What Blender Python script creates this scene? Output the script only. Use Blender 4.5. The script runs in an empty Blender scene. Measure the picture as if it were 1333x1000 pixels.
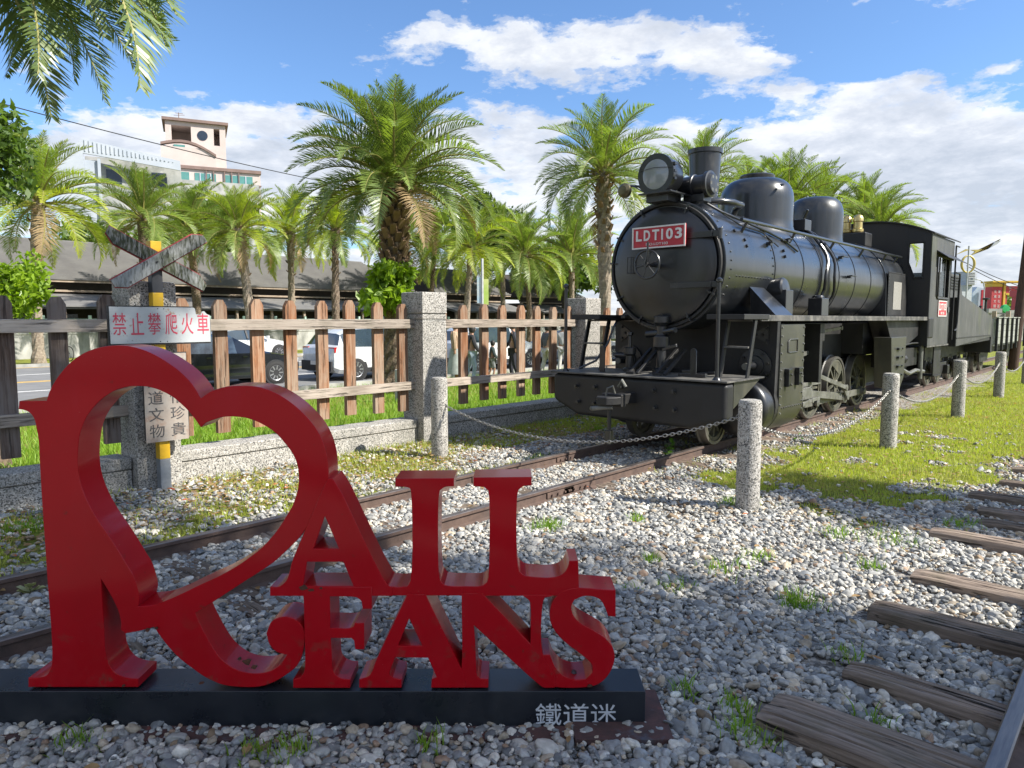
import bpy, bmesh, math, random
import numpy as np
from math import sin, cos, pi, radians, sqrt, atan2, tan
from mathutils import Vector, Matrix, Euler
C = bpy.context.scene.collection
SC = bpy.context.scene
rng = random.Random(7)
# ---------------------------------------------------------------- camera
CAMX, CAMH, YAW, PITCH, FPX = 3.695, 1.35, radians(42.347), math.atan(84/924.), 924.
cd = bpy.data.cameras.new('camera'); cam = bpy.data.objects.new('camera', cd); C.objects.link(cam)
cam.location = (CAMX, 0, CAMH); cam.rotation_euler = (pi/2 - PITCH, 0, YAW)
cd.sensor_width = 36; cd.lens = 36*FPX/1333; cd.clip_end = 3000; cd.clip_start = .05
SC.camera = cam
SC.view_settings.view_transform = 'Standard'; SC.view_settings.look = 'None'
SC.view_settings.gamma = 1; SC.view_settings.exposure = 1.06
try: SC.view_settings.use_curve_mapping = False
except Exception: pass
SUN = Vector((.905*cos(radians(41)), .425*cos(radians(41)), sin(radians(41)))).normalized()
SUN_EL, SUN_ROT = radians(41), atan2(.905, .425)
sl = bpy.data.lights.new('sun', 'SUN'); sl.energy = 4.5; sl.angle = radians(.53); sl.color = (1, .95, .86)
so = bpy.data.objects.new('sun', sl); C.objects.link(so)
so.rotation_euler = (-SUN).to_track_quat('-Z', 'Y').to_euler()
# measuring helpers: where the line of sight through a photo position meets a plane of the place
_F = Vector((-sin(YAW), cos(YAW), 0)); _R = Vector((cos(YAW), sin(YAW), 0))
_FW = _F*cos(PITCH) + Vector((0, 0, -sin(PITCH))); _UP = _F*sin(PITCH) + Vector((0, 0, cos(PITCH)))
EYE = Vector((CAMX, 0, CAMH))
def ray(px, py): return _R*(px-666.5) + _UP*(500-py) + _FW*FPX
def G(px, py, z=0.):
    d = ray(px, py); return EYE + d*((z-CAMH)/d.z)
def AX(px, py, x):
    d = ray(px, py); return EYE + d*((x-CAMX)/d.x)
def AY(px, py, y):
    d = ray(px, py); return EYE + d*(y/d.y)
def AD(px, py, dist):
    d = ray(px, py); return EYE + d*(dist/d.dot(_F))
# ---------------------------------------------------------------- world
def N(nt, t, **kw):
    n = nt.nodes.new(t)
    for k, v in kw.items():
        if k.startswith('i_'):
            key = k[2:]; key = int(key) if key.isdigit() else key.replace('_', ' ')
            n.inputs[key].default_value = v
        else: setattr(n, k, v)
    return n
def mth(nt, op, a, b=None, c=None, clamp=False):
    n = nt.nodes.new('ShaderNodeMath'); n.operation = op; n.use_clamp = clamp
    for i, v in enumerate((a, b, c)):
        if v is None: continue
        if isinstance(v, (int, float)): n.inputs[i].default_value = v
        else: nt.links.new(v, n.inputs[i])
    return n.outputs[0]
def ramp(nt, fac, stops, interp='LINEAR'):
    n = nt.nodes.new('ShaderNodeValToRGB'); n.color_ramp.interpolation = interp
    e = n.color_ramp.elements
    while len(e) < len(stops): e.new(.5)
    for x, (p, c) in zip(e, stops):
        x.position = p; x.color = (c, c, c, 1) if isinstance(c, (int, float)) else tuple(c)+(1,)
    nt.links.new(fac, n.inputs[0]); return n.outputs[0]
def mixc(nt, fac, a, b, mode='MIX'):
    n = nt.nodes.new('ShaderNodeMix'); n.data_type = 'RGBA'; n.blend_type = mode
    for i, v in ((0, fac), (6, a), (7, b)):
        if isinstance(v, (int, float)): n.inputs[i].default_value = v
        elif isinstance(v, (tuple, list)): n.inputs[i].default_value = tuple(v)[:3]+(1,)
        else: nt.links.new(v, n.inputs[i])
    return n.outputs[2]
w = bpy.data.worlds.new('World'); SC.world = w; w.use_nodes = True; nt = w.node_tree
for n in list(nt.nodes): nt.nodes.remove(n)
out = N(nt, 'ShaderNodeOutputWorld'); bg = N(nt, 'ShaderNodeBackground'); bg.inputs[1].default_value = .13
nt.links.new(bg.outputs[0], out.inputs[0])
sky = N(nt, 'ShaderNodeTexSky', sky_type='NISHITA', sun_disc=False, sun_elevation=SUN_EL, sun_rotation=SUN_ROT, altitude=10, air_density=1.0, dust_density=.6, ozone_density=2.6)
tc = N(nt, 'ShaderNodeTexCoord'); D = tc.outputs['Generated']
def dot(v):
    n = N(nt, 'ShaderNodeVectorMath', operation='DOT_PRODUCT'); nt.links.new(D, n.inputs[0]); n.inputs[1].default_value = v; return n.outputs['Value']
dr, df, dz = dot(_R), dot(_F), dot((0, 0, 1))
az = mth(nt, 'ARCTAN2', dr, df); el = mth(nt, 'ARCSINE', dz)
# wind-sheared cloud coordinates on a layer overhead
inv = mth(nt, 'DIVIDE', 1., mth(nt, 'ADD', mth(nt, 'MAXIMUM', dz, 0.), .22))
cx = N(nt, 'ShaderNodeCombineXYZ'); nt.links.new(mth(nt, 'MULTIPLY', dr, inv), cx.inputs[0]); nt.links.new(mth(nt, 'MULTIPLY', df, inv), cx.inputs[1])
nt.links.new(mth(nt, 'MULTIPLY', dz, 1.6), cx.inputs[2])
def fbm(vec, scale, detail, off=0., dist=.0, rough=.55):
    mp = N(nt, 'ShaderNodeMapping'); mp.inputs['Location'].default_value = (off, off*.7, off*.3); nt.links.new(vec, mp.inputs[0])
    n = N(nt, 'ShaderNodeTexNoise', i_Scale=scale, i_Detail=detail, i_Roughness=rough, i_Distortion=dist); nt.links.new(mp.outputs[0], n.inputs['Vector']); return n.outputs['Fac']
n1 = fbm(cx.outputs[0], 5.2, 10, 3.1, .1, .58); n2 = fbm(cx.outputs[0], 11., 9, 8.3, .2, .66)
def blob(px, py, rx, ry, rot=0.):
    a0 = math.atan((px-666.5)/924.); e0 = math.atan((416-py)/924.*cos(a0)); sx, sy = rx/924., ry/924.
    da = mth(nt, 'SUBTRACT', az, a0); de = mth(nt, 'SUBTRACT', el, e0)
    c_, s_ = cos(radians(rot)), sin(radians(rot))
    u = mth(nt, 'ADD', mth(nt, 'MULTIPLY', da, c_/sx), mth(nt, 'MULTIPLY', de, s_/sx))
    v = mth(nt, 'ADD', mth(nt, 'MULTIPLY', da, -s_/sy), mth(nt, 'MULTIPLY', de, c_/sy))
    q = mth(nt, 'ADD', mth(nt, 'MULTIPLY', u, u), mth(nt, 'MULTIPLY', v, v))
    return mth(nt, 'EXPONENT', mth(nt, 'MULTIPLY', q, -1.))
base = None
for b in [(520, 92, 75, 20, 12, .42), (640, 78, 75, 26, 0, .46), (740, 62, 95, 30, 0, .50), (860, 62, 80, 30, -6, .52), (970, 92, 70, 32, -25, .60), (800, 100, 190, 22, -4, .36),
          (560, 230, 420, 70, 0, .46), (655, 150, 100, 34, 20, .30), (1110, 145, 95, 28, 22, .52), (1240, 190, 75, 42, 0, .66), (1000, 205, 260, 48, 0, .48), (1250, 310, 420, 90, 0, .55),
          (240, 170, 150, 22, 0, .22), (90, 205, 130, 36, 0, .16), (330, 215, 240, 60, 0, .38), (300, 72, 110, 12, -12, .22), (1285, 100, 40, 10, 20, .30), (1060, 82, 30, 8, 10, .2), (560, 45, 40, 10, 0, .16),
          (1190, 80, 130, 38, 0, -.34), (200, 60, 320, 60, 0, -.30), (900, 150, 120, 12, -6, -.40), (640, 0, 600, 22, 0, -.42), (1325, 160, 45, 30, 0, -.34), (430, 130, 60, 16, 0, -.25), (540, 130, 90, 10, 5, -.3), (690, 135, 60, 10, 0, -.22)]:
    v = mth(nt, 'MULTIPLY', blob(*b[:5]), b[5]); base = v if base is None else mth(nt, 'ADD', base, v)
dens = mth(nt, 'ADD', mth(nt, 'ADD', mth(nt, 'MULTIPLY', n1, 2.1), mth(nt, 'MULTIPLY', n2, 1.15)), mth(nt, 'ADD', base, -1.60))
dens = mth(nt, 'ADD', dens, mth(nt, 'MULTIPLY', mth(nt, 'MULTIPLY', mth(nt, 'SUBTRACT', .62, df), 2.2, clamp=True), .32))   # extra cloud added outside the view to brighten and whiten the fill light
low = mth(nt, 'MULTIPLY', mth(nt, 'SUBTRACT', .22, dz, clamp=True), 2.8); dens = mth(nt, 'ADD', dens, low)
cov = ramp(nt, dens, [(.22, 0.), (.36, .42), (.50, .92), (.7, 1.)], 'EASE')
# grey bases: thick cloud reads darker low down and where the billows turn from the light
n3 = fbm(cx.outputs[0], 3.4, 8, 5.2, .2, .62)
grey = None
for b in [(1330, 250, 190, 34, 0, .30), (1060, 225, 160, 26, 0, .26), (700, 215, 120, 50, 0, .16), (1150, 350, 420, 60, 0, .18), (250, 225, 200, 40, 0, .10), (760, 108, 220, 16, -4, .20)]:
    v = mth(nt, 'MULTIPLY', blob(*b[:5]), b[5]); grey = v if grey is None else mth(nt, 'ADD', grey, v)
thick = mth(nt, 'ADD', mth(nt, 'ADD', mth(nt, 'ADD', mth(nt, 'MULTIPLY', n3, 1.1), mth(nt, 'MULTIPLY', n2, .5)), grey), -.33)
ccol = ramp(nt, thick, [(.32, (4.2, 4.2, 4.2)), (.47, (3.8, 3.87, 3.95)), (.61, (3.0, 3.15, 3.45)), (.80, (2.35, 2.55, 2.9))])
skyc = mixc(nt, 1., sky.outputs[0], (.55, .67, .80), 'MULTIPLY')
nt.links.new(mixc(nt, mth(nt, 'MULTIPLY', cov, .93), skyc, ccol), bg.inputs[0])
# ---------------------------------------------------------------- objects
def empty(name, label, cat, loc=(0, 0, 0), rz=0., group=None, kind=None, parent=None):
    o = bpy.data.objects.new(name, None); C.objects.link(o); o.location = loc; o.rotation_euler = (0, 0, rz); o.empty_display_size = .1
    tag(o, label, cat, group, kind); o.parent = parent; return o
def tag(o, label=None, cat=None, group=None, kind=None):
    if label: o['label'] = label
    if cat: o['category'] = cat
    if group: o['group'] = group
    if kind: o['kind'] = kind
    return o
def link(name, me, parent=None, loc=None, rot=None, scale=None):
    o = bpy.data.objects.new(name, me); C.objects.link(o); o.parent = parent
    if loc is not None: o.location = loc
    if rot is not None: o.rotation_euler = rot
    if scale is not None: o.scale = scale if hasattr(scale, '__len__') else (scale,)*3
    return o
def copy_tree(o, parent=None):
    c = o.copy(); C.objects.link(c); c.parent = parent
    for ch in list(o.children): copy_tree(ch, c)
    return c
class MB:
    def __init__(s): s.v = []; s.f = []; s.m = []; s.cur = 0
    def add(s, vs, fs):
        b = len(s.v); s.v += [tuple(v) for v in vs]; s.f += [tuple(b+i for i in f) for f in fs]; s.m += [s.cur]*len(fs); return s
    def box(s, x0, x1, y0, y1, z0, z1):
        return s.add([(x0,y0,z0),(x1,y0,z0),(x1,y1,z0),(x0,y1,z0),(x0,y0,z1),(x1,y0,z1),(x1,y1,z1),(x0,y1,z1)],
                     [(0,3,2,1),(4,5,6,7),(0,1,5,4),(1,2,6,5),(2,3,7,6),(3,0,4,7)])
    def obox(s, c, size, M=None):
        M = M or Matrix.Identity(3); c = Vector(c); hx, hy, hz = [q/2 for q in size]
        vs = [c + M @ Vector((x*hx, y*hy, z*hz)) for z in (-1,1) for x, y in ((-1,-1),(1,-1),(1,1),(-1,1))]
        return s.add(vs, [(0,3,2,1),(4,5,6,7),(0,1,5,4),(1,2,6,5),(2,3,7,6),(3,0,4,7)])
    def bar(s, p, q, w, h, up=(0,0,1)):
        p, q = Vector(p), Vector(q); d = (q-p); L = d.length; d.normalize(); u = Vector(up)
        if abs(d.dot(u)) > .98: u = Vector((0,1,0))
        x = d.cross(u).normalized(); z = x.cross(d)
        return s.obox((p+q)/2, (w, L, h), Matrix((x, d, z)).transposed())
    def tube(s, pts, r, n=8, cap=True, closed=False):
        pts = [Vector(p) for p in pts]; m = len(pts); rr = r if hasattr(r, '__len__') else [r]*m
        vs = []; ref = None
        for i, p in enumerate(pts):
            a = pts[(i-1) % m] if (closed or i > 0) else p; b = pts[(i+1) % m] if (closed or i < m-1) else p
            d = (b-a).normalized()
            if ref is None: ref = Vector((0,0,1)) if abs(d.z) < .9 else Vector((1,0,0))
            x = (ref - d*ref.dot(d)).normalized(); ref = x; y = d.cross(x)
            vs += [p + (x*cos(2*pi*k/n) + y*sin(2*pi*k/n))*rr[i] for k in range(n)]
        fs = []
        for i in range(m if closed else m-1):
            j = (i+1) % m
            fs += [(i*n+k, i*n+(k+1)%n, j*n+(k+1)%n, j*n+k) for k in range(n)]
        if cap and not closed: fs += [tuple(range(n))[::-1], tuple((m-1)*n+k for k in range(n))]
        return s.add(vs, fs)
    def cyl(s, p, q, r, r2=None, n=16): return s.tube([p, q], [r, r if r2 is None else r2], n)
    def lathe(s, o, axis, prof, n=24, cap=True):
        o = Vector(o); d = Vector(axis).normalized(); ref = Vector((0,0,1)) if abs(d.z) < .9 else Vector((1,0,0))
        x = (ref - d*ref.dot(d)).normalized(); y = d.cross(x); vs = []
        for a, r in prof: vs += [o + d*a + (x*cos(2*pi*k/n) + y*sin(2*pi*k/n))*max(r, 1e-4) for k in range(n)]
        fs = []
        for i in range(len(prof)-1): fs += [(i*n+k, i*n+(k+1)%n, (i+1)*n+(k+1)%n, (i+1)*n+k) for k in range(n)]
        if cap:
            fs.append(tuple(range(n))[::-1]); fs.append(tuple((len(prof)-1)*n+k for k in range(n)))
        return s.add(vs, fs)
    def prism(s, poly, axis, a0, a1):
        """poly of 2D points; axis 'x': (y,z), 'y': (x,z), 'z': (x,y)"""
        def P(p, a): return {'x': (a, p[0], p[1]), 'y': (p[0], a, p[1]), 'z': (p[0], p[1], a)}[axis]
        n = len(poly); vs = [P(p, a0) for p in poly] + [P(p, a1) for p in poly]
        return s.add(vs, [tuple(range(n))[::-1], tuple(range(n, 2*n))] + [(i, (i+1)%n, n+(i+1)%n, n+i) for i in range(n)])
    def mesh(s, name, mat=None, smooth=35, fix=True):
        me = bpy.data.meshes.new(name); me.from_pydata([tuple(v) for v in s.v], [], s.f)
        for m_ in (mat if isinstance(mat, (list, tuple)) else [mat]):
            if m_: me.materials.append(m_)
        if fix:
            bm = bmesh.new(); bm.from_mesh(me); bmesh.ops.recalc_face_normals(bm, faces=bm.faces); bm.to_mesh(me); bm.free()
        if max(s.m or [0]): me.polygons.foreach_set('material_index', s.m)
        if smooth:
            me.polygons.foreach_set('use_smooth', [True]*len(me.polygons)); me.set_sharp_from_angle(angle=radians(smooth))
        return me
    def build(s, name, mat, parent=None, bev=0., smooth=35, loc=None, rot=None, fix=True):
        o = link(name, s.mesh(name, mat, smooth, fix), parent, loc, rot)
        if bev:
            b = o.modifiers.new('bevel', 'BEVEL'); b.width = bev; b.segments = 2; b.limit_method = 'ANGLE'; b.angle_limit = radians(40)
            b.harden_normals = bool(smooth)
        return o
def npmesh(name, V, F, mat, smooth=False):
    me = bpy.data.meshes.new(name); V = np.asarray(V, np.float32); F = np.asarray(F, np.int32); k = F.shape[1]
    me.vertices.add(len(V)); me.vertices.foreach_set('co', V.ravel()); me.loops.add(F.size); me.loops.foreach_set('vertex_index', F.ravel())
    me.polygons.add(len(F)); me.polygons.foreach_set('loop_start', np.arange(0, F.size, k, dtype=np.int32)); me.polygons.foreach_set('loop_total', np.full(len(F), k, np.int32))
    me.update(calc_edges=True); me.materials.append(mat)
    if smooth: me.polygons.foreach_set('use_smooth', [True]*len(F))
    return me
# ---------------------------------------------------------------- materials
def mat(name, col, col2=None, scale=6., rough=.6, rough2=None, metal=0., bump=0., bscale=None, stretch=(1,1,1), lo=.35, hi=.65, detail=6., spec=.5, coat=0., coat_rough=.1, zlow=None,
        layers=(), trans=0., sss=0., rand=0., coord='Object'):
    """layers: (colour, noise scale, low, high, stretch, roughness or None, strength)"""
    m = bpy.data.materials.new(name); m.use_nodes = True; nt = m.node_tree; b = nt.nodes['Principled BSDF']; o = nt.nodes['Material Output']
    tc = N(nt, 'ShaderNodeTexCoord')
    def noise(sc, st=(1,1,1), det=detail, off=0.):
        mp = N(nt, 'ShaderNodeMapping'); mp.inputs['Scale'].default_value = st; mp.inputs['Location'].default_value = (off, off, off); nt.links.new(tc.outputs[coord], mp.inputs[0])
        n = N(nt, 'ShaderNodeTexNoise', i_Scale=sc, i_Detail=det, i_Roughness=.6); nt.links.new(mp.outputs[0], n.inputs['Vector']); return n.outputs['Fac']
    f = noise(scale, stretch); rp = ramp(nt, f, [(lo, 0.), (hi, 1.)])
    c = mixc(nt, rp, col, col2 or tuple(x*.75 for x in col))
    r = mth(nt, 'ADD', mth(nt, 'MULTIPLY', rp, (rough2 if rough2 is not None else rough)-rough), rough)
    for i, (lc, ls, l0, l1, lst, lr, stg) in enumerate(layers):
        fm = mth(nt, 'MULTIPLY', ramp(nt, noise(ls, lst, 8., 3.7*(i+1)), [(l0, 0.), (l1, 1.)]), stg)
        if zlow and i == len(layers)-1:
            sx_ = N(nt, 'ShaderNodeSeparateXYZ'); nt.links.new(tc.outputs[coord], sx_.inputs[0]); mr = N(nt, 'ShaderNodeMapRange'); mr.inputs[1].default_value = zlow[0]; mr.inputs[2].default_value = zlow[1]; mr.inputs[3].default_value = 1.; mr.inputs[4].default_value = 0.; nt.links.new(sx_.outputs[2], mr.inputs[0]); fm = mth(nt, 'MULTIPLY', fm, mr.outputs[0])
        c = mixc(nt, fm, c, lc)
        if lr is not None: r = mth(nt, 'ADD', mth(nt, 'MULTIPLY', r, mth(nt, 'SUBTRACT', 1., fm)), mth(nt, 'MULTIPLY', fm, lr))
    if rand:
        oi = N(nt, 'ShaderNodeObjectInfo'); k = mth(nt, 'ADD', mth(nt, 'MULTIPLY', oi.outputs['Random'], 2*rand), 1-rand)
        hv = N(nt, 'ShaderNodeHueSaturation'); nt.links.new(c, hv.inputs['Color']); nt.links.new(k, hv.inputs['Value']); c = hv.outputs[0]
    nt.links.new(c, b.inputs['Base Color']); nt.links.new(r, b.inputs['Roughness'])
    b.inputs['Metallic'].default_value = metal; b.inputs['Specular IOR Level'].default_value = spec
    b.inputs['Coat Weight'].default_value = coat; b.inputs['Coat Roughness'].default_value = coat_rough
    if bump:
        bn = noise(bscale or scale*3, stretch, 8., 9.1); bp = N(nt, 'ShaderNodeBump', i_Strength=1., i_Distance=bump); nt.links.new(bn, bp.inputs['Height']); nt.links.new(bp.outputs[0], b.inputs['Normal'])
    if trans:
        t = N(nt, 'ShaderNodeBsdfTranslucent'); nt.links.new(mixc(nt, 1., c, (1.5, 1.6, .55), 'MULTIPLY'), t.inputs[0]); mx = N(nt, 'ShaderNodeMixShader', i_0=trans)
        nt.links.new(b.outputs[0], mx.inputs[1]); nt.links.new(t.outputs[0], mx.inputs[2]); nt.links.new(mx.outputs[0], o.inputs[0])
    return m
def granite(name, base=(.40,.375,.335)):
    m = bpy.data.materials.new(name); m.use_nodes = True; nt = m.node_tree; b = nt.nodes['Principled BSDF']; tc = N(nt, 'ShaderNodeTexCoord')
    v = N(nt, 'ShaderNodeTexVoronoi', i_Scale=118.); nt.links.new(tc.outputs['Object'], v.inputs['Vector'])
    sx = N(nt, 'ShaderNodeSeparateColor'); nt.links.new(v.outputs['Color'], sx.inputs[0])
    c = ramp(nt, sx.outputs[0], [(.0, (.05,.05,.048)), (.17, (.15,.145,.13)), (.38, (base[0]*.8, base[1]*.8, base[2]*.8)), (.7, base), (.93, (.52,.50,.46))])
    n = N(nt, 'ShaderNodeTexNoise', i_Scale=2.5, i_Detail=6.); nt.links.new(tc.outputs['Object'], n.inputs['Vector'])
    c = mixc(nt, ramp(nt, n.outputs['Fac'], [(.45, 0.), (.75, .55)]), c, (.12,.12,.10))
    nt.links.new(c, b.inputs['Base Color']); b.inputs['Roughness'].default_value = .8
    bp = N(nt, 'ShaderNodeBump', i_Strength=.8, i_Distance=.004); nt.links.new(v.outputs['Distance'], bp.inputs['Height']); bp.invert = True; nt.links.new(bp.outputs[0], b.inputs['Normal'])
    return m
# ================================================================ ground
nr = np.random.default_rng(11)
def gz(x): return np.interp(x, [-400, -12.6, -2.7, 400], [-.5, -.5, 0, 0])
def pix(x, y, z=0.):
    dx, dy, dz_ = x-CAMX, y, z-CAMH
    f_ = dx*_FW.x + dy*_FW.y + dz_*_FW.z; f_ = np.where(f_ < .2, .2, f_)
    return 666.5 + FPX*(dx*_R.x+dy*_R.y)/f_, 500 - FPX*(dx*_UP.x+dy*_UP.y+dz_*_UP.z)/f_
def vnoise(x, y, s, seed=0):
    x = np.asarray(x)/s; y = np.asarray(y)/s; xi = np.floor(x).astype(int); yi = np.floor(y).astype(int); fx = x-xi; fy = y-yi
    def h(a, b):
        n_ = (a*374761393 + b*668265263 + seed*1274126177) & 0xffffffff; n_ = ((n_ ^ (n_ >> 13))*1274126177) & 0xffffffff; return (n_ & 0xffff)/65535.
    fx = fx*fx*(3-2*fx); fy = fy*fy*(3-2*fy)
    return (h(xi,yi)*(1-fx)+h(xi+1,yi)*fx)*(1-fy) + (h(xi,yi+1)*(1-fx)+h(xi+1,yi+1)*fx)*fy
def fb(x, y, s, seed=0): return .55*vnoise(x,y,s,seed)+.3*vnoise(x,y,s/2.1,seed+1)+.15*vnoise(x,y,s/4.3,seed+2)
def sst(a, b, v): t = np.clip((v-a)/(b-a), 0, 1); return t*t*(3-2*t)
def grassmask(x, y):
    px, py = pix(x, y); nz = fb(x, y, .55, 3)
    bound = np.interp(px, [900, 960, 1040, 1150, 1250, 1333, 1500], [585, 640, 668, 668, 645, 612, 590])
    lawn = sst(-26, 22, bound-py + (nz-.5)*95) * sst(.62, 1.15, x+(nz-.5)*.9) * (y > 2)
    lawn = lawn*(1-.8*sst(.52, .72, fb(x, y, .33, 77))*(y < 10)); lawn = np.maximum(lawn, (x > 5.2)*(y > 7)*1.)
    left = np.where((x < -.55) & (x > -2.45), .34 + .55*sst(.45, .66, nz) + .25*sst(4.6, 6.5, y), 0)
    left = np.where((x < .6) & (x > -1.3) & (y > 4.9), .35*sst(.45, .7, nz), left)
    far = sst(19, 26, y)*(x > -2.4)
    back = (x <= -2.45)*1.
    return np.clip(np.maximum.reduce([lawn, left, far, back]), 0, 1)
def gravelmask(x, y):
    g = grassmask(x, y); nz = fb(x, y, .4, 9)
    m = 1-.985*sst(.2, .7, g)
    m = np.where((x < -.5) & (x > -2.3), np.clip(m*(.42+1.2*(nz-.4)) , .12, 1), m)
    strip = (x > .45) & (x < 1.6) & (y > 4.3)
    m = np.where(strip, np.clip(m, 0, .50+.4*(nz > .55)), m)
    return m*(x > -2.3)
xs = np.concatenate([[-420, -200, -80, -45, -29, -20, -12.9, -12.5], np.arange(-9.5, 9.01, .14), [12, 20, 40, 90, 200, 420]])
ys = np.concatenate([[-400, -120, -40, -12], np.arange(-4, 26.01, .16), [30, 36, 45, 60, 90, 150, 300, 600, 1500]])
X, Y = np.meshgrid(xs, ys); Z = gz(X)
near = (np.abs(X) < 9.3) & (Y > -3.9) & (Y < 25.9)
Z = Z + np.where(near & (X > -2.2), (fb(X, Y, .5, 21)-.5)*.012 - .004, 0) + np.where(near & (X < -2.7), (fb(X, Y, .9, 22)-.5)*.06, 0)
nx, ny = len(xs), len(ys); V = np.stack([X.ravel(), Y.ravel(), Z.ravel()], 1)
ii, jj = np.meshgrid(np.arange(nx-1), np.arange(ny-1)); a = (jj*nx+ii).ravel(); F = np.stack([a, a+1, a+nx+1, a+nx], 1)
mg = bpy.data.materials.new('ground_soil_and_turf'); mg.use_nodes = True; nt = mg.node_tree; b = nt.nodes['Principled BSDF']
at = N(nt, 'ShaderNodeAttribute', attribute_name='grass'); tc = N(nt, 'ShaderNodeTexCoord')
def gn_(sc, det=8., off=0.):
    mp = N(nt, 'ShaderNodeMapping'); mp.inputs['Location'].default_value = (off,)*3; nt.links.new(tc.outputs['Object'], mp.inputs[0])
    n = N(nt, 'ShaderNodeTexNoise', i_Scale=sc, i_Detail=det, i_Roughness=.65); nt.links.new(mp.outputs[0], n.inputs['Vector']); return n.outputs['Fac']
soil = ramp(nt, gn_(30., 8.), [(.3, (.045,.04,.035)), (.5, (.12,.11,.095)), (.7, (.24,.225,.20))])
vor = N(nt, 'ShaderNodeTexVoronoi', i_Scale=52.); nt.links.new(tc.outputs['Object'], vor.inputs['Vector'])
sep = N(nt, 'ShaderNodeSeparateColor'); nt.links.new(vor.outputs['Color'], sep.inputs[0])
stone = ramp(nt, sep.outputs[0], [(0., (.07,.065,.06)), (.5, (.32,.295,.26)), (1., (.6,.56,.5))])
soil = mixc(nt, .72, soil, stone)
turf = ramp(nt, gn_(7., 10., 5.), [(.3, (.12,.13,.025)), (.5, (.24,.26,.045)), (.66, (.32,.32,.07)), (.8, (.38,.32,.14))])
turf = mixc(nt, ramp(nt, gn_(60., 5., 2.), [(.35, 0.), (.75, .6)]), turf, (.03,.045,.01))
gm = mth(nt, 'ADD', at.outputs['Fac'], mth(nt, 'MULTIPLY', mth(nt, 'SUBTRACT', gn_(12., 6., 3.), .5), .9))
nt.links.new(mixc(nt, ramp(nt, gm, [(.3, 0.), (.62, 1.)]), soil, turf), b.inputs['Base Color']); b.inputs['Roughness'].default_value = .95; b.inputs['Specular IOR Level'].default_value = .15
bp = N(nt, 'ShaderNodeBump', i_Strength=1., i_Distance=.02); nt.links.new(gn_(45., 8., 1.), bp.inputs['Height']); nt.links.new(bp.outputs[0], b.inputs['Normal'])
me = npmesh('ground', V, F, mg, True)
ca = me.attributes.new('grass', 'FLOAT', 'POINT'); ca.data.foreach_set('value', grassmask(X.ravel(), Y.ravel()).astype(np.float32))
ground = link('ground', me); tag(ground, kind='structure')
# road
m_asph = mat('road_asphalt', (.20,.20,.20), (.15,.15,.15), 1.2, .9, bump=.004, bscale=60, layers=(((.10,.10,.10), .5, .55, .7, (1,.2,1), None, .5),))
m_line = mat('road_paint', (.72,.72,.70), (.5,.5,.48), 9., .7); m_yel = mat('road_paint_yellow', (.70,.42,.05), (.5,.32,.08), 9., .7)
road = MB().box(-28.5, -12.9, -300, 900, -.56, -.49).build('road', m_asph, smooth=0); tag(road, kind='structure')
lines = MB()
for x_, w_ in ((-17.7, .12), (-24.2, .12)): lines.box(x_-w_/2, x_+w_/2, -200, 500, -.489, -.485)
o = lines.build('road_markings', m_line, smooth=0); tag(o, kind='structure')
l2 = MB(); l2.box(-21.1, -21.0, -200, 500, -.489, -.485); l2.box(-20.85, -20.75, -200, 500, -.489, -.485); l2.box(-28.3, -28.18, -200, 500, -.489, -.485)
o = l2.build('road_centre_markings', m_yel, smooth=0); tag(o, kind='structure')
m_conc = mat('pale_concrete', (.42,.41,.38), (.26,.26,.24), 1.3, .85, bump=.003, bscale=25, layers=(((.09,.09,.075), 1.1, .5, .68, (1,1,.35), None, .8),))
kb = MB().box(-12.9, -12.72, -200, 500, -.56, -.37); kb.box(-28.7, -28.5, -200, 500, -.56, -.37); o = kb.build('kerb', m_conc, smooth=0); tag(o, kind='structure')
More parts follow.
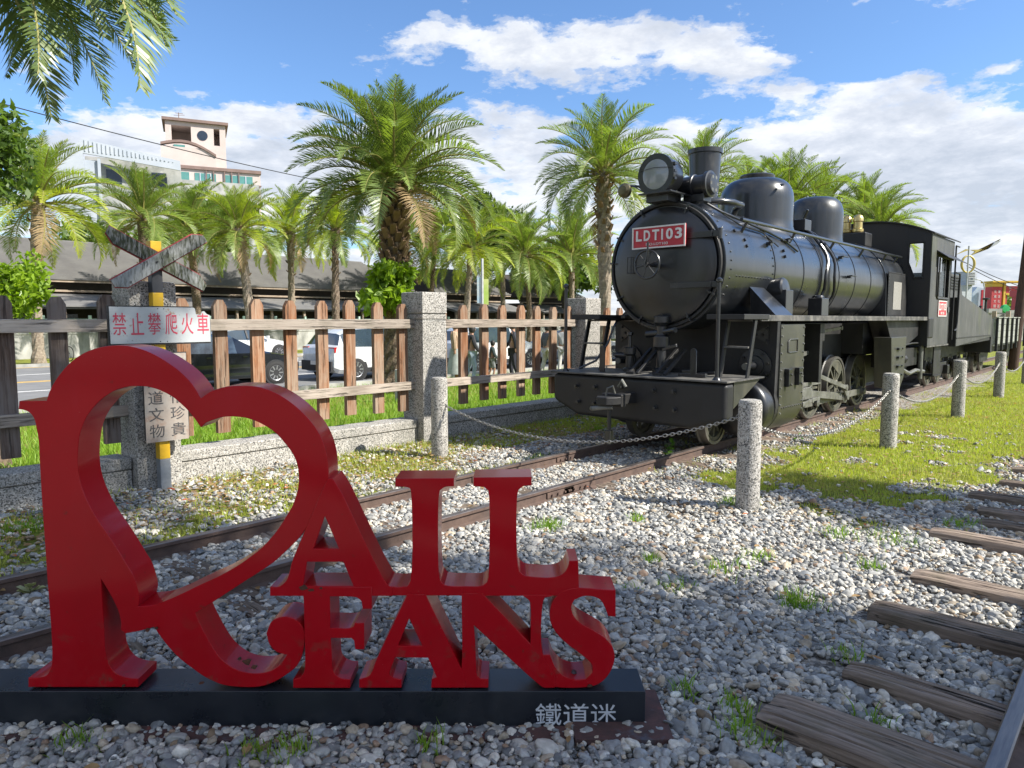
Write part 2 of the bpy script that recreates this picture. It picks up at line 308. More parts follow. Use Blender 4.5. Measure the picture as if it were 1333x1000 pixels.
# ================================================================ pebbles
def scatter_gn(name, pts, rot, scl, idx, col, variants, material, kind='stuff', label=None):
    me = bpy.data.meshes.new(name); me.vertices.add(len(pts)); me.vertices.foreach_set('co', np.asarray(pts, np.float32).ravel())
    for nm, ty, arr, key in (('rot','FLOAT_VECTOR',rot,'vector'), ('scl','FLOAT_VECTOR',scl,'vector'), ('idx','INT',idx,'value'), ('tone','FLOAT_VECTOR',col,'vector')):
        a_ = me.attributes.new(nm, ty, 'POINT'); a_.data.foreach_set(key, np.asarray(arr, np.int32 if ty == 'INT' else np.float32).ravel())
    me.materials.append(material); o = link(name, me); tag(o, label, kind=kind)
    t = bpy.data.node_groups.new(name, 'GeometryNodeTree'); t.interface.new_socket('Geometry', in_out='INPUT', socket_type='NodeSocketGeometry'); t.interface.new_socket('Geometry', in_out='OUTPUT', socket_type='NodeSocketGeometry')
    gi, go = t.nodes.new('NodeGroupInput'), t.nodes.new('NodeGroupOutput'); L = t.links.new
    jn = t.nodes.new('GeometryNodeJoinGeometry')
    for k in range(variants):
        ic = t.nodes.new('GeometryNodeMeshIcoSphere'); ic.inputs['Radius'].default_value = .5; ic.inputs['Subdivisions'].default_value = 3
        nz = t.nodes.new('ShaderNodeTexNoise'); nz.noise_dimensions = '4D'; nz.inputs['W'].default_value = k*3.7+1; nz.inputs['Scale'].default_value = 1.5; nz.inputs['Detail'].default_value = 1.5
        sb = t.nodes.new('ShaderNodeVectorMath'); sb.operation = 'SUBTRACT'; sb.inputs[1].default_value = (.5,.5,.5); L(nz.outputs['Color'], sb.inputs[0])
        sc = t.nodes.new('ShaderNodeVectorMath'); sc.operation = 'SCALE'; sc.inputs['Scale'].default_value = .75; L(sb.outputs[0], sc.inputs[0])
        sp = t.nodes.new('GeometryNodeSetPosition'); L(ic.outputs['Mesh'], sp.inputs['Geometry']); L(sc.outputs[0], sp.inputs['Offset'])
        sm = t.nodes.new('GeometryNodeSetShadeSmooth'); L(sp.outputs[0], sm.inputs[0])
        mt = t.nodes.new('GeometryNodeSetMaterial'); mt.inputs['Material'].default_value = material; L(sm.outputs[0], mt.inputs['Geometry'])
        gt = t.nodes.new('GeometryNodeGeometryToInstance'); L(mt.outputs[0], gt.inputs[0]); L(gt.outputs[0], jn.inputs[0])
    ip = t.nodes.new('GeometryNodeInstanceOnPoints'); ip.inputs['Pick Instance'].default_value = True
    L(gi.outputs[0], ip.inputs['Points']); L(jn.outputs[0], ip.inputs['Instance'])
    def attr(nm, ty):
        a_ = t.nodes.new('GeometryNodeInputNamedAttribute'); a_.data_type = ty; a_.inputs['Name'].default_value = nm; return a_.outputs['Attribute']
    L(attr('idx', 'INT'), ip.inputs['Instance Index']); L(attr('scl', 'FLOAT_VECTOR'), ip.inputs['Scale'])
    er = t.nodes.new('FunctionNodeEulerToRotation'); L(attr('rot', 'FLOAT_VECTOR'), er.inputs[0]); L(er.outputs[0], ip.inputs['Rotation'])
    L(ip.outputs[0], go.inputs[0])
    md = o.modifiers.new('scatter', 'NODES'); md.node_group = t
    return o
mp_ = bpy.data.materials.new('river_pebble'); mp_.use_nodes = True; nt = mp_.node_tree; b = nt.nodes['Principled BSDF']
at = N(nt, 'ShaderNodeAttribute', attribute_name='tone', attribute_type='INSTANCER'); tc = N(nt, 'ShaderNodeTexCoord')
nz = N(nt, 'ShaderNodeTexNoise', i_Scale=3.5, i_Detail=6.); nt.links.new(tc.outputs['Object'], nz.inputs['Vector'])
nt.links.new(mixc(nt, 1., at.outputs['Color'], ramp(nt, nz.outputs['Fac'], [(.3, .72), (.7, 1.12)]), 'MULTIPLY'), b.inputs['Base Color']); b.inputs['Roughness'].default_value = .62; b.inputs['Specular IOR Level'].default_value = .35
SLEEP2 = [2.28, 2.79, 3.40, 4.07, 4.93, 5.45, 5.80, 6.25, 6.95, 7.6, 8.3]     # second track
def pebble_points(sp, x0, x1, y0, y1, zoff, keep):
    gx, gy = np.meshgrid(np.arange(x0, x1, sp), np.arange(y0, y1, sp)); x = gx.ravel()+nr.uniform(-.5, .5, gx.size)*sp; y = gy.ravel()+nr.uniform(-.5, .5, gx.size)*sp
    px, py = pix(x, y); ok = (px > -450) & (px < 1750)
    ok &= nr.random(x.size) < gravelmask(x, y)*keep
    for rx in (-.395, .395, 3.43): ok &= np.abs(x-rx) > .042
    return x[ok], y[ok], np.full(ok.sum(), zoff)
pp = [pebble_points(.0208, -2.3, 5.9, -1.4, 6.3, .004, 1.), pebble_points(.025, -2.3, 5.9, -1.4, 6.3, .016, .55), pebble_points(.032, -2.3, 6.5, 6.3, 11, .006, .9)]
x = np.concatenate([p[0] for p in pp]); y = np.concatenate([p[1] for p in pp]); z = np.concatenate([p[2] for p in pp])
# stones keep off sleeper tops, and lie a little higher in drifts
on2 = np.zeros(x.size, bool)
for k, sy in enumerate(SLEEP2): on2 |= (np.abs(y-sy) < (.10 if k < 1 else .068)) & (x > 2.72) & (x < 4.8)
on1 = np.zeros(x.size, bool)
for k in range(20): on1 |= (np.abs(y-(.35+.62*k)) < .09) & (np.abs(x) < .74) & (fb(x, y, .3, 40) > .60)
ok = ~(on2 | on1)
sgx, sgy = .0, .0
x, y, z = x[ok], y[ok], z[ok]; n = x.size
z = z + (fb(x, y, .5, 21)-.5)*.012 + .02*(fb(x, y, .35, 5)-.4)
size = np.clip(nr.lognormal(math.log(.0222), .36, n), .011, .060)
scl = np.stack([size*nr.uniform(.95, 1.5, n), size*nr.uniform(.75, 1.1, n), size*nr.uniform(.5, .85, n)], 1)
rot = np.stack([nr.normal(0, .35, n), nr.normal(0, .35, n), nr.uniform(0, 6.28, n)], 1)
pal = np.array([(.33,.335,.33), (.43,.425,.40), (.24,.25,.255), (.16,.17,.18), (.56,.54,.49), (.38,.33,.26), (.29,.31,.33), (.68,.66,.61), (.30,.21,.15), (.20,.15,.10)])
pr = np.array([.23,.18,.17,.13,.08,.07,.08,.015,.02,.025]); ci = nr.choice(len(pal), n, p=pr)
col = pal[ci]*nr.uniform(.75, 1.2, (n, 1))*np.array([1.13,1.08,1.0])
scatter_gn('gravel', np.stack([x, y, z], 1), rot, scl, nr.integers(0, 7, n), np.clip(col, 0, .80), 7, mp_)
print('pebbles', n)
# ================================================================ grass
m_gr = mat('grass_blade', (.42,.47,.075), (.29,.34,.05), 3., .6, trans=.35, lo=.3, hi=.7, layers=(((.34,.30,.10), 1.3, .5, .66, (1,1,1), None, .6), ((.40,.36,.16), 25., .56, .7, (1,1,1), None, .7)))
m_gr2 = mat('grass_blade_lush', (.24,.38,.035), (.13,.24,.02), 3., .6, trans=.4, layers=(((.26,.28,.05), 12., .55, .7, (1,1,1), None, .5),))
def blades(name, x, y, h0, h1, w0, material, lean=.5, z=None):
    n = len(x); z = gz(x) if z is None else z; h = nr.uniform(h0, h1, n); a = nr.uniform(0, 2*pi, n); w_ = w0*nr.uniform(.7, 1.4, n)
    la = nr.uniform(0, 2*pi, n); ln = nr.uniform(.1, lean, n)*h; bx, by = np.cos(a)*w_/2, np.sin(a)*w_/2
    p0 = np.stack([x-bx, y-by, z-.003], 1); p1 = np.stack([x+bx, y+by, z-.003], 1)
    mx, my = x+np.cos(la)*ln*.35, y+np.sin(la)*ln*.35
    p2 = np.stack([mx+bx*.7, my+by*.7, z+h*.6], 1); p3 = np.stack([mx-bx*.7, my-by*.7, z+h*.6], 1); p4 = np.stack([x+np.cos(la)*ln, y+np.sin(la)*ln, z+h], 1)
    V = np.stack([p0, p1, p2, p3, p4], 1).reshape(-1, 3); b0 = np.arange(n)*5
    F = np.concatenate([np.stack([b0, b0+1, b0+2], 1), np.stack([b0, b0+2, b0+3], 1), np.stack([b0+3, b0+2, b0+4], 1)])
    return tag(link(name, npmesh(name, V, F, material)), kind='stuff')
def cand(n, x0, x1, y0, y1): return nr.uniform(x0, x1, n), nr.uniform(y0, y1, n)
x, y = cand(430000, .5, 9.5, 3.8, 24); px, py = pix(x, y); d = np.hypot(x-CAMX, y)
k = (nr.random(x.size) < grassmask(x, y)**1.5*np.clip(8/d, .25, 1)**1.1) & (px < 1480) & (px > 780); blades('short_grass', x[k], y[k], .012, .045, .006, m_gr, .9); print('lawn', k.sum())
x, y = cand(90000, -2.3, .6, -1, 12); k = (nr.random(x.size) < grassmask(x, y)*.8*sst(.35, .55, fb(x, y, .4, 3))); blades('sparse_grass', x[k], y[k], .015, .07, .006, m_gr, .9)
x, y = cand(170000, -12.5, -2.52, -1, 26); d = np.hypot(x-CAMX, y); k = nr.random(x.size) < np.clip(8/d, .2, 1)**1.2*np.where(x < -6, .5, 1); blades('long_grass', x[k], y[k], .05, .15, .012, m_gr2, .8)
# tufts growing through the gravel
tx, ty = [], []
for (px_, py_, r_, n_) in [(716,690,.10,260),(848,735,.05,70),(1040,790,.10,200),(990,730,.09,90),(960,660,.13,260),(945,745,.14,90),(1160,705,.2,120),(1090,700,.12,90),(1130,742,.07,60),(975,960,.10,120),(960,925,.06,60),(830,680,.06,60),
        (880,770,.1,60),(1250,688,.12,120),(380,985,.07,90),(100,975,.06,60),(330,990,.06,60),(560,975,.05,40),(180,905,.04,30),(1100,860,.05,50),(30,690,.2,260),(110,680,.22,300),(820,770,.05,30),(890,905,.05,60),(780,560,.12,120),(610,560,.1,140),(1140,950,.06,60),(700,600,.15,100)]:
    c_ = G(px_, py_); tx.append(nr.normal(c_.x, r_*.5, n_)); ty.append(nr.normal(c_.y, r_*.5, n_))
tx, ty = np.concatenate(tx), np.concatenate(ty); blades('grass_tufts', tx, ty, .02, .085, .0055, m_gr2, .9)
# fallen leaves and litter
def litter(name, x, y, s0, s1, material, z=.03):
    n = len(x); a = nr.uniform(0, 2*pi, n); s = nr.uniform(s0, s1, n); t1 = nr.normal(0, .35, n); cu = nr.uniform(.1, .5, n)
    c_, s_ = np.cos(a), np.sin(a); z = np.full(n, z)+nr.uniform(0, .012, n)
    def P(u, v, k): return np.stack([x+(c_*u-s_*v)*s, y+(s_*u+c_*v)*s, z+k*s+t1*v*s*.5], 1)
    V = np.stack([P(-1,0,0*cu), P(-.3,-.42,cu*.4), P(.4,-.35,cu*.4), P(1,0,cu*.3), P(.4,.35,cu*.6), P(-.3,.42,cu*.6), P(0,0,0*cu)], 1).reshape(-1,3); b0 = np.arange(n)*7
    F = np.concatenate([np.stack([b0+i, b0+(i+1)%6, b0+6], 1) for i in range(6)]); return tag(link(name, npmesh(name, V, F, material)), kind='stuff')
m_lf = mat('dry_leaf', (.24,.13,.05), (.40,.27,.12), 14., .75, trans=.15, layers=(((.45,.07,.02), 6., .6, .63, (1,1,1), None, .9),))
x, y = cand(2600, -2.3, 5.5, .6, 9); k = (nr.random(x.size) < np.where(x < -.5, .8, np.where(y < 2.3, .10, .12))); litter('fallen_leaves', x[k], y[k], .012, .034, m_lf)
x, y = cand(5200, -2.25, -1.0, .5, 7); litter('leaf_litter', x, y, .008, .026, m_lf, .006)
x, y = cand(9000, .6, 7, 4.4, 16); litter('lawn_litter', x, y, .008, .024, m_lf, .012)
# ================================================================ rails and sleepers
m_rust = mat('rusty_steel', (.075,.048,.038), (.12,.078,.06), 14., .8, bump=.0015, bscale=90, layers=(((.06,.045,.04), 5., .5, .7, (1,1,1), .7, .7),))
m_head = mat('worn_rail_head', (.13,.11,.105), (.24,.21,.19), 10., .30, .42, metal=.7, stretch=(8,.5,1), bump=.0006, bscale=60)
def rail(x0, y0, y1, top=.10, cut=None):
    root = empty('rail', None, None, (x0, 0, 0)); pr = [(-.045,0), (.045,0), (.045,.008), (.009,.022), (.009,.070), (.025,.078), (.025,.096), (.020,.1), (-.020,.1), (-.025,.096), (-.025,.078), (-.009,.070), (-.009,.022), (-.045,.008)]
    pr = [(a, b_+top-.1) for a, b_ in pr]
    mb = MB(); mb.prism(pr, 'y', y0, y1); 
    for i, f_ in enumerate(mb.f):
        if len(f_) == 4 and all(mb.v[q][2] > top-.006 for q in f_): mb.m[i] = 1
    mb.build('rail_bar', [m_rust, m_head], root, smooth=30)
    return root
for k, (x0, lab) in enumerate(((.395, 'nearer rusty rail of the pair running under the black locomotive'), (-.395, 'farther rusty rail, beside the granite wall side of the track'), (3.43, 'grey topped rail cutting the bottom right corner of the picture'), (4.19, 'second rail of the sleeper track beyond the right edge'))):
    r = rail(x0, -3 if k > 1 else -8, 60, .10 if k < 2 else .12); tag(r, lab, 'rail')
    if k < 2:   # fishplates and their bolts where the bars join
        for yj in (4.15, 4.35+k*.9):
            MB().box(.011, .02, yj-.16, yj+.16, .024, .068).build('fishplate', m_rust, r, bev=.002)
            for q in (-.11, -.04, .04, .11): MB().cyl((.02, yj+q, .046), (.034, yj+q, .046), .009, n=6).build('bolt', m_rust, r)
def wood(name, c1, c2, st, crack=.6, moss=0., paint=None):
    m = bpy.data.materials.new(name); m.use_nodes = True; nt = m.node_tree; b = nt.nodes['Principled BSDF']; tc = N(nt, 'ShaderNodeTexCoord')
    def nz(sc, st_, off=0., det=10.):
        mp = N(nt, 'ShaderNodeMapping'); mp.inputs['Scale'].default_value = st_; nt.links.new(tc.outputs['Object'], mp.inputs[0])
        oi = N(nt, 'ShaderNodeObjectInfo'); cm = N(nt, 'ShaderNodeCombineXYZ'); s_ = mth(nt, 'ADD', mth(nt, 'MULTIPLY', oi.outputs['Random'], 37.), off)
        for i in range(3): nt.links.new(s_, cm.inputs[i])
        nt.links.new(cm.outputs[0], mp.inputs['Location'])
        n = N(nt, 'ShaderNodeTexNoise', i_Scale=sc, i_Detail=det, i_Roughness=.62, i_Distortion=.3); nt.links.new(mp.outputs[0], n.inputs['Vector']); return n.outputs['Fac']
    g = nz(60., st); big = nz(2.2, tuple(.4+.6*q for q in st), 4.)
    c = mixc(nt, ramp(nt, g, [(.35, 0.), (.62, 1.)]), c1, c2)
    if paint: c = mixc(nt, ramp(nt, mth(nt, 'ADD', mth(nt, 'MULTIPLY', g, .45), mth(nt, 'MULTIPLY', big, .6)), [(.44, 1.), (.60, 0.)]), c, paint)
    cr = ramp(nt, nz(42., tuple(q*1.1 for q in st), 8.), [(.33, 1.), (.41, 0.)])
    c = mixc(nt, mth(nt, 'MULTIPLY', cr, crack), c, (.012,.010,.008))
    if moss: c = mixc(nt, mth(nt, 'MULTIPLY', ramp(nt, nz(5., (1,1,1), 2.), [(.5, 0.), (.65, 1.)]), moss), c, (.05,.06,.02))
    oi = N(nt, 'ShaderNodeObjectInfo'); hv = N(nt, 'ShaderNodeHueSaturation'); nt.links.new(c, hv.inputs['Color']); nt.links.new(mth(nt, 'ADD', mth(nt, 'MULTIPLY', oi.outputs['Random'], .5), .75), hv.inputs['Value'])
    nt.links.new(hv.outputs[0], b.inputs['Base Color']); b.inputs['Roughness'].default_value = .85; b.inputs['Specular IOR Level'].default_value = .25
    hgt = mth(nt, 'SUBTRACT', g, mth(nt, 'MULTIPLY', cr, 1.5)); bp = N(nt, 'ShaderNodeBump', i_Strength=1., i_Distance=.007); nt.links.new(hgt, bp.inputs['Height']); nt.links.new(bp.outputs[0], b.inputs['Normal'])
    return m
m_slp = wood('weathered_sleeper', (.30,.235,.185), (.14,.105,.08), (.06, 1, 1), .95, .25)
def sleeper(name, x0, x1, y0, wd, h0, top, seed, rz=0., label=None):
    r_ = random.Random(seed); nx_, ny_ = 60, 30; V, Fc = [], []
    for i in range(nx_+1):
        u = i/nx_; x = x0+(x1-x0)*u; endw = 1-.07*max(0, 1-min(u, 1-u)*nx_/1.6)
        for j in range(ny_+1):
            v = j/ny_*2-1; edge = max(0, abs(v)-.84)/.16; end = max(0, 1-min(u, 1-u)*nx_/2.)
            groove = 0.
            for q in range(3): groove += .022*max(0, 1-abs(v-(-.6+.55*q+.12*sin(x*3.1+seed+q*2)))/.045)*(.25+.75*float(vnoise(x*1.3, q*7.+seed, .3, seed)))
            z = top - .009*edge - .008*end + .014*(float(fb(x*.6, v*.6+seed, .22, seed))-.5) - groove
            V.append((x, v*wd/2*endw*(1+.03*sin(x*9+seed)), z))
    for i in range(nx_):
        for j in range(ny_):
            a_ = i*(ny_+1)+j; Fc.append((a_, a_+ny_+1, a_+ny_+2, a_+1))
    # skirt down to below ground
    ring = [i*(ny_+1) for i in range(nx_+1)] + [nx_*(ny_+1)+j for j in range(1, ny_+1)] + [i*(ny_+1)+ny_ for i in range(nx_-1, -1, -1)] + [j for j in range(ny_-1, 0, -1)]
    b0 = len(V); V += [(V[q][0]*1., V[q][1], h0) for q in ring]; m_ = len(ring)
    Fc += [(ring[i], b0+i, b0+(i+1)%m_, ring[(i+1)%m_]) for i in range(m_)]
    mb = MB().add(V, Fc); o = mb.build(name, m_slp, smooth=50, loc=(0, y0, 0), rot=(0, 0, rz)); 
    return o
slab = ['bottom one of the loose row of sleepers, cut by the lower edge', 'weathered sleeper second from the bottom right, just above the cut one', 'deeply split grey sleeper, third up in the right hand row', 'grey sleeper fourth up the right hand row, in shade', 'sunlit brown sleeper fifth up the right hand row with weeds at its end',
        'short brown sleeper end sixth up at the right edge', 'sleeper end seventh up at the right edge', 'sleeper end eighth up at the right edge', 'uppermost visible sleeper end at the right edge by the lawn']
for k, sy in enumerate(SLEEP2):
    x_l = [2.80,2.90,2.80,2.83,2.72,2.9,2.84,2.70,2.8,2.8,2.8][k]
    o = sleeper('sleeper', x_l, 4.75, sy, [.22,.135,.16,.14,.14,.13,.14,.14,.14,.14,.14][k], -.05, [.08,.062,.07,.065,.065,.05,.06,.055,.05,.05,.05][k], k+3, rng.uniform(-.02, .02))
    tag(o, (slab[k] if k < 9 else 'far sleeper of the right hand track, ' + ('next beyond the uppermost visible end' if k == 9 else 'last one beyond the lawn edge')), 'sleeper', 'sleepers of the right hand track')
for k in range(20):
    y_ = .35+.62*k; o = sleeper('sleeper', -.72, .72, y_, .2, -.05, .018, 50+k, rng.uniform(-.03, .03)); 
    tag(o, ('half buried sleeper of the locomotive track, ' + ('nearest the left edge','second from the left edge','third from the left edge','fourth from the left edge','fifth from the left edge','fourth before the buffer beam','third before the buffer beam','second before the buffer beam','closest to the buffer beam','x')[min(k,9)]) if y_ < 5.7 else 'sleeper under the wheels of the black locomotive', 'sleeper', 'sleepers of the locomotive track, before it' if y_ < 5.7 else 'sleepers beneath the locomotive')
# ================================================================ granite wall, posts, picket fence, bollards
m_gran = granite('exposed_aggregate'); m_grad = granite('exposed_aggregate_dark', (.26,.255,.24))
PY = [-3.79, -.86, 2.07, 5.0, 7.93, 10.86, 13.79, 16.72, 19.65]
WL = {1: 'low granite wall left of the crossing post', 2: 'low granite wall between the crossing post and the tall pillar', 3: 'low granite wall right of the tall pillar, behind the chain', 0: 'low granite wall out of the left edge'}
for k in range(len(PY)-1):
    y0, y1 = PY[k]+.35, PY[k+1]
    root = empty('low_wall', WL.get(k, 'low granite wall stretch far behind the locomotive' if k > 4 else 'low granite wall stretch hidden beside the front of the locomotive'), 'wall', (0, y0, 0), group='low granite walls under the fence')
    L = y1-y0
    MB().box(-2.52, -2.262, .003, L-.003, -.1, .165).build('wall_base', m_gran, root, bev=.006)
    MB().box(-2.53, -2.25, .003, L-.003, .169, .262).build('coping', m_gran, root, bev=.012)
lp = {2: 'shaded granite pillar behind the crossing post', 3: 'tall granite pillar in the middle of the fence', 4: 'granite pillar by the front of the locomotive', 1: 'granite pillar out of the left edge'}
for k, y0 in enumerate(PY):
    root = empty('fence_pillar', lp.get(k, 'granite pillar hidden behind the locomotive, counted %s from the left' % ['zero','one','two','three','four','five','six','seven','eight','nine'][k+1]), 'pillar', (-2.335, y0+.175, 0), group='granite fence pillars')
    MB().box(-.172, .172, -.172, .172, -.1, 1.335).build('shaft', m_gran, root, bev=.008)
    MB().box(-.165, .165, -.165, .165, 1.335, 1.355).build('joint', m_grad, root); MB().box(-.173, .173, -.173, .173, 1.355, 1.4).build('shaft_band', m_gran, root, bev=.006)
    MB().box(-.165, .165, -.165, .165, 1.4, 1.415).build('joint', m_grad, root); MB().box(-.178, .178, -.178, .178, 1.415, 1.645).build('cap', m_gran, root, bev=.01)
m_pk = wood('weathered_picket', (.30,.12,.045), (.18,.085,.045), (1, 1, .05), .45, 0, (.29,.22,.16)); m_rl = wood('bleached_rail', (.37,.31,.25), (.23,.19,.155), (1, .05, 1), .5, .2, (.42,.36,.30))
m_pk_shade = wood('shaded_picket', (.13,.08,.055), (.07,.048,.038), (1, 1, .05), .45, 0, (.16,.135,.12))  # darker copy of the picket wood, shade on the left bays put into colour
pickets = {}
def picket_mesh(m_, w_=.115, t_=.05):
    key = m_.name
    if key not in pickets:
        h = w_/2; poly = [(-h, 0), (h, 0), (h, 1.11), (h*.45, 1.165), (-h*.45, 1.165), (-h, 1.11)]; mb = MB().prism(poly, 'x', -t_/2, t_/2); pickets[key] = mb.mesh('picket', m_, 0)
    return pickets[key]
fl = {0: 'picket fence bay out of the left edge', 1: 'weathered picket fence bay at the left edge, shade put into its colour', 2: 'brown picket fence bay between crossing post and tall pillar', 3: 'orange brown picket fence bay between the two right pillars', 4: 'picket fence bay seen past the locomotive ladder'}
for k in range(len(PY)-1):
    y0, y1 = PY[k]+.35, PY[k+1]; L = y1-y0
    root = empty('picket_fence', fl.get(k, 'picket fence bay hidden behind the locomotive, bay %s' % ['','','','','','five','six','seven','eight'][k]), 'fence', (-2.38, y0, 0), group='picket fence bays')
    for z0, z1, nm in ((1.255, 1.352, 'top_rail'), (.585, .675, 'bottom_rail')):
        o = MB().box(.0255, .085, -.02, L+.02, z0, z1).build(nm, m_rl, root, bev=.004)
    for j in range(8):
        yy = .13 + .335*j + rng.uniform(-.012, .012)
        if yy > L-.05: break
        o = link('picket', picket_mesh(m_pk_shade if k <= 1 else m_pk), root, (0, yy, .37+rng.uniform(-.02, .012)), (0, rng.uniform(-.004,.004), rng.uniform(-.03, .03)))
m_stl = mat('galvanised_chain', (.45,.44,.41), (.25,.24,.22), 30., .45, metal=.8)
def bollard(x, y, label):
    root = empty('bollard', label, 'bollard', (x, y, 0), rng.uniform(0, 6), 'granite chain bollards')
    MB().lathe((0,0,0), (0,0,1), [(-.05,.082), (0,.082), (.75,.080), (.775,.077), (.788,.070), (.792,.05)], 32).build('post', m_gran, root, smooth=40)
    return root
BL = [(1.6,4.78), (1.64,8.15), (1.68,11.40), (1.67,14.83), (1.66,18.3)]
bn = ['nearest and largest granite bollard, weeds at its foot', 'second granite bollard, in the lawn', 'third granite bollard, in the lawn beside the cab', 'fourth granite bollard, beside the tender', 'farthest granite bollard beyond the tender']
for (x, y), l in zip(BL, bn): bollard(x, y, l)
bollard(-1.455, 4.6, 'lone granite bollard left of the track by the low wall')
for j in range(1, 4): bollard(-1.455, 4.6+3.36*j, 'granite bollard hidden behind the locomotive, number %s' % ['', 'one', 'two', 'three'][j])
def chain(p, q, sag, label):
    p, q = Vector(p), Vector(q); L = (q-p).length; pts = []; n_ = 200
    for i in range(n_+1):
        t = i/n_; v = p.lerp(q, t); v.z -= sag*4*t*(1-t); pts.append(v)
    ln = [0]
    for i in range(n_): ln.append(ln[-1]+(pts[i+1]-pts[i]).length)
    pitch = .031; mb = MB(); k = 0; s = pitch/2; j = 0
    while s < ln[-1]:
        while ln[j+1] < s: j += 1
        c = pts[j]; d = (pts[j+1]-pts[j]).normalized(); side = d.cross(Vector((0,0,1))).normalized(); up = side.cross(d); a_ = side if k % 2 else up
        ring = []
        for q_ in range(10):
            th = 2*pi*q_/10; ring.append(c + d*(cos(th)*.021) + a_*(sin(th)*.011))
        mb.tube(ring, .0034, 5, closed=True); s += pitch; k += 1
    root = empty('chain', label, 'chain', tuple(p), group='chains slung between the bollards'); mb.v = [tuple(Vector(v)-p) for v in mb.v]
    o = mb.build('links', m_stl, root, smooth=60, fix=False); o['kind'] = 'stuff'
    for e in (p, q): MB().tube([Vector(e)-p+Vector((0,0,.0))+Vector((cos(t)*.018, 0, sin(t)*.018)) for t in np.linspace(0, 2*pi, 10, endpoint=False)], .004, 6, closed=True).build('eye_ring', m_stl, root)
cl = ['rusty chain from the nearest bollard to the second', 'chain from the second bollard to the third', 'chain from the third bollard to the fourth, beside the tender', 'chain running on past the fourth bollard']
for k in range(4): chain((BL[k][0], BL[k][1]+.08, .60), (BL[k+1][0], BL[k+1][1]-.08, .60), .23, cl[k])
chain((-1.38, 4.61, .52), (1.52, 4.77, .66), .26, 'long chain slung across the rails before the buffer beam')
# ================================================================ RAIL FANS sculpture
SY = 2.2414      # distance of the front face along the view direction
sign_o = EYE + _F*SY + Vector((0, 0, -CAMH))
def S2(px, py):
    d = ray(px, py); p = EYE + d*(SY/d.dot(_F)); q = p - sign_o; return (q.dot(_R), q.z)
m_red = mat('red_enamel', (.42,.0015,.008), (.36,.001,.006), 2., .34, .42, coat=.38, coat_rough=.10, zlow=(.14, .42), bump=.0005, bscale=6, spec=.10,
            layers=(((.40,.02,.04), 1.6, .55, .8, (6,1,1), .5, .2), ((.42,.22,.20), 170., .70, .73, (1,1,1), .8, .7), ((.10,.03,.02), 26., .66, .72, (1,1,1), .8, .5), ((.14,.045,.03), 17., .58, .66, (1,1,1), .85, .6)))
m_slate = mat('black_granite_base', (.010,.013,.018), (.018,.022,.028), 4., .22, .4, bump=.0002, bscale=200, layers=(((.32,.30,.27), 190., .70, .74, (1,1,1), .8, .8), ((.07,.07,.07), 2., .55, .8, (1,1,1), .5, .5)))
def tangents_corner(P, i, lim):
    n = len(P); a = Vector(P[i])-Vector(P[i-1]); b_ = Vector(P[(i+1)%n])-Vector(P[i])
    if a.length < 1e-6 or b_.length < 1e-6: return True
    return a.angle(b_) > radians(lim)
def smooth_loop(P, lim=38, sub=5):
    n = len(P); cor = [tangents_corner(P, i, lim) for i in range(n)]; out = []
    for i in range(n):
        p1, p2 = Vector(P[i]), Vector(P[(i+1)%n]); p0 = Vector(P[i-1]) if not cor[i] else p1+(p1-p2); p3 = Vector(P[(i+2)%n]) if not cor[(i+1)%n] else p2+(p2-p1)
        L = (p2-p1).length
        if L < 2.5 or (cor[i] and cor[(i+1)%n]): out.append(p1); continue
        t0 = 0; t1 = max((p1-p0).length, 1e-3)**.5; t2 = t1+L**.5; t3 = t2+max((p3-p2).length, 1e-3)**.5
        for k in range(sub):
            t = t1+(t2-t1)*k/sub
            A1 = p0*((t1-t)/(t1-t0))+p1*((t-t0)/(t1-t0)); A2 = p1*((t2-t)/(t2-t1))+p2*((t-t1)/(t2-t1)); A3 = p2*((t3-t)/(t3-t2))+p3*((t-t2)/(t3-t2))
            B1 = A1*((t2-t)/(t2-t0))+A2*((t-t0)/(t2-t0)); B2 = A2*((t3-t)/(t3-t1))+A3*((t-t1)/(t3-t1))
            out.append(B1*((t2-t)/(t2-t1))+B2*((t-t1)/(t2-t1)))
    return [tuple(q) for q in out]
def to_mesh(o, name):
    bpy.context.view_layer.update(); dg = bpy.context.evaluated_depsgraph_get(); me = bpy.data.meshes.new_from_object(o.evaluated_get(dg)); me.name = name
    d = o.data; bpy.data.objects.remove(o); bpy.data.curves.remove(d); return me
def plate_from_loops(name, loops, depth, front, mat_, parent, bev=.0025, label=None):
    cu = bpy.data.curves.new(name, 'CURVE'); cu.dimensions = '2D'; cu.fill_mode = 'BOTH'; cu.extrude = depth/2-bev; cu.bevel_depth = bev; cu.bevel_resolution = 1; cu.offset = -bev
    for lp_ in loops:
        sp = cu.splines.new('POLY'); sp.points.add(len(lp_)-1); sp.use_cyclic_u = True
        for q, (u, v) in zip(sp.points, lp_): q.co = (u, v, 0, 1)
    o = bpy.data.objects.new(name, cu); C.objects.link(o); me = to_mesh(o, name)
    me.transform(Matrix.Rotation(pi/2, 4, 'X')); me.transform(Matrix.Translation((0, front+depth/2, 0)))
    me.materials.clear(); me.materials.append(mat_)
    me.polygons.foreach_set('use_smooth', [True]*len(me.polygons)); me.set_sharp_from_angle(angle=radians(32))
    r = link(name, me, parent); wn = r.modifiers.new('weighted_normal', 'WEIGHTED_NORMAL'); wn.weight = 100; wn.keep_sharp = True
    if label: r['label'] = label
    return r
sign = empty('letter_sculpture', 'big red cut-out letter sculpture with a heart shaped R on a long black plinth', 'sculpture', tuple(sign_o), YAW)
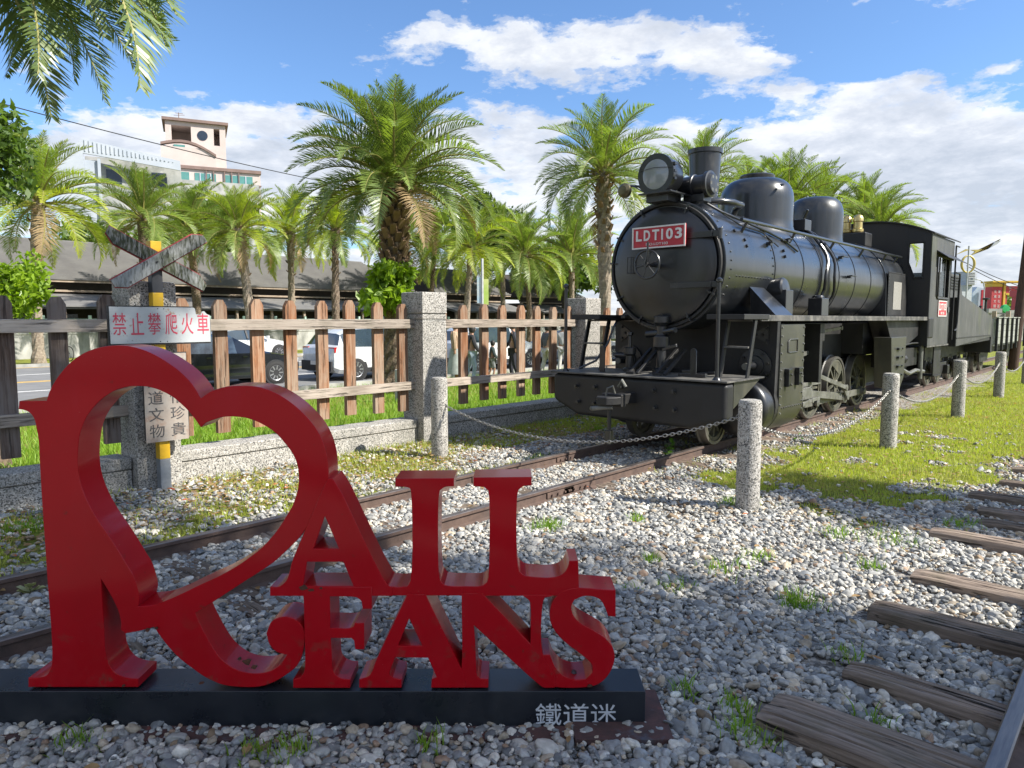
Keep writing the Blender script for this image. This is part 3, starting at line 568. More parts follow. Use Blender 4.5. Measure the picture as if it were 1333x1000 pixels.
L_R = [[(23,522.5),(58.8,522),(61,514),(66,502.7),(78,485),(91,471),(106,460.6),(125.6,453),(145.4,450),(165,450.7),(185,455.7),(201.5,463),(218,473),(232,483.2),(243.4,494),(252.4,505.5),(260,518.7),
  (274,509.7),(292,504),(313.6,502.5),(335,504),(357,511.5),(378.5,525),(396.5,541),(411,559),(420,577),(425,595),(427,612),(426.5,628),(422,648),(412,669),(397,690),
  (388,702),(373,717),(356.5,732),(340,743.6),(319,757),(299,770),(276,785),(253,799.4),(258.5,812),(264.5,824),(274.5,842),(286,858),(302.5,871),(319,877),(335.5,878),(352,874.5),(364,866),(372.6,854),(360,850.5),(350,840.6),(345.7,826),(352,811),(361,805.5),(371,804),(384,808),(392.5,816),(396,828),(395,842),(392,856),(385,869),(368.5,882),(352,891),(335.5,895.5),(306,895.5),(286,892),(266,883),(250,872),(233,859),(220,845.6),(209,832),(199,817.5),
  (178.4,823),(161.6,826),(155.6,821),(156,812.6),(153.7,801),(148.7,788),(139,770),(130,755),(132,789.5),(134,819),(135.5,847),(138,860.5),(143,871),(152,879.5),(165,884),(178.7,885),(178.4,896),(35,896),(35,884),(52,883),(59.6,879.5),(64.5,870),(66,859),(65.4,832),(63.7,806),(59.6,753),(57,714),(54,672.5),(51.4,631),(49.7,603),(48,572),(45.6,559),(43,547),(38,539),(30,534.5),(22,533)],
 [(99.2,600),(100,583.5),(102.5,565),(109,547),(119,532),(132,519),(149,508.5),(165,503.8),(178.4,503),(191.6,504),(208,509),(224.6,518),(234,526),(243.4,535),(252,545.5),(260,557),(267,551),(277.6,546.6),(292,543),(306.4,543),(321,545),(339,552),(357,563.7),(371,579),(382,595),(387,611),(388,626),(385.6,642),(379.3,660),(374,669),(361.5,689),(348,705.6),(340,714),(322,728),(304,740),(283,751.5),(261,761.5),(241.5,771),(220,781),(200,788.3),(178.4,790.5),(180,779.6),(176.5,763),(171,748),(165,738.5),(152,717),(139,697),(125.6,677.5),(112.4,654),(104,633),(100.3,616)]]
L_A1 = [[(427,623.6),(433,623.6),(445.6,644.5),(465.4,686),(485,727),(500,755),(505,762.5),(511,765),(511,776.6),(351,776.6),(351,765),(363.6,764),(372,756.5),(376,746.6),(379.6,732),(397,690),(412,655),(424,628)],
 [(422.5,672.6),(440.7,714.7),(408,714.7)], [(394,763.5),(399.4,732),(446.4,732),(459.6,763.5)]]
L_F = [[(391,764.2),(484,764.2),(484,793),(472,793),(470.5,783),(465,778.5),(456,777),(429.3,776.8),(430,818),(454,818),(460,816),(461.5,811.3),(474,811.3),(474,845.6),(462.3,845.6),(460.7,834),(457.4,831),(430.5,830.8),(431.8,852),(433,872),(437.6,879.4),(446,883.6),(455.7,884.7),(455.7,895.8),(381.5,895.8),(381.5,884.7),(391,882),(395.5,875),(397,862),(396,820),(394.5,776)]]
L_I = [[(514,623.6),(590.8,623),(590.8,633.8),(579,634.7),(572.6,638.8),(571,647.9),(571.3,748.5),(573.4,756.8),(578.4,762.5),(589,764),(604,763.9),(604,776.3),(503,776.3),(507,763.8),(518.4,765),(530,764),(534,756.5),(534.4,640),(533,636),(527,634.6),(514,634.5)]]
L_L = [[(616,622.3),(692.2,621.5),(692.2,633),(681.5,633.8),(675,638.8),(673.3,647.9),(674,737),(676.6,745),(683,750),(694,751.8),(719,752.6),(732,748.5),(738.8,740),(741.3,731),(752.9,730.9),(754,767),(754,776.9),(598,776.9),(598,764),(627,763.4),(633.7,759),(635.6,751.8),(636.6,649.5),(635.3,639.6),(630.4,635),(616,633.8)]]
L_A2 = [[(530,774),(554,774),(599.8,870),(606,884),(606,895.9),(561,895.9),(562,884.4),(568,882),(566,877),(557,857),(514.3,856.3),(507,877),(507.7,880),(511.8,882.7),(522.5,885),(522.5,895.9),(467.3,895.9),(467.3,884.7),(479,881),(483.8,875.3),(488.7,862)],
 [(532.5,806),(549.5,841),(518,841)]]
L_N = [[(600.7,773),(628,773),(690.6,839),(690.6,789.5),(689,783),(683,778),(678,775),(722,775),(718,777),(709.6,778.8),(707,784.6),(707,853.9),(722,880),(722,896.1),(708,896.1),(701.3,891.8),(616.8,815),(618.8,839),(620,872),(621.3,880),(625.4,884),(635.6,885),(635.6,896.1),(598,896.1),(598,880),(600.7,868)]]
L_S = [[(752.5,766),(767,766.7),(788,768.4),(801.7,769),(801.7,804),(791.8,803),(788,792.5),(781.8,782),(771,777.4),(758.7,777.4),(748,782),(744,790.4),(746,801),(756.5,812.5),(773.4,822),(788,831.4),(797.5,843),(800.5,857.6),(796.4,872.4),(788,885),(775.4,893.4),(754.4,896.6),(733.4,896.6),(715,895),(706,880),(704.5,853.4),(716,853.4),(718.5,860),(723,870),(733.4,880.8),(748,886),(762.9,885),(771.3,876.5),(771.3,868),(767,861.8),(754.4,851.3),(737.6,838.7),(725,826),(717.7,813.5),(715.6,801),(717.7,788.3),(722,780),(729,773),(740,768)]]
DL = .128
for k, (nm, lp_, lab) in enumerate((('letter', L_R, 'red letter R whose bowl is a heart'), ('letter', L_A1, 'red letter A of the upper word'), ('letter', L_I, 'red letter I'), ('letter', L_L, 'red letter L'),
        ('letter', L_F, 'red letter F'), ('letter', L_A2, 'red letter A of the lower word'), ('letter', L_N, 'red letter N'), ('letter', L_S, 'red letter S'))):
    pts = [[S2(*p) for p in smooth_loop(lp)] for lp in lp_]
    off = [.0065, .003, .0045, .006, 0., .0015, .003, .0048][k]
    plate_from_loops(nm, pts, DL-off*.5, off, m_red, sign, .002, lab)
# rust holes and torn edge at the foot of the R
m_hole = mat('rust_break', (.05,.018,.012), (.11,.04,.02), 40., .95, bump=.002, bscale=90)
for px_, py_, r_ in ((322,862,.016),(331,868,.012),(312,858,.009),(395,766,.016),(405,768,.011),(418,766,.006),(192,820,.010),(203,818,.007),(768,893,.008),(160,893,.006),(262,889,.008)):
    u_, v_ = S2(px_, py_); pl_ = [(u_+cos(t)*r_*rng.uniform(.5,1.3), v_+sin(t)*r_*rng.uniform(.3,.8)) for t in np.linspace(0, 2*pi, 9, endpoint=False)]
    MB().prism(pl_, 'y', -.0012, .0045).build('rust_spot', m_hole, sign, smooth=0)
bx0, bx1 = -1.80, S2(840, 898)[0]
MB().box(bx0, bx1, -.006, .150, -.06, S2(400, 898.8)[1]).build('plinth', m_slate, sign, bev=.003)
m_whl = mat('white_lettering', (.62,.64,.66), (.5,.52,.54), 30., .6)
def text_mesh(txt, size, mat_, parent, name, loc, rot, depth=.001, align='LEFT', sx=1., bold=0., spacing=1.):
    cu = bpy.data.curves.new(name, 'FONT'); cu.body = txt; cu.size = size; cu.extrude = depth; cu.align_x = align; cu.offset = bold; cu.space_character = spacing; cu.resolution_u = 4
    o = bpy.data.objects.new(name, cu); C.objects.link(o); me = to_mesh(o, name); me.materials.clear(); me.materials.append(mat_)
    xs_ = [v.co.x for v in me.vertices]; ys_ = [v.co.y for v in me.vertices]
    r = link(name, me, parent, loc, rot, (sx, 1, 1)); r['w'] = max(xs_)-min(xs_); return r, (min(xs_), max(xs_), min(ys_), max(ys_))
def fit_text(txt, mat_, parent, name, x0, x1, z0, z1, y, rz=0., depth=.001, bold=0.):
    """lettering fitted to a rectangle on a plane facing -y of its parent (rz turns it)"""
    r, (a, b_, c_, d_) = text_mesh(txt, 1., mat_, parent, name, (0,0,0), (0,0,0), depth, bold=bold)
    me = r.data; sx_, sz_ = (x1-x0)/(b_-a), (z1-z0)/(d_-c_); M = Matrix.Translation((x0, z0, 0)) @ Matrix.Diagonal((sx_, sz_, 1, 1)) @ Matrix.Translation((-a, -c_, 0)); me.transform(M)
    me.transform(Matrix.Rotation(pi/2, 4, 'X')); me.transform(Matrix.Translation((0, y, 0))); r.scale = (1,1,1); del r['w']
    if rz: r.rotation_euler = (0, 0, rz)
    return r
u0, v1 = S2(697, 914.5); u1, v0 = S2(802, 942.5)
fit_text('鐵道迷', m_whl, sign, 'plinth_lettering', u0, u1, v0, v1, -.0075)
# rusted steel bed plate under the plinth
m_plate = mat('flaking_rust_plate', (.055,.032,.028), (.10,.045,.038), 18., .85, bump=.002, bscale=70, layers=(((.07,.075,.09), 9., .55, .63, (1,1,1), .6, .8), ((.25,.06,.045), 14., .6, .68, (1,1,1), None, .6)))
pr_ = empty('steel_bed_plate', 'flaking rusty steel plate sticking out from under the black plinth', 'plate', tuple(sign_o), YAW)
MB().box(.20, .515, -.105, .20, .006, .026).box(-1.7, .199, -.085, .20, -.01, .012).build('plate', m_plate, pr_, bev=.002)
# small clod in the S
cl_ = MB().lathe((0,0,0), (0,0,1), [(-.004,.006), (.006,.010), (.014,.006)], 7).build('clod', m_plate, None, loc=tuple(EYE + ray(747, 878)*((SY+.05)/ray(747, 878).dot(_F)))); tag(cl_, 'small brown clod lying inside the curve of the letter S', 'clod')
# ================================================================ level crossing post
m_yel2 = mat('post_yellow', (.72,.44,.015), (.55,.32,.01), 7., .5, layers=(((.3,.28,.24), 20., .62, .7, (1,1,1), .8, .6),)); m_blk2 = mat('post_black', (.02,.022,.028), (.035,.035,.04), 6., .5)
m_gry2 = mat('post_grey', (.25,.27,.29), (.16,.17,.18), 8., .6)
m_brd = wood('flaking_crossbuck', (.085,.082,.068), (.035,.042,.022), (1, .12, .25), .6, .6, (.30,.31,.30)); m_rde = mat('red_edge_paint', (.33,.02,.03), (.22,.03,.03), 20., .6)
PYc = AX(212, 600, -2.05)     # post foot
post = empty('crossing_post', 'black and yellow crossing post with crossed boards and two white sign boards', 'sign', (-2.085, AX(214, 628, -2.085).y, 0), pi/2)
G0 = Vector(post.location); PXP = [-2.02]
def hz(py, px=207): return AX(px, py, PXP[0]).z      # height seen at that photo row, on the plane of the boards
def pxw(px, py=424): return AX(px, py, PXP[0]).y-G0.y
hw = .040
segs = [(-.02, hz(598), m_gry2), (hz(598), hz(575), m_yel2), (hz(575), hz(447), m_yel2), (hz(447), hz(420), m_blk2), (hz(410), hz(383), m_yel2), (hz(383), hz(350), m_blk2), (hz(350), hz(314), m_yel2)]
PXP[0] = -2.03
for i, (a, b_, mm) in enumerate([(-.02, hz(599), m_gry2), (hz(599), hz(574), m_yel2), (hz(574), hz(500), m_blk2), (hz(500), hz(440), m_yel2), (hz(440), hz(408), m_blk2), (hz(408), hz(381), m_yel2), (hz(381), hz(345), m_blk2), (hz(345), hz(314), m_yel2)]):
    MB().box(-hw, hw, -hw, hw, a, b_).build('post_section', mm, post, bev=.003)
m_wht = mat('sign_enamel_white', (.44,.46,.46), (.36,.38,.38), 3., .35, layers=(((.30,.20,.13), 14., .62, .68, (1,1,1), .8, .8), ((.10,.08,.06), 60., .66, .70, (1,1,1), .8, .8)))
m_wrn = mat('sign_enamel_worn', (.36,.33,.29), (.27,.22,.18), 4., .6, layers=(((.25,.15,.10), 9., .52, .66, (1,1,1), .8, .7),))
m_blk3 = mat('sign_back_black', (.015,.015,.016), None, 4., .6); m_rdt = mat('sign_red_letters', (.50,.03,.07), (.42,.05,.08), 30., .5); m_bkt = mat('sign_black_letters', (.03,.03,.035), (.09,.085,.08), 50., .7)
bdp = -.070
x0_, x1_, z0_, z1_ = pxw(142), pxw(272.5), (hz(448,142)+hz(445,272))/2, (hz(399,142)+hz(401,272))/2
# upper board with one chipped corner
poly = [(x0_, z0_), (x1_, z0_), (x1_, z1_-.062), (x1_-.025, z1_-.05), (x1_-.045, z1_-.028), (x1_-.062, z1_-.03), (x1_-.075, z1_-.058), (x1_-.112, z1_-.052), (x1_-.118, z1_-.01), (x1_-.13, z1_), (x0_, z1_)]
brd = MB().prism(poly, 'y', bdp, bdp+.006).build('notice_board', m_wht, post, smooth=0); brd['label'] = 'white enamel notice board with red characters'
MB().box(x0_-.012, x1_+.006, bdp+.007, bdp+.022, z0_-.012, z1_-.055).build('board_backing', m_blk3, brd); MB().box(x0_-.012, x1_-.13, bdp+.007, bdp+.022, z1_-.054, z1_+.008).build('board_backing', m_blk3, brd)
cw = (x1_-x0_)/6
for i, ch in enumerate('禁止攀爬火車'):
    a = x0_+cw*i+cw*.16; fit_text(ch, m_rdt, brd, 'character', a, a+cw*.74, z0_+.065, z0_+.065+.165, bdp-.001, bold=.0)
for px_, py_ in ((205,402),(213,402),(207,444.5),(216,444.5)): MB().cyl((pxw(px_), bdp-.004, hz(py_)), (pxw(px_), bdp, hz(py_)), .0035, n=8).build('rivet', m_blk3, brd)
# lower board with two columns of characters
PXP[0] = -2.022
x0_, x1_, z0_, z1_ = pxw(189,550), pxw(245,550), hz(574,217), hz(460,217)
brd = MB().box(x0_, x1_, -.070, -.064, z0_, z1_).build('notice_board', m_wrn, post); brd['label'] = 'stained upright notice board with black characters'
MB().box(x0_-.006, x1_+.008, -.063, -.057, z0_+.02, z1_+.008).build('board_backing', m_blk3, brd)
cw = (x1_-x0_)/2; ch_h = (z1_-z0_)/5.2
for c_, s_ in ((0, '鐵道文物'), (1, '請愛惜珍貴')):
    for j, ch in enumerate(s_[::-1]):
        a = x0_+cw*c_+cw*.17; zz = z0_+.035+ch_h*j*.98; fit_text(ch, m_bkt, brd, 'character', a, a+cw*.68, zz, zz+ch_h*.78, -.0715)
# the crossed boards
def cbuck(p0, p1, w_, y, red):
    a, b_ = Vector((pxw(*p0), hz(p0[1],p0[0]))), Vector((pxw(*p1), hz(p1[1],p1[0]))); d = (b_-a).normalized(); n_ = Vector((-d.y, d.x))*w_/2; t_ = .05
    poly = [a+d*t_-n_, a+d*.0-n_*.55, a+n_*.0, a+d*t_*1.3+n_, b_-d*t_*1.2+n_, b_+n_*.2, b_-d*.03-n_]
    poly = [a+n_*.75, a-n_*.2, a+d*.075-n_, b_-n_*.75, b_+n_*.2, b_-d*.075+n_]
    o = MB().prism([tuple(q) for q in poly], 'y', y, y+.016).build('crossbuck_board', m_brd, post, bev=.002)
    e = MB(); k = 1.12
    c_ = (a+b_)/2; poly2 = [c_+(q-c_)*1.0 + (n_ if (q-c_).dot(n_) > 0 else -n_)*.14 for q in poly]
    e.prism([tuple(q) for q in poly2], 'y', y+.0165, y+.022); e.build('red_backing', m_rde, o)
cbuck((138,301), (267,373), .115, -.080, 0); cbuck((146,372), (263,309), .115, -.106, 1)
MB().cyl((pxw(205), -.115, hz(342)), (pxw(205), -.05, hz(342)), .008, n=8).build('bolt', m_blk3, post)
# wilted plant by the left rail
m_wilt = mat('pale_wilted_leaf', (.34,.33,.16), (.26,.27,.12), 9., .6, trans=.2); wp = empty('wilted_plant', 'wilted pale leaved weed against the rail at the left edge', 'plant', tuple(G(40, 778)))
for k in range(9):
    a = rng.uniform(0, 6.28); l_ = rng.uniform(.05, .085); e = rng.uniform(.1, .9); d = Vector((cos(a)*cos(e), sin(a)*cos(e), sin(e))); s_ = d.cross(Vector((0,0,1))).normalized(); b0_ = Vector((0, 0, .02+rng.random()*.03))
    mb = MB(); P_ = [b0_, b0_+d*l_*.35+s_*l_*.3, b0_+d*l_*.75+s_*l_*.24, b0_+d*l_-Vector((0,0,.012)), b0_+d*l_*.75-s_*l_*.24, b0_+d*l_*.35-s_*l_*.3, b0_+d*l_*.5-Vector((0,0,.01))]
    mb.add(P_, [(i, (i+1)%6, 6) for i in range(6)]); mb.tube([Vector((0,0,-.01)), b0_], .002, 5); mb.build('leaf', m_wilt, wp, fix=False)
# ================================================================ steam locomotive
DUST = ((.09,.08,.065), 3.5, .58, .82, (1,1,.45), .85, .32)
m_blk = mat('gloss_black_boiler', (.010,.012,.015), (.016,.018,.021), 2.5, .26, .40, coat=.55, coat_rough=.17, bump=.0014, bscale=7, stretch=(1,1,.35), layers=(((.055,.055,.053), 9., .55, .80, (1.6,1.6,.12), .55, .45), ((.11,.09,.06), 1.1, .66, .88, (1,1,1), .7, .3)))
m_blk1 = mat('black_enamel', (.010,.011,.013), (.018,.019,.021), 4., .28, .42, coat=.4, coat_rough=.2, bump=.0005, bscale=20, layers=(((.09,.085,.07), 12., .60, .8, (1,1,.4), .7, .35),))
m_mat = mat('dusty_black_frame', (.010,.010,.011), (.019,.018,.017), 5., .46, .62, bump=.001, bscale=30, layers=(DUST,))
m_deck = mat('worn_black_deck', (.035,.034,.032), (.11,.105,.095), 6., .5, .75, bump=.001, bscale=40, layers=(((.26,.245,.215), 7., .5, .72, (1,1,1), .8, .65),))
m_rod = mat('grey_rod', (.12,.12,.105), (.19,.19,.17), 7., .42, .55, metal=.35, layers=(((.05,.04,.03), 10., .55, .7, (1,1,1), .7, .7),))
m_cyl = mat('dusty_cylinder_jacket', (.030,.030,.026), (.048,.048,.038), 3., .38, .5, coat=.15, bump=.0008, bscale=25, layers=(((.15,.135,.08), 3., .5, .75, (1,1,.3), .7, .5),))
m_brass = mat('brass', (.62,.48,.20), (.42,.32,.13), 8., .32, .45, metal=.9); m_lens = mat('lamp_glass', (.25,.27,.27), (.21,.23,.23), 2., .12, coat=.6)
m_glass = mat('window_glass', (.25,.32,.36), None, 1., .08, coat=.8); m_glass.node_tree.nodes['Principled BSDF'].inputs['Alpha'].default_value = .18
m_prd = mat('plate_red', (.46,.025,.04), (.38,.02,.035), 20., .4); m_pwh = mat('plate_white', (.68,.66,.63), (.6,.58,.55), 20., .45); m_gplate = mat('weathered_maker_plate', (.30,.29,.26), (.20,.19,.17), 40., .6, bump=.002, bscale=90)
m_side = mat('faded_tender_side', (.036,.037,.037), (.07,.07,.066), 2., .45, .6, bump=.0008, bscale=12, layers=(((.22,.21,.19), 8., .55, .75, (1,1.6,.10), .8, .5), ((.14,.16,.04), 1.6, .56, .76, (1,1,.5), .9, .35)))
def vehicle(name, label, cat, y): return empty(name, label, cat, (0, y, 0))
LOCO = vehicle('steam_locomotive', 'black narrow gauge steam locomotive with red LDT103 number plate on its round front', 'locomotive', 8.9); DYL = .1
def LP(mb, name, m_=None, bev=0., smooth=35, parent=None, root=None):
    root = root or LOCO; parent = parent or root
    return mb.build(name, m_ or m_mat, parent, bev, smooth, loc=((-root.location-Vector((0, DYL if root == LOCO else 0, 0))) if parent == root else None))
BZ, R0 = 1.88, .632
# smokebox, boiler, firebox
LP(MB().lathe((0,0,BZ), (0,1,0), [(6.42,.58), (6.42,.640), (6.425,.647), (6.475,.647), (6.48,.634), (7.62,.634)], 64), 'smokebox', m_blk)
LP(MB().lathe((0,0,BZ), (0,1,0), [(7.60,.60), (7.60,.640), (7.645,.640), (7.645,.60)], 64), 'boiler_band', m_blk1)
LP(MB().lathe((0,0,BZ), (0,1,0), [(7.62,.628), (11.7,.628)], 64), 'boiler', m_blk)
for y_ in (8.45, 9.02, 9.66, 10.3, 11.0): LP(MB().lathe((0,0,BZ), (0,1,0), [(y_-.012,.60), (y_-.012,.6335), (y_+.012,.6335), (y_+.012,.60)], 64), 'boiler_band', m_blk1)
fbp = [(.645*sin(a), BZ+.645*cos(a)) for a in np.linspace(-pi/2, pi/2, 25)]; fbp = [(-.66,1.0)] + [(-.655, 1.4)] + fbp + [(.655,1.4), (.66,1.0)]
LP(MB().prism(fbp, 'y', 11.68, 12.88), 'firebox', m_blk, .004)
o = LP(MB().prism([(11.72,1.395),(12.82,1.395),(12.62,2.06),(11.72,2.06)], 'x', .658, .668), 'side_plate', m_mat, .002); LP(MB().box(.669, .674, 11.98, 12.42, 1.50, 1.92), 'maker_plate', m_gplate, parent=o)
rv = MB()
for z_ in np.arange(1.44, 2.05, .05): rv.lathe((.668, 11.745, z_), (1,0,0), [(0,.008), (.005,.006)], 6); 
for y_ in np.arange(11.75, 12.75, .05): rv.lathe((.668, y_, 1.415), (1,0,0), [(0,.008), (.005,.006)], 6); rv.lathe((.668, y_-.05, 2.045), (1,0,0), [(0,.008), (.005,.006)], 6)
LP(rv, 'rivets', m_mat, parent=o)
# smokebox door
door = LP(MB().lathe((0,0,BZ), (0,-1,0), [(-6.44,.555), (-6.40,.575), (-6.385,.572), (-6.375,.555), (-6.355,.48), (-6.335,.34), (-6.325,.18), (-6.322,.001)], 64), 'smokebox_door', m_blk1)
LP(MB().lathe((0,0,BZ), (0,1,0), [(6.395,.59), (6.385,.595), (6.385,.615), (6.42,.62)], 64, cap=False), 'door_ring', m_mat)
for z_, nm in ((BZ+.27, 'door_hinge'), (BZ-.20, 'door_hinge')): LP(MB().box(.12, .545, 6.322, 6.342, z_-.028, z_+.028).cyl((.61, 6.36, z_-.05), (.61, 6.36, z_+.05), .022, n=12).box(.53, .62, 6.335, 6.375, z_-.028, z_+.028), nm, m_blk1, .003)
for a in (25, 60, 118, 150, 205, 238, 275, 300, 335):
    a = radians(a); c_ = Vector((sin(a)*.585, 6.38, BZ+cos(a)*.585)); LP(MB().bar(c_+Vector((sin(a)*.045,0,cos(a)*.045)), c_-Vector((sin(a)*.045,0,cos(a)*.045)), .022, .018).cyl(c_, c_-Vector((0,.03,0)), .012, n=8), 'door_clamp', m_blk1, .002)
hwc = Vector((-.20, 6.23, BZ)); hwc = Vector((-.01, 6.10, BZ+.0))
wh = MB().tube([hwc+Vector((cos(t)*.135, 0, sin(t)*.135)) for t in np.linspace(0, 2*pi, 28, endpoint=False)], .011, 8, closed=True)
for k in range(6):
    t = k*pi/3+.2; wh.tube([hwc, hwc+Vector((cos(t)*.135,0,sin(t)*.135))], .008, 6)
wh.cyl(hwc-Vector((0,.03,0)), hwc+Vector((0,.24,0)), .022, n=12); LP(wh, 'hand_wheel', m_blk1)
LP(MB().tube([hwc+Vector((.0,-.03,0)), hwc+Vector((.03,-.045,.09)), hwc+Vector((.035,-.045,.21))], .010, 8), 'door_handle', m_blk1)
LP(MB().tube([(-.30,6.33,BZ-.06),(-.30,6.31,BZ-.06),(-.30,6.31,BZ+.10),(-.37,6.31,BZ+.10),(-.37,6.31,BZ-.06),(-.30,6.31,BZ-.06)], .006, 6), 'plate_bracket', m_blk1)
# number plate, corners measured on the photograph
pc = [AY(px, py, 6.16) for px, py in ((823,326),(892,319.5),(893.5,289.5),(823.5,298))]
pw = (pc[1]-pc[0]).length; xa, xb = pc[0].x, pc[1].x; za, zb = (pc[0].z+pc[1].z)/2, (pc[2].z+pc[3].z)/2
plate = LP(MB().box(xa, xb, 6.262, 6.275, za, zb), 'number_plate', m_prd, .002)
fr = MB(); t_ = .014
fr.box(xa, xb, 6.255, 6.2615, za, za+t_).box(xa, xb, 6.255, 6.2615, zb-t_, zb).box(xa, xa+t_, 6.255, 6.2615, za+t_, zb-t_).box(xb-t_, xb, 6.255, 6.2615, za+t_, zb-t_)
LP(fr, 'plate_border', m_pwh, parent=plate)
H_, W_ = zb-za, xb-xa
xx = xa+W_*.075; 
for ch, w_ in (('L',.11),('D',.12),('T',.13),('1',.045),('0',.125),('3',.125)):
    if ch == '1': LP(MB().box(xx, xx+W_*.03, 6.2555, 6.2618, za+H_*.36, za+H_*.84), 'character', m_pwh, parent=plate)
    else: fit_text(ch, m_pwh, plate, 'character', xx, xx+W_*w_, za+H_*.36, za+H_*.84, 6.2585, depth=.003, bold=.028)
    xx += W_*(w_+.042)
fit_text('NO.LDT103', m_pwh, plate, 'character', xa+W_*.27, xa+W_*.68, za+H_*.14, za+H_*.25, 6.2595, depth=.002)
LP(MB().box(xa+.1, xa+.14, 6.275, 6.36, za+.08, za+.13).box(xb-.14, xb-.1, 6.275, 6.36, za+.08, za+.13), 'plate_bracket', m_blk1)
# headlight, generator, bell
hl = Vector((0, 6.23, 2.745))
h_ = LP(MB().lathe(hl, (0,1,0), [(-.02,.172), (-.02,.198), (.02,.200), (.025,.190), (.05,.190), (.20,.178), (.27,.14), (.30,.09), (.305,.0)], 40), 'headlight', m_blk1)
LP(MB().lathe(hl, (0,-1,0), [(.0,.170), (.012,.171), (.026,.12), (.032,.0)], 40), 'lamp_lens', m_lens, parent=h_)
LP(MB().tube([hl+Vector((-.17,-.033,.05)), hl+Vector((0,-.045,.06)), hl+Vector((.17,-.033,.045))], .003, 5), 'lens_wire', m_blk1, parent=h_)
for a in (-.5, .2, .9): LP(MB().box(.17, .205, 6.22+.0, 6.26, hl.z-.02+a*.1, hl.z+.005+a*.1), 'lamp_catch', m_blk1, .002)
LP(MB().box(-.16, .20, 6.16, 6.56, 2.555, 2.572).box(-.12, .12, 6.24, 6.50, 2.49, 2.556).box(-.09, .09, 6.30, 6.5, 2.57, 2.60), 'headlight_bracket', m_blk1, .004)
g0 = Vector((.10, 6.62, 2.665)); gn = MB().lathe(g0, (1,0,0), [(-.05,.05), (-.045,.095), (.08,.100), (.085,.112), (.11,.112), (.115,.102), (.22,.100), (.235,.125), (.275,.128), (.28,.11), (.31,.09), (.315,.0)], 28)
gen = LP(gn, 'turbo_generator', m_blk1)
for k in range(6): t = k*pi/3; LP(MB().lathe(g0+Vector((.29, cos(t)*.068, sin(t)*.068)), (1,0,0), [(0,.022), (.022,.018)], 8), 'vent_boss', m_rod, parent=gen)
LP(MB().box(.12, .34, 6.54, 6.70, 2.50, 2.57), 'generator_foot', m_blk1, .004)
bl = Vector((-.42, 6.32, 2.655)); LP(MB().lathe(bl, (0,-1,0), [(-.05,.02), (-.04,.055), (-.01,.075), (.02,.072), (.045,.045), (.05,0.)], 24), 'bell', mat('aged_bronze', (.10,.085,.05), (.17,.15,.09), 20., .4, metal=.7))
LP(MB().tube([bl+Vector((.02,.03,.05)), bl+Vector((.14,.04,.03)), (-.12, 6.32, 2.565)], .012, 8).tube([bl+Vector((.0,.02,.06)), bl+Vector((.12,.0,.02)), (-.10, 6.30, 2.56)], .006, 6), 'bell_bracket', m_blk1)
# chimney and domes
cb = Vector((0, 7.20, 0))
LP(MB().lathe(cb, (0,0,1), [(2.38,.27), (2.47,.235), (2.53,.155), (2.60,.142), (3.09,.168), (3.095,.182), (3.14,.184), (3.145,.16), (3.05,.14), (2.7,.12)], 40, cap=False), 'chimney', m_blk1)
LP(MB().tube([(.18,6.95,2.56), (.27,7.02,2.56), (.33,7.2,2.56), (.32,7.42,2.56), (.20,7.55,2.55), (.15,7.56,2.44)], .036, 12), 'exhaust_pipe', m_blk)
LP(MB().tube([(.22,6.62,2.53), (.22,6.85,2.54), (.16,7.0,2.56)], .022, 8), 'exhaust_pipe', m_blk1)
def dome(y_, r, zt, name):
    pr = [(2.20,r+.045), (2.36,r+.03), (2.44,r+.004), (2.52,r)] + [(zt-.30+.26*sin(a), r*(.18+.82*cos(a)**.55) if a < pi/2-.01 else r*.2) for a in np.linspace(0, pi/2, 12)]
    o = LP(MB().lathe((0,y_,0), (0,0,1), pr, 48), name, m_blk); return o
o = dome(8.52, .425, 3.06, 'sand_dome'); LP(MB().lathe((0,8.52,0), (0,0,1), [(3.02,.20), (3.055,.205), (3.07,.19), (3.075,.0)], 32), 'dome_lid', m_blk1, parent=o)
LP(MB().tube([(.38,8.30,2.88), (.42,8.28,2.88)], .014, 8), 'dome_fitting', m_blk1, parent=o)
o = dome(10.50, .365, 3.09, 'steam_dome'); LP(MB().tube([(.30,10.78,2.82),(.33,10.86,2.82),(.33,10.86,2.72)], .008, 6), 'dome_fitting', m_blk1, parent=o)
vm = LP(MB().box(-.20, .24, 12.0, 12.34, 2.48, 2.70), 'valve_mount', m_mat, .02)
for x_ in (-.085, .085):
    LP(MB().lathe((x_,12.12,0), (0,0,1), [(2.70,.07), (2.72,.085), (2.76,.085), (2.77,.068), (2.87,.064), (2.88,.078), (2.93,.078), (2.965,.06), (2.985,.03), (2.99,0)], 24), 'safety_valve', m_brass)
# handrail and pipes
hr = [(.585, 6.86, 2.33), (.585, 9.6, 2.33), (.585, 12.7, 2.33)]
LP(MB().tube(hr, .019, 10), 'handrail', m_blk); LP(MB().tube([(-a, b_, c_) for a, b_, c_ in hr], .019, 10), 'handrail', m_blk)
for y_ in (7.0, 8.25, 9.55, 10.75, 11.85, 12.45):
    for s_ in (1, -1): LP(MB().tube([(s_*.585, y_, 2.33), (s_*.53, y_-.02, 2.22), (s_*.50, y_-.03, 2.20)], .016, 8).lathe((s_*.50, y_-.03, 2.21), (s_*.6,0,.5), [(0,.032), (.02,.03)], 10), 'handrail_bracket', m_blk1)
def wrap(y0, y1, a0, a1, r, rr, n=14):
    return [(sin(radians(a0+(a1-a0)*k/n))*r, y0+(y1-y0)*k/n+.04*sin(k*1.1), BZ+cos(radians(a0+(a1-a0)*k/n))*r) for k in range(n+1)]
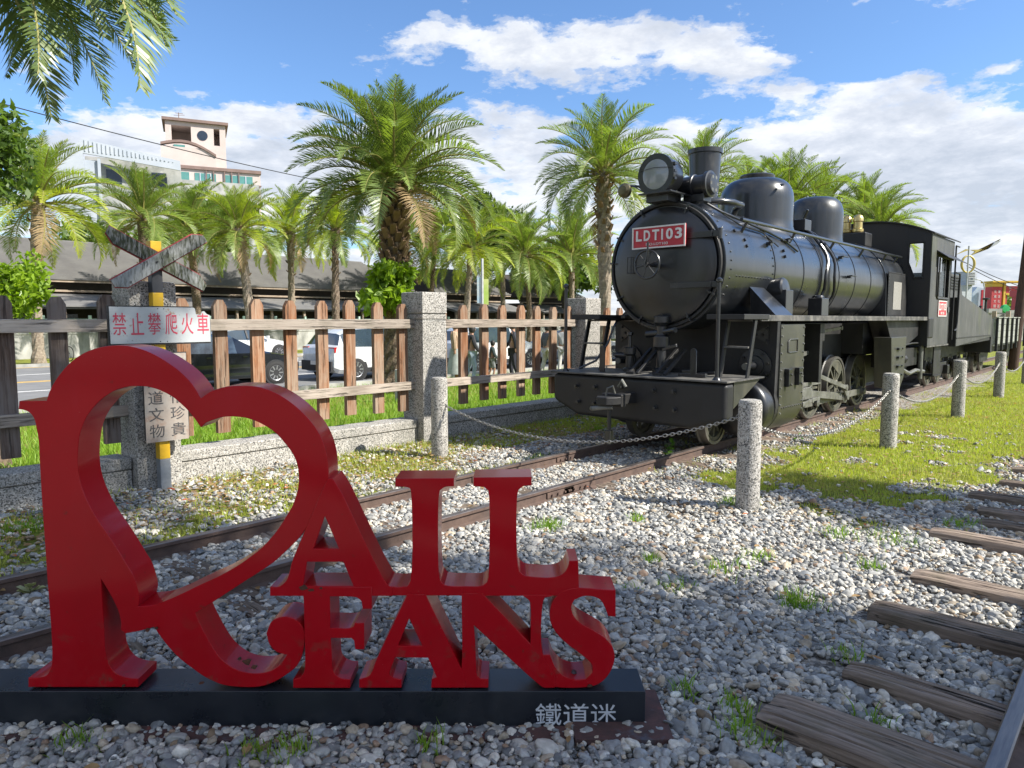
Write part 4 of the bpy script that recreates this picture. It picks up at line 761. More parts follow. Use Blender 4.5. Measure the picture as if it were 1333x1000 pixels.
LP(MB().tube(wrap(9.30, 9.02, 20, 118, .665, .02), .021, 8), 'sand_pipe', m_blk1); LP(MB().tube(wrap(9.36, 9.42, 22, 118, .665, .02), .018, 8), 'sand_pipe', m_blk1)
LP(MB().box(.12, .34, 9.2, 9.42, 2.46, 2.60).tube([(.28,9.3,2.6),(.34,9.28,2.72)], .018, 8), 'sand_valve', m_blk1, .01)
LP(MB().tube([(.30,6.64,2.50),(.42,6.75,2.41),(.47,7.2,2.35),(.50,7.7,2.29),(.55,8.05,2.22),(.60,8.3,2.12)], .013, 8), 'steam_pipe', m_blk1)
LP(MB().tube([(.38,6.70,2.44),(.50,7.0,2.30),(.52,7.5,2.27),(.60,7.75,2.13)], .008, 6), 'steam_pipe', m_blk1)
for y_, a, w_ in ((9.75, 66, .16), (9.95, 88, .12), (7.5, 66, 0), (8.1, 57, 0)):
    a = radians(a); c_ = Vector((sin(a)*.64, y_, BZ+cos(a)*.64)); 
    LP(MB().obox(c_+Vector((.02,0,0)), (.05,.06,.035)).obox(c_+Vector((.045, w_/2, .015)), (.04, .06+w_, .012)), 'cladding_step', m_blk1, .003)
for y_, a in ((6.95,66),(6.95,72),(7.9,70),(7.9,76),(8.0,58),(8.06,58),(8.12,58),(6.8,58)):
    a = radians(a); c_ = Vector((sin(a)*.632, y_, BZ+cos(a)*.632)); LP(MB().lathe(c_, (sin(a),0,cos(a)), [(-.01,.018), (.02,.016), (.022,.0)], 8), 'stud', m_blk1)
rv = MB()
for yb_ in (6.56, 7.55):
    for k in range(34):
        a = radians(-125+250*k/33); c_ = Vector((sin(a)*.634, yb_, BZ+cos(a)*.634)); rv.lathe(c_, (sin(a),0,cos(a)), [(-.004,.011), (.006,.009), (.010,.001)], 6)
for k in range(40):
    a = 2*pi*k/40; c_ = Vector((sin(a)*.635, 6.421, BZ+cos(a)*.635))
for y_ in np.arange(6.7, 7.5, .07):
    for a in (radians(100), radians(-100)): rv.lathe(Vector((sin(a)*.634, y_, BZ+cos(a)*.634)), (sin(a),0,cos(a)), [(-.004,.010), (.006,.008), (.009,.001)], 6)
LP(rv, 'rivets', m_blk)
# running board and brackets
rb = MB(); rb.box(.55, .95, 6.55, 12.89, 1.363, 1.392); rb.box(.93, .952, 6.55, 12.89, 1.335, 1.3625); LP(rb, 'running_board', m_deck, .002)
rb = MB(); rb.box(-.95, -.55, 6.55, 12.89, 1.363, 1.392); rb.box(-.952, -.93, 6.55, 12.89, 1.335, 1.3625); LP(rb, 'running_board', m_deck, .002)
for s_ in (1, -1):
    x0, x1 = sorted((s_*.60, s_*.965)); LP(MB().box(x0, x1, 6.15, 6.70, 1.350, 1.398), 'step_platform', m_mat, .004)
    LP(MB().add([(s_*.62,7.06,1.393),(s_*.62,7.46,1.393),(s_*.60,7.06,1.68),(s_*.60,7.40,1.68),(s_*.90,7.0,1.393),(s_*.90,7.44,1.393)], [(0,1,3,2),(4,5,3,2),(0,2,4),(1,5,3),(0,4,5,1)]), 'steam_pipe_casing', m_blk, 0., smooth=0)
    LP(MB().lathe((s_*.64,7.60,1.66), (s_,0,.15), [(-.06,.12), (.10,.12), (.12,.10), (.13,0)], 20).box(*sorted((s_*.60, s_*.80)), 7.50, 7.70, 1.40, 1.66), 'pipe_elbow', m_blk1, .008)
    LP(MB().box(*sorted((s_*.62, s_*.78)), 8.62, 8.85, 1.393, 1.60).lathe((s_*.70, 8.72, 1.60), (0,0,1), [(0,.07), (.03,.06), (.035,0)], 14), 'lubricator', m_blk1, .008)
    # ladder up from the deck
    ld = MB(); xa_, xb_ = s_*.68, s_*.94
    lad = LP(MB().bar((xa_,6.29,.80),(xa_,6.45,1.36), .018, .05, (0,1,0)).bar((xb_,6.29,.80),(xb_,6.45,1.36), .018, .05, (0,1,0)), 'front_ladder', m_mat, .002)
    for z_, y_ in ((1.095, 6.375), (1.34, 6.44)): LP(MB().box(*sorted((xa_+s_*.012, xb_-s_*.012)), y_-.05, y_+.05, z_-.008, z_+.008), 'ladder_step', m_deck, .002, parent=lad)
    LP(MB().cyl((s_*.84, 5.90, .815), (s_*.84, 5.90, 1.68), .017, n=10).lathe((s_*.84,5.90,1.68), (0,0,1), [(-.01,.02), (.0,.028), (.02,.028), (.035,.01), (.036,0)], 12).lathe((s_*.84,5.90,.815), (0,0,1), [(0,.04), (.015,.035), (.03,.02)], 12), 'hand_post', m_blk1)
# buffer beam, deck
LP(MB().prism([(-.96,.80),(-.96,.52),(-.66,.385),(.62,.365),(.96,.46),(.96,.80)], 'y', 5.84, 6.02), 'buffer_beam', m_mat, .045)
LP(MB().box(-.975, .975, 5.82, 6.60, .802, .818), 'front_deck', m_deck, .003)
LP(MB().prism([(6.02,.80),(6.58,.80),(6.02,.56)], 'x', .93, .945), 'deck_gusset', m_cyl); LP(MB().prism([(6.02,.80),(6.58,.80),(6.02,.56)], 'x', -.945, -.93), 'deck_gusset', m_cyl)
bb = [AY(px, py, 5.72) for px, py in ((750,502.5),(774,504),(752,523),(773,525),(850,508.5),(876,510),(852,531),(877,534))]
for c_ in bb: LP(MB().lathe((c_.x, 5.845, c_.z), (0,-1,0), [(0,.027), (.014,.027), (.015,.018), (.045,.018), (.048,.0)], 6), 'beam_bolt', m_blk1)
cp = Vector((.0, 5.6, .60)); cm = MB().box(-.06, .06, 5.55, 5.86, .56, .66).box(-.11, .11, 5.51, 5.59, .55, .67)
cm.prism([(-.11,5.57),(.11,5.57),(.10,5.45),(.04,5.37),(-.06,5.36),(-.12,5.45)], 'z', .575, .65)
cpl = LP(cm, 'coupler', m_mat, .01)
hk = [(.06,5.44,.555), (-.02,5.41,.55), (-.12,5.38,.535), (-.16,5.42,.53), (-.13,5.48,.53)]; LP(MB().tube(hk, [.018,.02,.022,.02,.016], 10), 'coupler_hook', m_rod, parent=cpl)
LP(MB().tube([(.0,5.57,.66),(.0,5.53,.74),(-.03,5.49,.72),(-.05,5.49,.64)], .010, 8).tube([(-.12,5.84,.70),(-.06,5.72,.72),(-.01,5.70,.78),(.03,5.70,.72)], .016, 8), 'coupler_chain', m_rod, parent=cpl)
LP(MB().tube([(-.02,5.51,.56),(-.02,5.51,.30)], .02, 8).box(-.05,.01,5.48,5.54,.20,.33), 'coupler_drop_pin', m_blk1, .004, parent=cpl)
# gear standing on the deck
LP(MB().prism([(.50,.818),(.56,.818),(.56,1.06),(.545,1.085),(.515,1.085),(.50,1.06)], 'y', 6.05, 6.065), 'lamp_iron', m_blk1, .003); LP(MB().prism([(-.52,.818),(-.46,.818),(-.46,1.06),(-.475,1.085),(-.505,1.085),(-.52,1.06)], 'y', 6.05, 6.065), 'lamp_iron', m_blk1, .003)
LP(MB().lathe((.02,6.35,.82), (0,0,1), [(0,.09),(.03,.09),(.05,.05),(.22,.045),(.26,.08),(.36,.08),(.38,.05),(.46,.05),(.5,.085),(.56,.085),(.58,0)], 18).cyl((.0,6.35,1.22),(.20,6.30,1.25), .03).cyl((-.16,6.36,1.20),(.05,6.35,1.22), .035).bar((.06,6.3,1.05),(.26,6.22,1.10), .02, .03), 'steam_valve', m_blk1, .004)
LP(MB().lathe((-.32,6.30,.82), (0,0,1), [(0,.07),(.03,.07),(.04,.04),(.16,.04),(.18,.065),(.24,.065),(.25,.02),(.36,.016),(.37,.03),(.40,.03)], 16).cyl((-.50,6.32,.98),(-.32,6.30,.98), .03), 'drain_valve', m_blk1)
for x0 in (-.16, .14): LP(MB().bar((x0,6.05,.82),(x0,6.45,1.05), .03, .03).bar((x0+.09,6.05,.82),(x0+.09,6.45,1.05), .03, .03).bar((x0,6.0,.83),(x0+.09,6.0,.83), .03, .03), 'stay_bracket', m_mat, .003)
LP(MB().bar((.36,6.1,.83),(.66,6.06,.84), .04, .035).bar((.44,6.2,.83),(.70,6.16,.86), .03, .03).box(.40,.50,6.08,6.18,.82,.88), 'deck_lever', m_blk1, .005)
LP(MB().tube([(-.62,6.5,1.33),(-.55,6.35,1.28),(-.58,6.28,1.1),(-.66,6.18,.92),(-.78,6.05,.84)], .012, 8), 'air_hose', m_blk1)
# frames, saddle, cylinders
LP(MB().box(-.33, -.30, 6.03, 14.2, .36, .795).box(.30, .33, 6.03, 14.2, .36, .795).box(-.30, .30, 6.5, 6.55, .40, .86).box(-.30,.30,7.9,7.94,.4,.86).box(-.3,.3,11.6,11.64,.4,.86), 'main_frame', m_mat)
LP(MB().prism([(-.34,.80),(-.30,1.05),(-.52,1.36),(.52,1.36),(.30,1.05),(.34,.80)], 'y', 6.96, 7.64), 'smokebox_saddle', m_mat)
for s_ in (1, -1):
    cx_ = s_*.655; prof = [(s_*.34,.86),(s_*.34,1.335),(s_*.945,1.335)] + [(cx_+s_*.295*cos(a), .50+.295*sin(a)) for a in np.linspace(.35, -pi*.93, 18)]
    LP(MB().prism(prof, 'y', 6.95, 7.02), 'cylinder_front_plate', m_mat, .004)
    prof2 = [(cx_*.6,.95),(s_*.40,1.30),(s_*.952,1.30)] + [(cx_+s_*.297*cos(a), .50+.297*sin(a)) for a in np.linspace(0, -pi*.8, 18)]
    jk = LP(MB().prism(prof2, 'y', 7.021, 7.64), 'cylinder_jacket', m_cyl, .003)
    rv = MB()
    for z_ in np.arange(.42, 1.28, .085):
        for y_ in (7.045, 7.615): rv.lathe((s_*.952, y_, z_), (s_,0,0), [(0,.012), (.010,.009), (.012,0)], 7)
    for y_ in np.arange(7.10, 7.60, .055): rv.lathe((s_*.951, y_, .47), (s_,0,0), [(0,.010), (.009,.008), (.011,0)], 7)
    LP(rv, 'rivets', m_rod, parent=jk)
    LP(MB().tube([(s_*.957, 7.20, 1.02), (s_*.957, 7.20, 1.13), (s_*.957,7.24,1.15), (s_*.957, 7.44, 1.15), (s_*.957, 7.44, 1.02), (s_*.957,7.22,1.02)], .007, 6), 'access_cover', m_cyl, parent=jk)
    for y_ in (7.17, 7.44):
        LP(MB().box(*sorted((s_*.952, s_*1.0)), y_-.035, y_+.05, .82, .86).box(*sorted((s_*.952, s_*.995)), y_-.02, y_+.03, .68, .82).lathe((s_*1.0,y_+.02,.70), (s_,0,0), [(0,.014),(.012,.012)], 6).lathe((s_*1.0,y_+.02,.80), (s_,0,0), [(0,.014),(.012,.012)], 6), 'drain_cock', m_blk1, .004)
    LP(MB().lathe((cx_,0,.48), (0,-1,0), [(-6.96,.285), (-6.80,.287), (-6.765,.278), (-6.745,.255), (-6.73,.15), (-6.725,0)], 48), 'cylinder_cover', m_blk1)
    vc = LP(MB().lathe((s_*.735,0,.895), (0,-1,0), [(-6.95,.165), (-6.925,.165), (-6.92,.10), (-6.90,.095), (-6.895,.04), (-6.80,.036), (-6.72,.034), (-6.715,0)], 32), 'valve_cover', m_blk1)
    for k in range(8): t = k*pi/4+.2; LP(MB().lathe((s_*.735+cos(t)*.137, 6.925, .895+sin(t)*.137), (0,-1,0), [(0,.014), (.016,.014), (.018,0)], 6), 'cover_bolt', m_mat, parent=vc)
    LP(MB().cyl((s_*.735,6.80,.895),(s_*.735,6.70,.895), .034, n=14), 'valve_rod_end', m_rod)
    tri = LP(MB().prism([(s_*.70,1.20),(s_*.86,1.10),(s_*.86,1.30)], 'y', 6.94, 6.9499), 'corner_bracket', m_blk1)
    for q in ((s_*.735,1.20),(s_*.84,1.14),(s_*.84,1.265),(s_*.80,1.20)): LP(MB().lathe((q[0],6.94,q[1]), (0,-1,0), [(0,.016),(.014,.014)], 6), 'bracket_bolt', m_mat, parent=tri)
LP(MB().box(-.295, .295, 7.66, 12.86, .80, 1.30).box(-.58, .58, 10.9, 12.86, .86, 1.30), 'underframe', m_mat)
# motion
def rod(p, q, h0, h1, t_, x_, name, m_=m_rod, parent=None):
    p, q = Vector((0,)+p), Vector((0,)+q); d = (q-p).normalized(); n_ = Vector((0, -d.z, d.y)); mb = MB(); s_ = 1 if x_ > 0 else -1
    poly = [p-n_*h0/2, q-n_*h1/2, q+n_*h1/2, p+n_*h0/2]; mb.prism([(v.y, v.z) for v in poly], 'x', x_-t_/2, x_+t_/2)
    for e, h in ((p, h0), (q, h1)): mb.cyl((x_-t_*.8, e.y, e.z), (x_+t_*.8, e.y, e.z), h*.85, n=16)
    return LP(mb, name, m_, .003)
AXL = [8.30, 9.25, 10.20, 11.15]; CR = (-.05, -.16)
m_wheel = mat('dusty_wheel', (.055,.055,.042), (.085,.085,.06), 6., .5, .65, layers=(((.17,.155,.10), 5., .5, .7, (1,1,1), .8, .6),)); m_tyre = mat('steel_tyre', (.13,.125,.115), (.2,.19,.17), 8., .4, metal=.6)
wheel_cache = {}
def wheel(x_, y_, r, spokes, name, weight=True, root=None):
    root = root or LOCO; key = (r, spokes, weight, x_ > 0); s_ = 1 if x_ > 0 else -1
    if key not in wheel_cache:
        mb = MB().lathe((0,0,0), (s_,0,0), [(-.035,.04), (-.035,.06), (.03,.06), (.045,.045), (.045,0)], 20)
        mb.lathe((0,0,0), (s_,0,0), [(-.04,r-.075), (-.045,r-.03), (.015,r-.03), (.022,r-.06), (.02,r-.075), (-.04,r-.075)], 40, cap=False)
        for k in range(spokes): t = 2*pi*k/spokes; mb.bar((0, cos(t)*.05, sin(t)*.05), (s_*-.008, cos(t)*(r-.065), sin(t)*(r-.065)), .026, .03, (1,0,0))
        if weight:
            arc = [(cos(a)*(r-.07), sin(a)*(r-.07)) for a in np.linspace(radians(35), radians(120), 10)]; mb.prism(arc+[(cos(radians(120))*.12+.0, .22), (.12,.13)], 'x', *sorted((-s_*.02, s_*.018)))
            mb.cyl((s_*.0, CR[0], CR[1]), (s_*.03, CR[0], CR[1]), .06, n=14); mb.bar((s_*.01,0,0),(s_*.01,CR[0],CR[1]), .04, .10, (0,1,.3))
        ty = MB().lathe((0,0,0), (s_,0,0), [(.03,r-.032), (.03,r-.002), (.02,r), (-.045,r+.004), (-.055,r+.022), (-.068,r+.02), (-.07,r-.032), (.03,r-.032)], 48, cap=False)
        wheel_cache[key] = (mb.mesh('wheel', m_wheel, 35), ty.mesh('tyre', m_tyre, 35))
    w_ = link(name, wheel_cache[key][0], root, Vector((x_, y_-(DYL if root == LOCO else 0), r+.1))-root.location); link('tyre', wheel_cache[key][1], w_); return w_
for y_ in AXL:
    for s_ in (1, -1): wheel(s_*.44, y_, .375, 11, 'driving_wheel')
    LP(MB().cyl((-.42,y_,.475), (.42,y_,.475), .05, n=14), 'axle', m_mat)
for y_, r in ((6.68,.235), (13.05,.25)):
    for s_ in (1, -1): wheel(s_*.43, y_, r, 8, 'pony_wheel', False)
    LP(MB().cyl((-.42,y_,r+.1), (.42,y_,r+.1), .045, n=12), 'axle', m_mat)
for s_ in (1, -1):
    px_ = [(y_+CR[0], .475+CR[1]) for y_ in AXL]
    for a, b_ in zip(px_, px_[1:]): rod(a, b_, .085, .085, .03, s_*.525, 'coupling_rod')
    for a in px_: LP(MB().lathe((s_*.50,a[0],a[1]), (s_,0,0), [(0,.05),(.085,.05),(.09,.03),(.10,0)], 14), 'crank_pin', m_rod)
    rod((8.42,.50), (px_[2][0],px_[2][1]), .075, .10, .035, s_*.585, 'connecting_rod')
    LP(MB().box(*sorted((s_*.57,s_*.73)), 8.26, 8.56, .43, .57), 'crosshead', m_rod, .008)
    LP(MB().box(*sorted((s_*.60,s_*.70)), 7.64, 8.92, .575, .62).box(*sorted((s_*.60,s_*.70)), 7.64, 8.92, .38, .42), 'slide_bar', m_rod, .004)
    LP(MB().cyl((s_*.655,7.6,.50), (s_*.655,8.3,.50), .026, n=12), 'piston_rod', m_tyre)
    LP(MB().box(*sorted((s_*.56,s_*.76)), 7.64, 7.86, .80, .96), 'valve_spindle_guide', m_rod, .01); rod((7.86,.90), (8.72,.98), .05, .045, .03, s_*.66, 'radius_rod')
    lk = MB(); pts = [(s_*.68, 8.72+.07*cos(a)-.05, .97+.26*sin(a)) for a in np.linspace(-1.2, 1.2, 9)]; lk.tube(pts, .034, 8); pts = [(s_*.68, 8.80+.07*cos(a)-.05, .97+.24*sin(a)) for a in np.linspace(-1.2, 1.2, 9)]; lk.tube(pts, .028, 8); LP(lk, 'expansion_link', m_rod)
    LP(MB().box(*sorted((s_*.56,s_*.80)), 8.55, 8.63, .62, 1.30).box(*sorted((s_*.34,s_*.80)), 8.63, 8.70, 1.1, 1.3), 'motion_bracket', m_mat, .005)
    rod((8.80,.70), (10.0,.45), .055, .05, .022, s_*.66, 'eccentric_rod'); rod((px_[2][0],px_[2][1]), (10.0,.45), .05, .05, .025, s_*.63, 'return_crank')
    rod((8.10,.90), (8.16,.52), .04, .04, .02, s_*.76, 'combination_lever'); rod((8.16,.40), (8.45,.42), .035, .035, .02, s_*.77, 'union_link')
    rod((8.74,1.18), (9.9,1.24), .035, .035, .02, s_*.60, 'reversing_rod')
    # tanks, ash pan and injector gear under the board
    if 0: LP(MB().lathe((s_*.66,9.35,1.14), (0,1,0), [(0,0),(.01,.10),(.03,.135),(1.15,.135),(1.17,.10),(1.18,0)], 24), 'air_reservoir', m_blk1)
    LP(MB().prism([(11.0,1.36),(12.86,1.36),(12.86,1.10),(12.2,.96),(11.35,1.02)], 'x', *sorted((s_*.60, s_*.84))), 'ash_pan', m_mat, .006)
    bx_ = LP(MB().prism([(10.98,1.10),(11.78,1.10),(11.72,.50),(11.55,.36),(11.10,.38)], 'x', *sorted((s_*.70, s_*.93))), 'tool_box', m_cyl, .008)
    for z_ in (.55,.68,.81,.93): LP(MB().box(*sorted((s_*.93, s_*.965)), 11.28, 11.42, z_-.016, z_+.016).box(*sorted((s_*.93, s_*.955)), 11.52, 11.58, z_-.012, z_+.012), 'box_catch', m_blk1, .003, parent=bx_)
    LP(MB().box(*sorted((s_*.45,s_*.80)), 11.80, 13.0, .62, .90).lathe((s_*.80,12.1,.75),(s_,0,0),[(0,.06),(.06,.06),(.07,.04),(.09,0)],12).tube([(s_*.82,11.8,.95),(s_*.84,12.5,.98),(s_*.84,13.2,.97)], .014, 8), 'trailing_frame', m_mat, .01)
    LP(MB().tube([(s_*.86,11.9,.60),(s_*.86,12.3,.52),(s_*.86,12.7,.55),(s_*.84,13.3,.5)], .03, 8).tube([(s_*.87,12.95,.95),(s_*.87,12.95,.40)], .035, 10), 'injector_pipe', m_rod)
    LP(MB().prism([(12.55,.62),(13.55,.62),(13.40,.52),(13.05,.42),(12.7,.52)], 'x', *sorted((s_*.50, s_*.56))), 'truck_frame', m_mat, .006)
    LP(MB().box(*sorted((s_*.5,s_*.9)), 13.8, 14.3, .38, .40).box(*sorted((s_*.86,s_*.88)), 13.8, 14.3, .40, .92), 'cab_step', m_mat, .003)
    LP(MB().tube([(s_*.5, 6.9+.25*k, .33-.03*(k%2)) for k in range(3)], .03, 8), 'brake_hanger', m_mat)
# cab
def arc_z(x_): return 2.70 + .235*(1-(x_/.98)**2)
roof = [(x_, arc_z(x_)+.022) for x_ in np.linspace(-1.0, 1.0, 21)] + [(x_, arc_z(x_)) for x_ in np.linspace(1.0, -1.0, 21)]
LP(MB().prism(roof, 'y', 12.84, 14.80), 'cab_roof', m_mat, .003)
def front_wall(y0, y1, name):
    mb = MB(); top = [(x_, arc_z(x_)-.001) for x_ in np.linspace(-.62, .62, 13)]
    mb.prism([(-.62,2.02),(-.62,2.02)]+top+[(.62,2.02)], 'y', y0, y1)         # centre, above boiler back
    for s_ in (1, -1):
        mb.prism([(s_*.621,.93),(s_*.949,.93),(s_*.949,2.02),(s_*.74,2.02),(s_*.648,2.26),(s_*.648,2.55),(s_*.84,2.55),(s_*.84,2.02),(s_*.949,2.02),(s_*.949,arc_z(.949)),(s_*.621,arc_z(.621))][:3]+[(s_*.621,2.02)], 'y', y0, y1)
        mb.prism([(s_*.621,2.0201),(s_*.74,2.0201),(s_*.648,2.26),(s_*.648,2.55),(s_*.621,2.55)], 'y', y0, y1)
        mb.prism([(s_*.84,2.0201),(s_*.949,2.0201),(s_*.949,2.55),(s_*.84,2.55)], 'y', y0, y1)
        mb.prism([(s_*.621,2.5501),(s_*.949,2.5501),(s_*.949,arc_z(.949)-.001),(s_*.80,arc_z(.80)-.001),(s_*.621,arc_z(.621)-.001)], 'y', y0, y1)
    mb.box(-.62, .62, y0, y1, 1.0, 2.0199)
    return LP(mb, name, m_mat, 0., 0)
fw = front_wall(12.885, 12.905, 'cab_front'); LP(MB().box(-.949,-.80,14.42,14.44,.93,2.70).box(.80,.949,14.42,14.44,.93,2.70).box(-.7999,.7999,14.42,14.44,.93,1.25), 'cab_back', m_mat, 0., 0)
for s_ in (1, -1):
    LP(MB().tube([(s_*.735,12.880,2.0),(s_*.635,12.880,2.255),(s_*.635,12.880,2.565),(s_*.855,12.880,2.565),(s_*.855,12.880,2.0)], .010, 6, closed=True), 'window_frame', m_mat, parent=fw)
    LP(MB().prism([(s_*.74,2.03),(s_*.84,2.03),(s_*.84,2.54),(s_*.65,2.54),(s_*.65,2.26)], 'y', 12.893, 12.896), 'pane', m_glass, parent=fw)
    x0, x1 = sorted((s_*.950, s_*.966))
    sd = MB().box(x0, x1, 12.885, 13.30, .93, 2.69).box(x0, x1, 13.301, 14.30, .93, 1.72).box(x0, x1, 13.301, 14.50, 2.36, 2.69).box(x0, x1, 14.20, 14.30, 1.7201, 2.3599)
    cs = LP(sd, 'cab_side', m_side, .002)
    LP(MB().prism([(13.24,2.40),(14.62,2.40),(14.62,2.385),(13.24,2.385)], 'x', *sorted((s_*.967, s_*.98))).add([(s_*.97,13.2,2.46),(s_*.97,14.62,2.44),(s_*1.12,14.66,2.33),(s_*1.12,13.25,2.35),(s_*.97,13.2,2.44),(s_*.97,14.62,2.42),(s_*1.12,14.66,2.32),(s_*1.12,13.25,2.34)], [(0,1,2,3),(7,6,5,4),(0,4,5,1),(1,5,6,2),(2,6,7,3),(3,7,4,0)]), 'window_visor', m_mat, parent=cs)
    LP(MB().box(*sorted((s_*.935,s_*.949)), 13.55, 13.62, 1.72, 2.36).box(*sorted((s_*.935,s_*.949)), 13.95, 14.02, 1.72, 2.36), 'sash_post', m_mat, parent=cs)
    LP(MB().box(*sorted((s_*.938,s_*.942)), 13.62, 13.95, 1.73, 2.35), 'pane', m_glass, parent=cs)
    LP(MB().tube([(s_*.975,13.28,2.36),(s_*.975,13.28,1.74),(s_*.975,13.38,1.69),(s_*.975,14.15,1.69)], .012, 6), 'window_moulding', m_mat, parent=cs)
    if s_ == 1:
        np_ = LP(MB().box(.967, .975, 13.47, 14.08, 1.40, 1.66), 'number_plate', m_prd, .001)
        LP(MB().box(.9751, .979, 13.47, 14.08, 1.40, 1.415).box(.9751,.979,13.47,14.08,1.645,1.66).box(.9751,.979,13.47,13.50,1.416,1.644).box(.9751,.979,14.05,14.08,1.416,1.644), 'plate_border', m_pwh, parent=np_)
        def side_text(t, y0, y1, z0, z1):
            r = fit_text(t, m_pwh, np_, 'character', 0, y1-y0, z0, z1, 0, bold=.02); r.rotation_euler = (0,0,pi/2); r.location = (.977, y0, 0)
        side_text('LDT103', 13.53, 14.02, 1.50, 1.615); side_text('NO.103', 13.65, 13.90, 1.435, 1.475)
        LP(MB().box(.967, .99, 14.12, 14.22, 1.47, 1.56), 'lamp_bracket', m_blk1, .003)
    LP(MB().tube([(s_*.99,14.50,2.62),(s_*.99,14.50,1.0)], .014, 8).tube([(s_*.99,14.78,2.62),(s_*.99,14.50,2.62)], .012, 8), 'cab_pillar', m_mat)
    LP(MB().tube([(s_*1.0,14.56,2.16),(s_*1.0,14.85,2.16),(s_*1.0,14.88,2.10),(s_*1.0,14.86,1.3),(s_*1.0,14.80,1.18),(s_*1.0,14.64,1.15)], .014, 8), 'grab_rail', m_mat)
    LP(MB().box(x0, x1, 12.89, 14.42, .905, .929), 'cab_sill', m_deck)
LP(MB().lathe((.70,12.95,1.17), (0,1,0), [(-.08,.0),(-.075,.12),(-.04,.15),(.25,.15)], 24).box(.78, .98, 12.89, 13.2, 1.05, 1.38), 'sand_box', m_mat, .03)
LP(MB().box(-.94, .94, 12.95, 14.4, .90, .92), 'cab_floor', m_mat)
LP(MB().lathe((0,12.95,1.75), (0,1,0), [(-.02,.5),(.15,.5),(.17,.48),(.18,0)], 32).cyl((.2,13.1,2.1),(.2,13.3,2.1),.08).cyl((-.2,13.1,2.0),(-.2,13.25,2.0),.07), 'boiler_backhead', m_blk1)
# ================================================================ tender
TEN = vehicle('tender', 'black sloping sided tender with green streaks coupled behind the cab', 'tender', 17.0)
TP = lambda mb, name, m_=None, bev=0., smooth=35, parent=None: LP(mb, name, m_, bev, smooth, parent, TEN)
for s_ in (1, -1):
    x0, x1 = sorted((s_*.93, s_*.95)); TP(MB().prism([(15.02,.86),(15.02,2.06),(15.10,2.06),(15.35,1.80),(18.62,1.41),(18.62,.98)], 'x', x0, x1), 'side_panel', m_side, .003)
    TP(MB().box(*sorted((s_*.951,s_*.958)), 15.02, 18.62, 1.0, 1.02), 'side_bead', m_mat)
    TP(MB().box(*sorted((s_*.42,s_*.46)), 15.0, 18.7, .58, .84), 'tender_frame', m_mat, .004)
TP(MB().prism([(15.03,.86),(15.03,1.75),(18.60,1.36),(18.60,.90)], 'x', -.929, .929), 'tank', m_mat)
bk = TP(MB().box(-.62, .62, 15.35, 16.85, 1.60, 2.24), 'coal_bunker', m_side, .01)
for z_ in np.arange(1.95, 2.22, .055): TP(MB().box(.621, .645, 15.95, 16.8, z_, z_+.02), 'louvre', m_mat, parent=bk)
TP(MB().lathe((.3,18.1,1.38), (0,0,1), [(0,.16),(.10,.16),(.12,.13),(.13,0)], 20), 'filler_cap', m_mat); TP(MB().cyl((.75,18.45,1.4),(.75,18.45,1.62), .018, n=8).lathe((.75,18.45,1.62),(0,0,1),[(0,.03),(.03,.03)],8), 'vent_pipe', m_mat)
TP(MB().box(-.95, .95, 18.63, 18.80, .62, 1.36), 'rear_beam', m_mat, .01); TP(MB().lathe((.80,18.8,1.12), (0,1,0), [(0,.08),(.12,.07),(.14,.11),(.18,.11)], 16), 'rear_lamp', m_blk1)
for yb in (15.75, 17.65):
    for y_ in (yb-.42, yb+.42):
        for s_ in (1, -1): wheel(s_*.43, y_, .27, 8, 'tender_wheel', False, TEN)
        TP(MB().cyl((-.42,y_,.37),(.42,y_,.37), .04, n=12), 'axle', m_mat)
    for s_ in (1, -1):
        TP(MB().prism([(yb-.62,.52),(yb+.62,.52),(yb+.55,.34),(yb+.3,.34),(yb+.2,.26),(yb-.2,.26),(yb-.3,.34),(yb-.55,.34)], 'x', *sorted((s_*.52,s_*.56))), 'bogie_frame', m_mat, .01)
        for y_ in (yb-.42, yb+.42): TP(MB().box(*sorted((s_*.52,s_*.64)), y_-.08, y_+.08, .28, .46), 'axle_box', m_mat, .015)
# ================================================================ open wagon behind
WG = vehicle('open_wagon', 'pale weathered open wagon coupled behind the tender at the right edge', 'wagon', 22.5)
m_wag = mat('faded_wagon_board', (.32,.33,.30), (.20,.21,.18), 4., .7, layers=(((.13,.17,.04), 2., .5, .7, (1,1,.5), .9, .7), ((.55,.53,.48), 8., .6, .7, (1,1,1), .8, .7)))
WP = lambda mb, name, m_=None, bev=0., smooth=35, parent=None: LP(mb, name, m_, bev, smooth, parent, WG)
for s_ in (1, -1):
    for j, z_ in enumerate(np.arange(.78, 1.36, .15)): WP(MB().box(*sorted((s_*.88,s_*.91)), 19.4, 25.4, z_, z_+.143), 'side_board', m_wag, .003)
    for y_ in np.arange(19.45, 25.5, .74): WP(MB().box(*sorted((s_*.911,s_*.96)), y_-.03, y_+.03, .62, 1.40), 'stanchion', m_mat, .004)
    WP(MB().box(*sorted((s_*.87,s_*.93)), 19.4, 25.4, 1.385, 1.41), 'top_rail', m_wag)
    WP(MB().box(*sorted((s_*.60,s_*.66)), 19.3, 25.5, .56, .76), 'sole_bar', m_mat)
WP(MB().box(-.879, .879, 19.37, 19.399, .78, 1.38).box(-.879, .879, 25.41, 25.44, .78, 1.38), 'end_board', m_wag); WP(MB().box(-.87, .87, 19.41, 25.39, .74, .775), 'floor', m_wag)
WP(MB().box(-.05, .05, 18.85, 19.37, .55, .65), 'drawbar', m_mat)
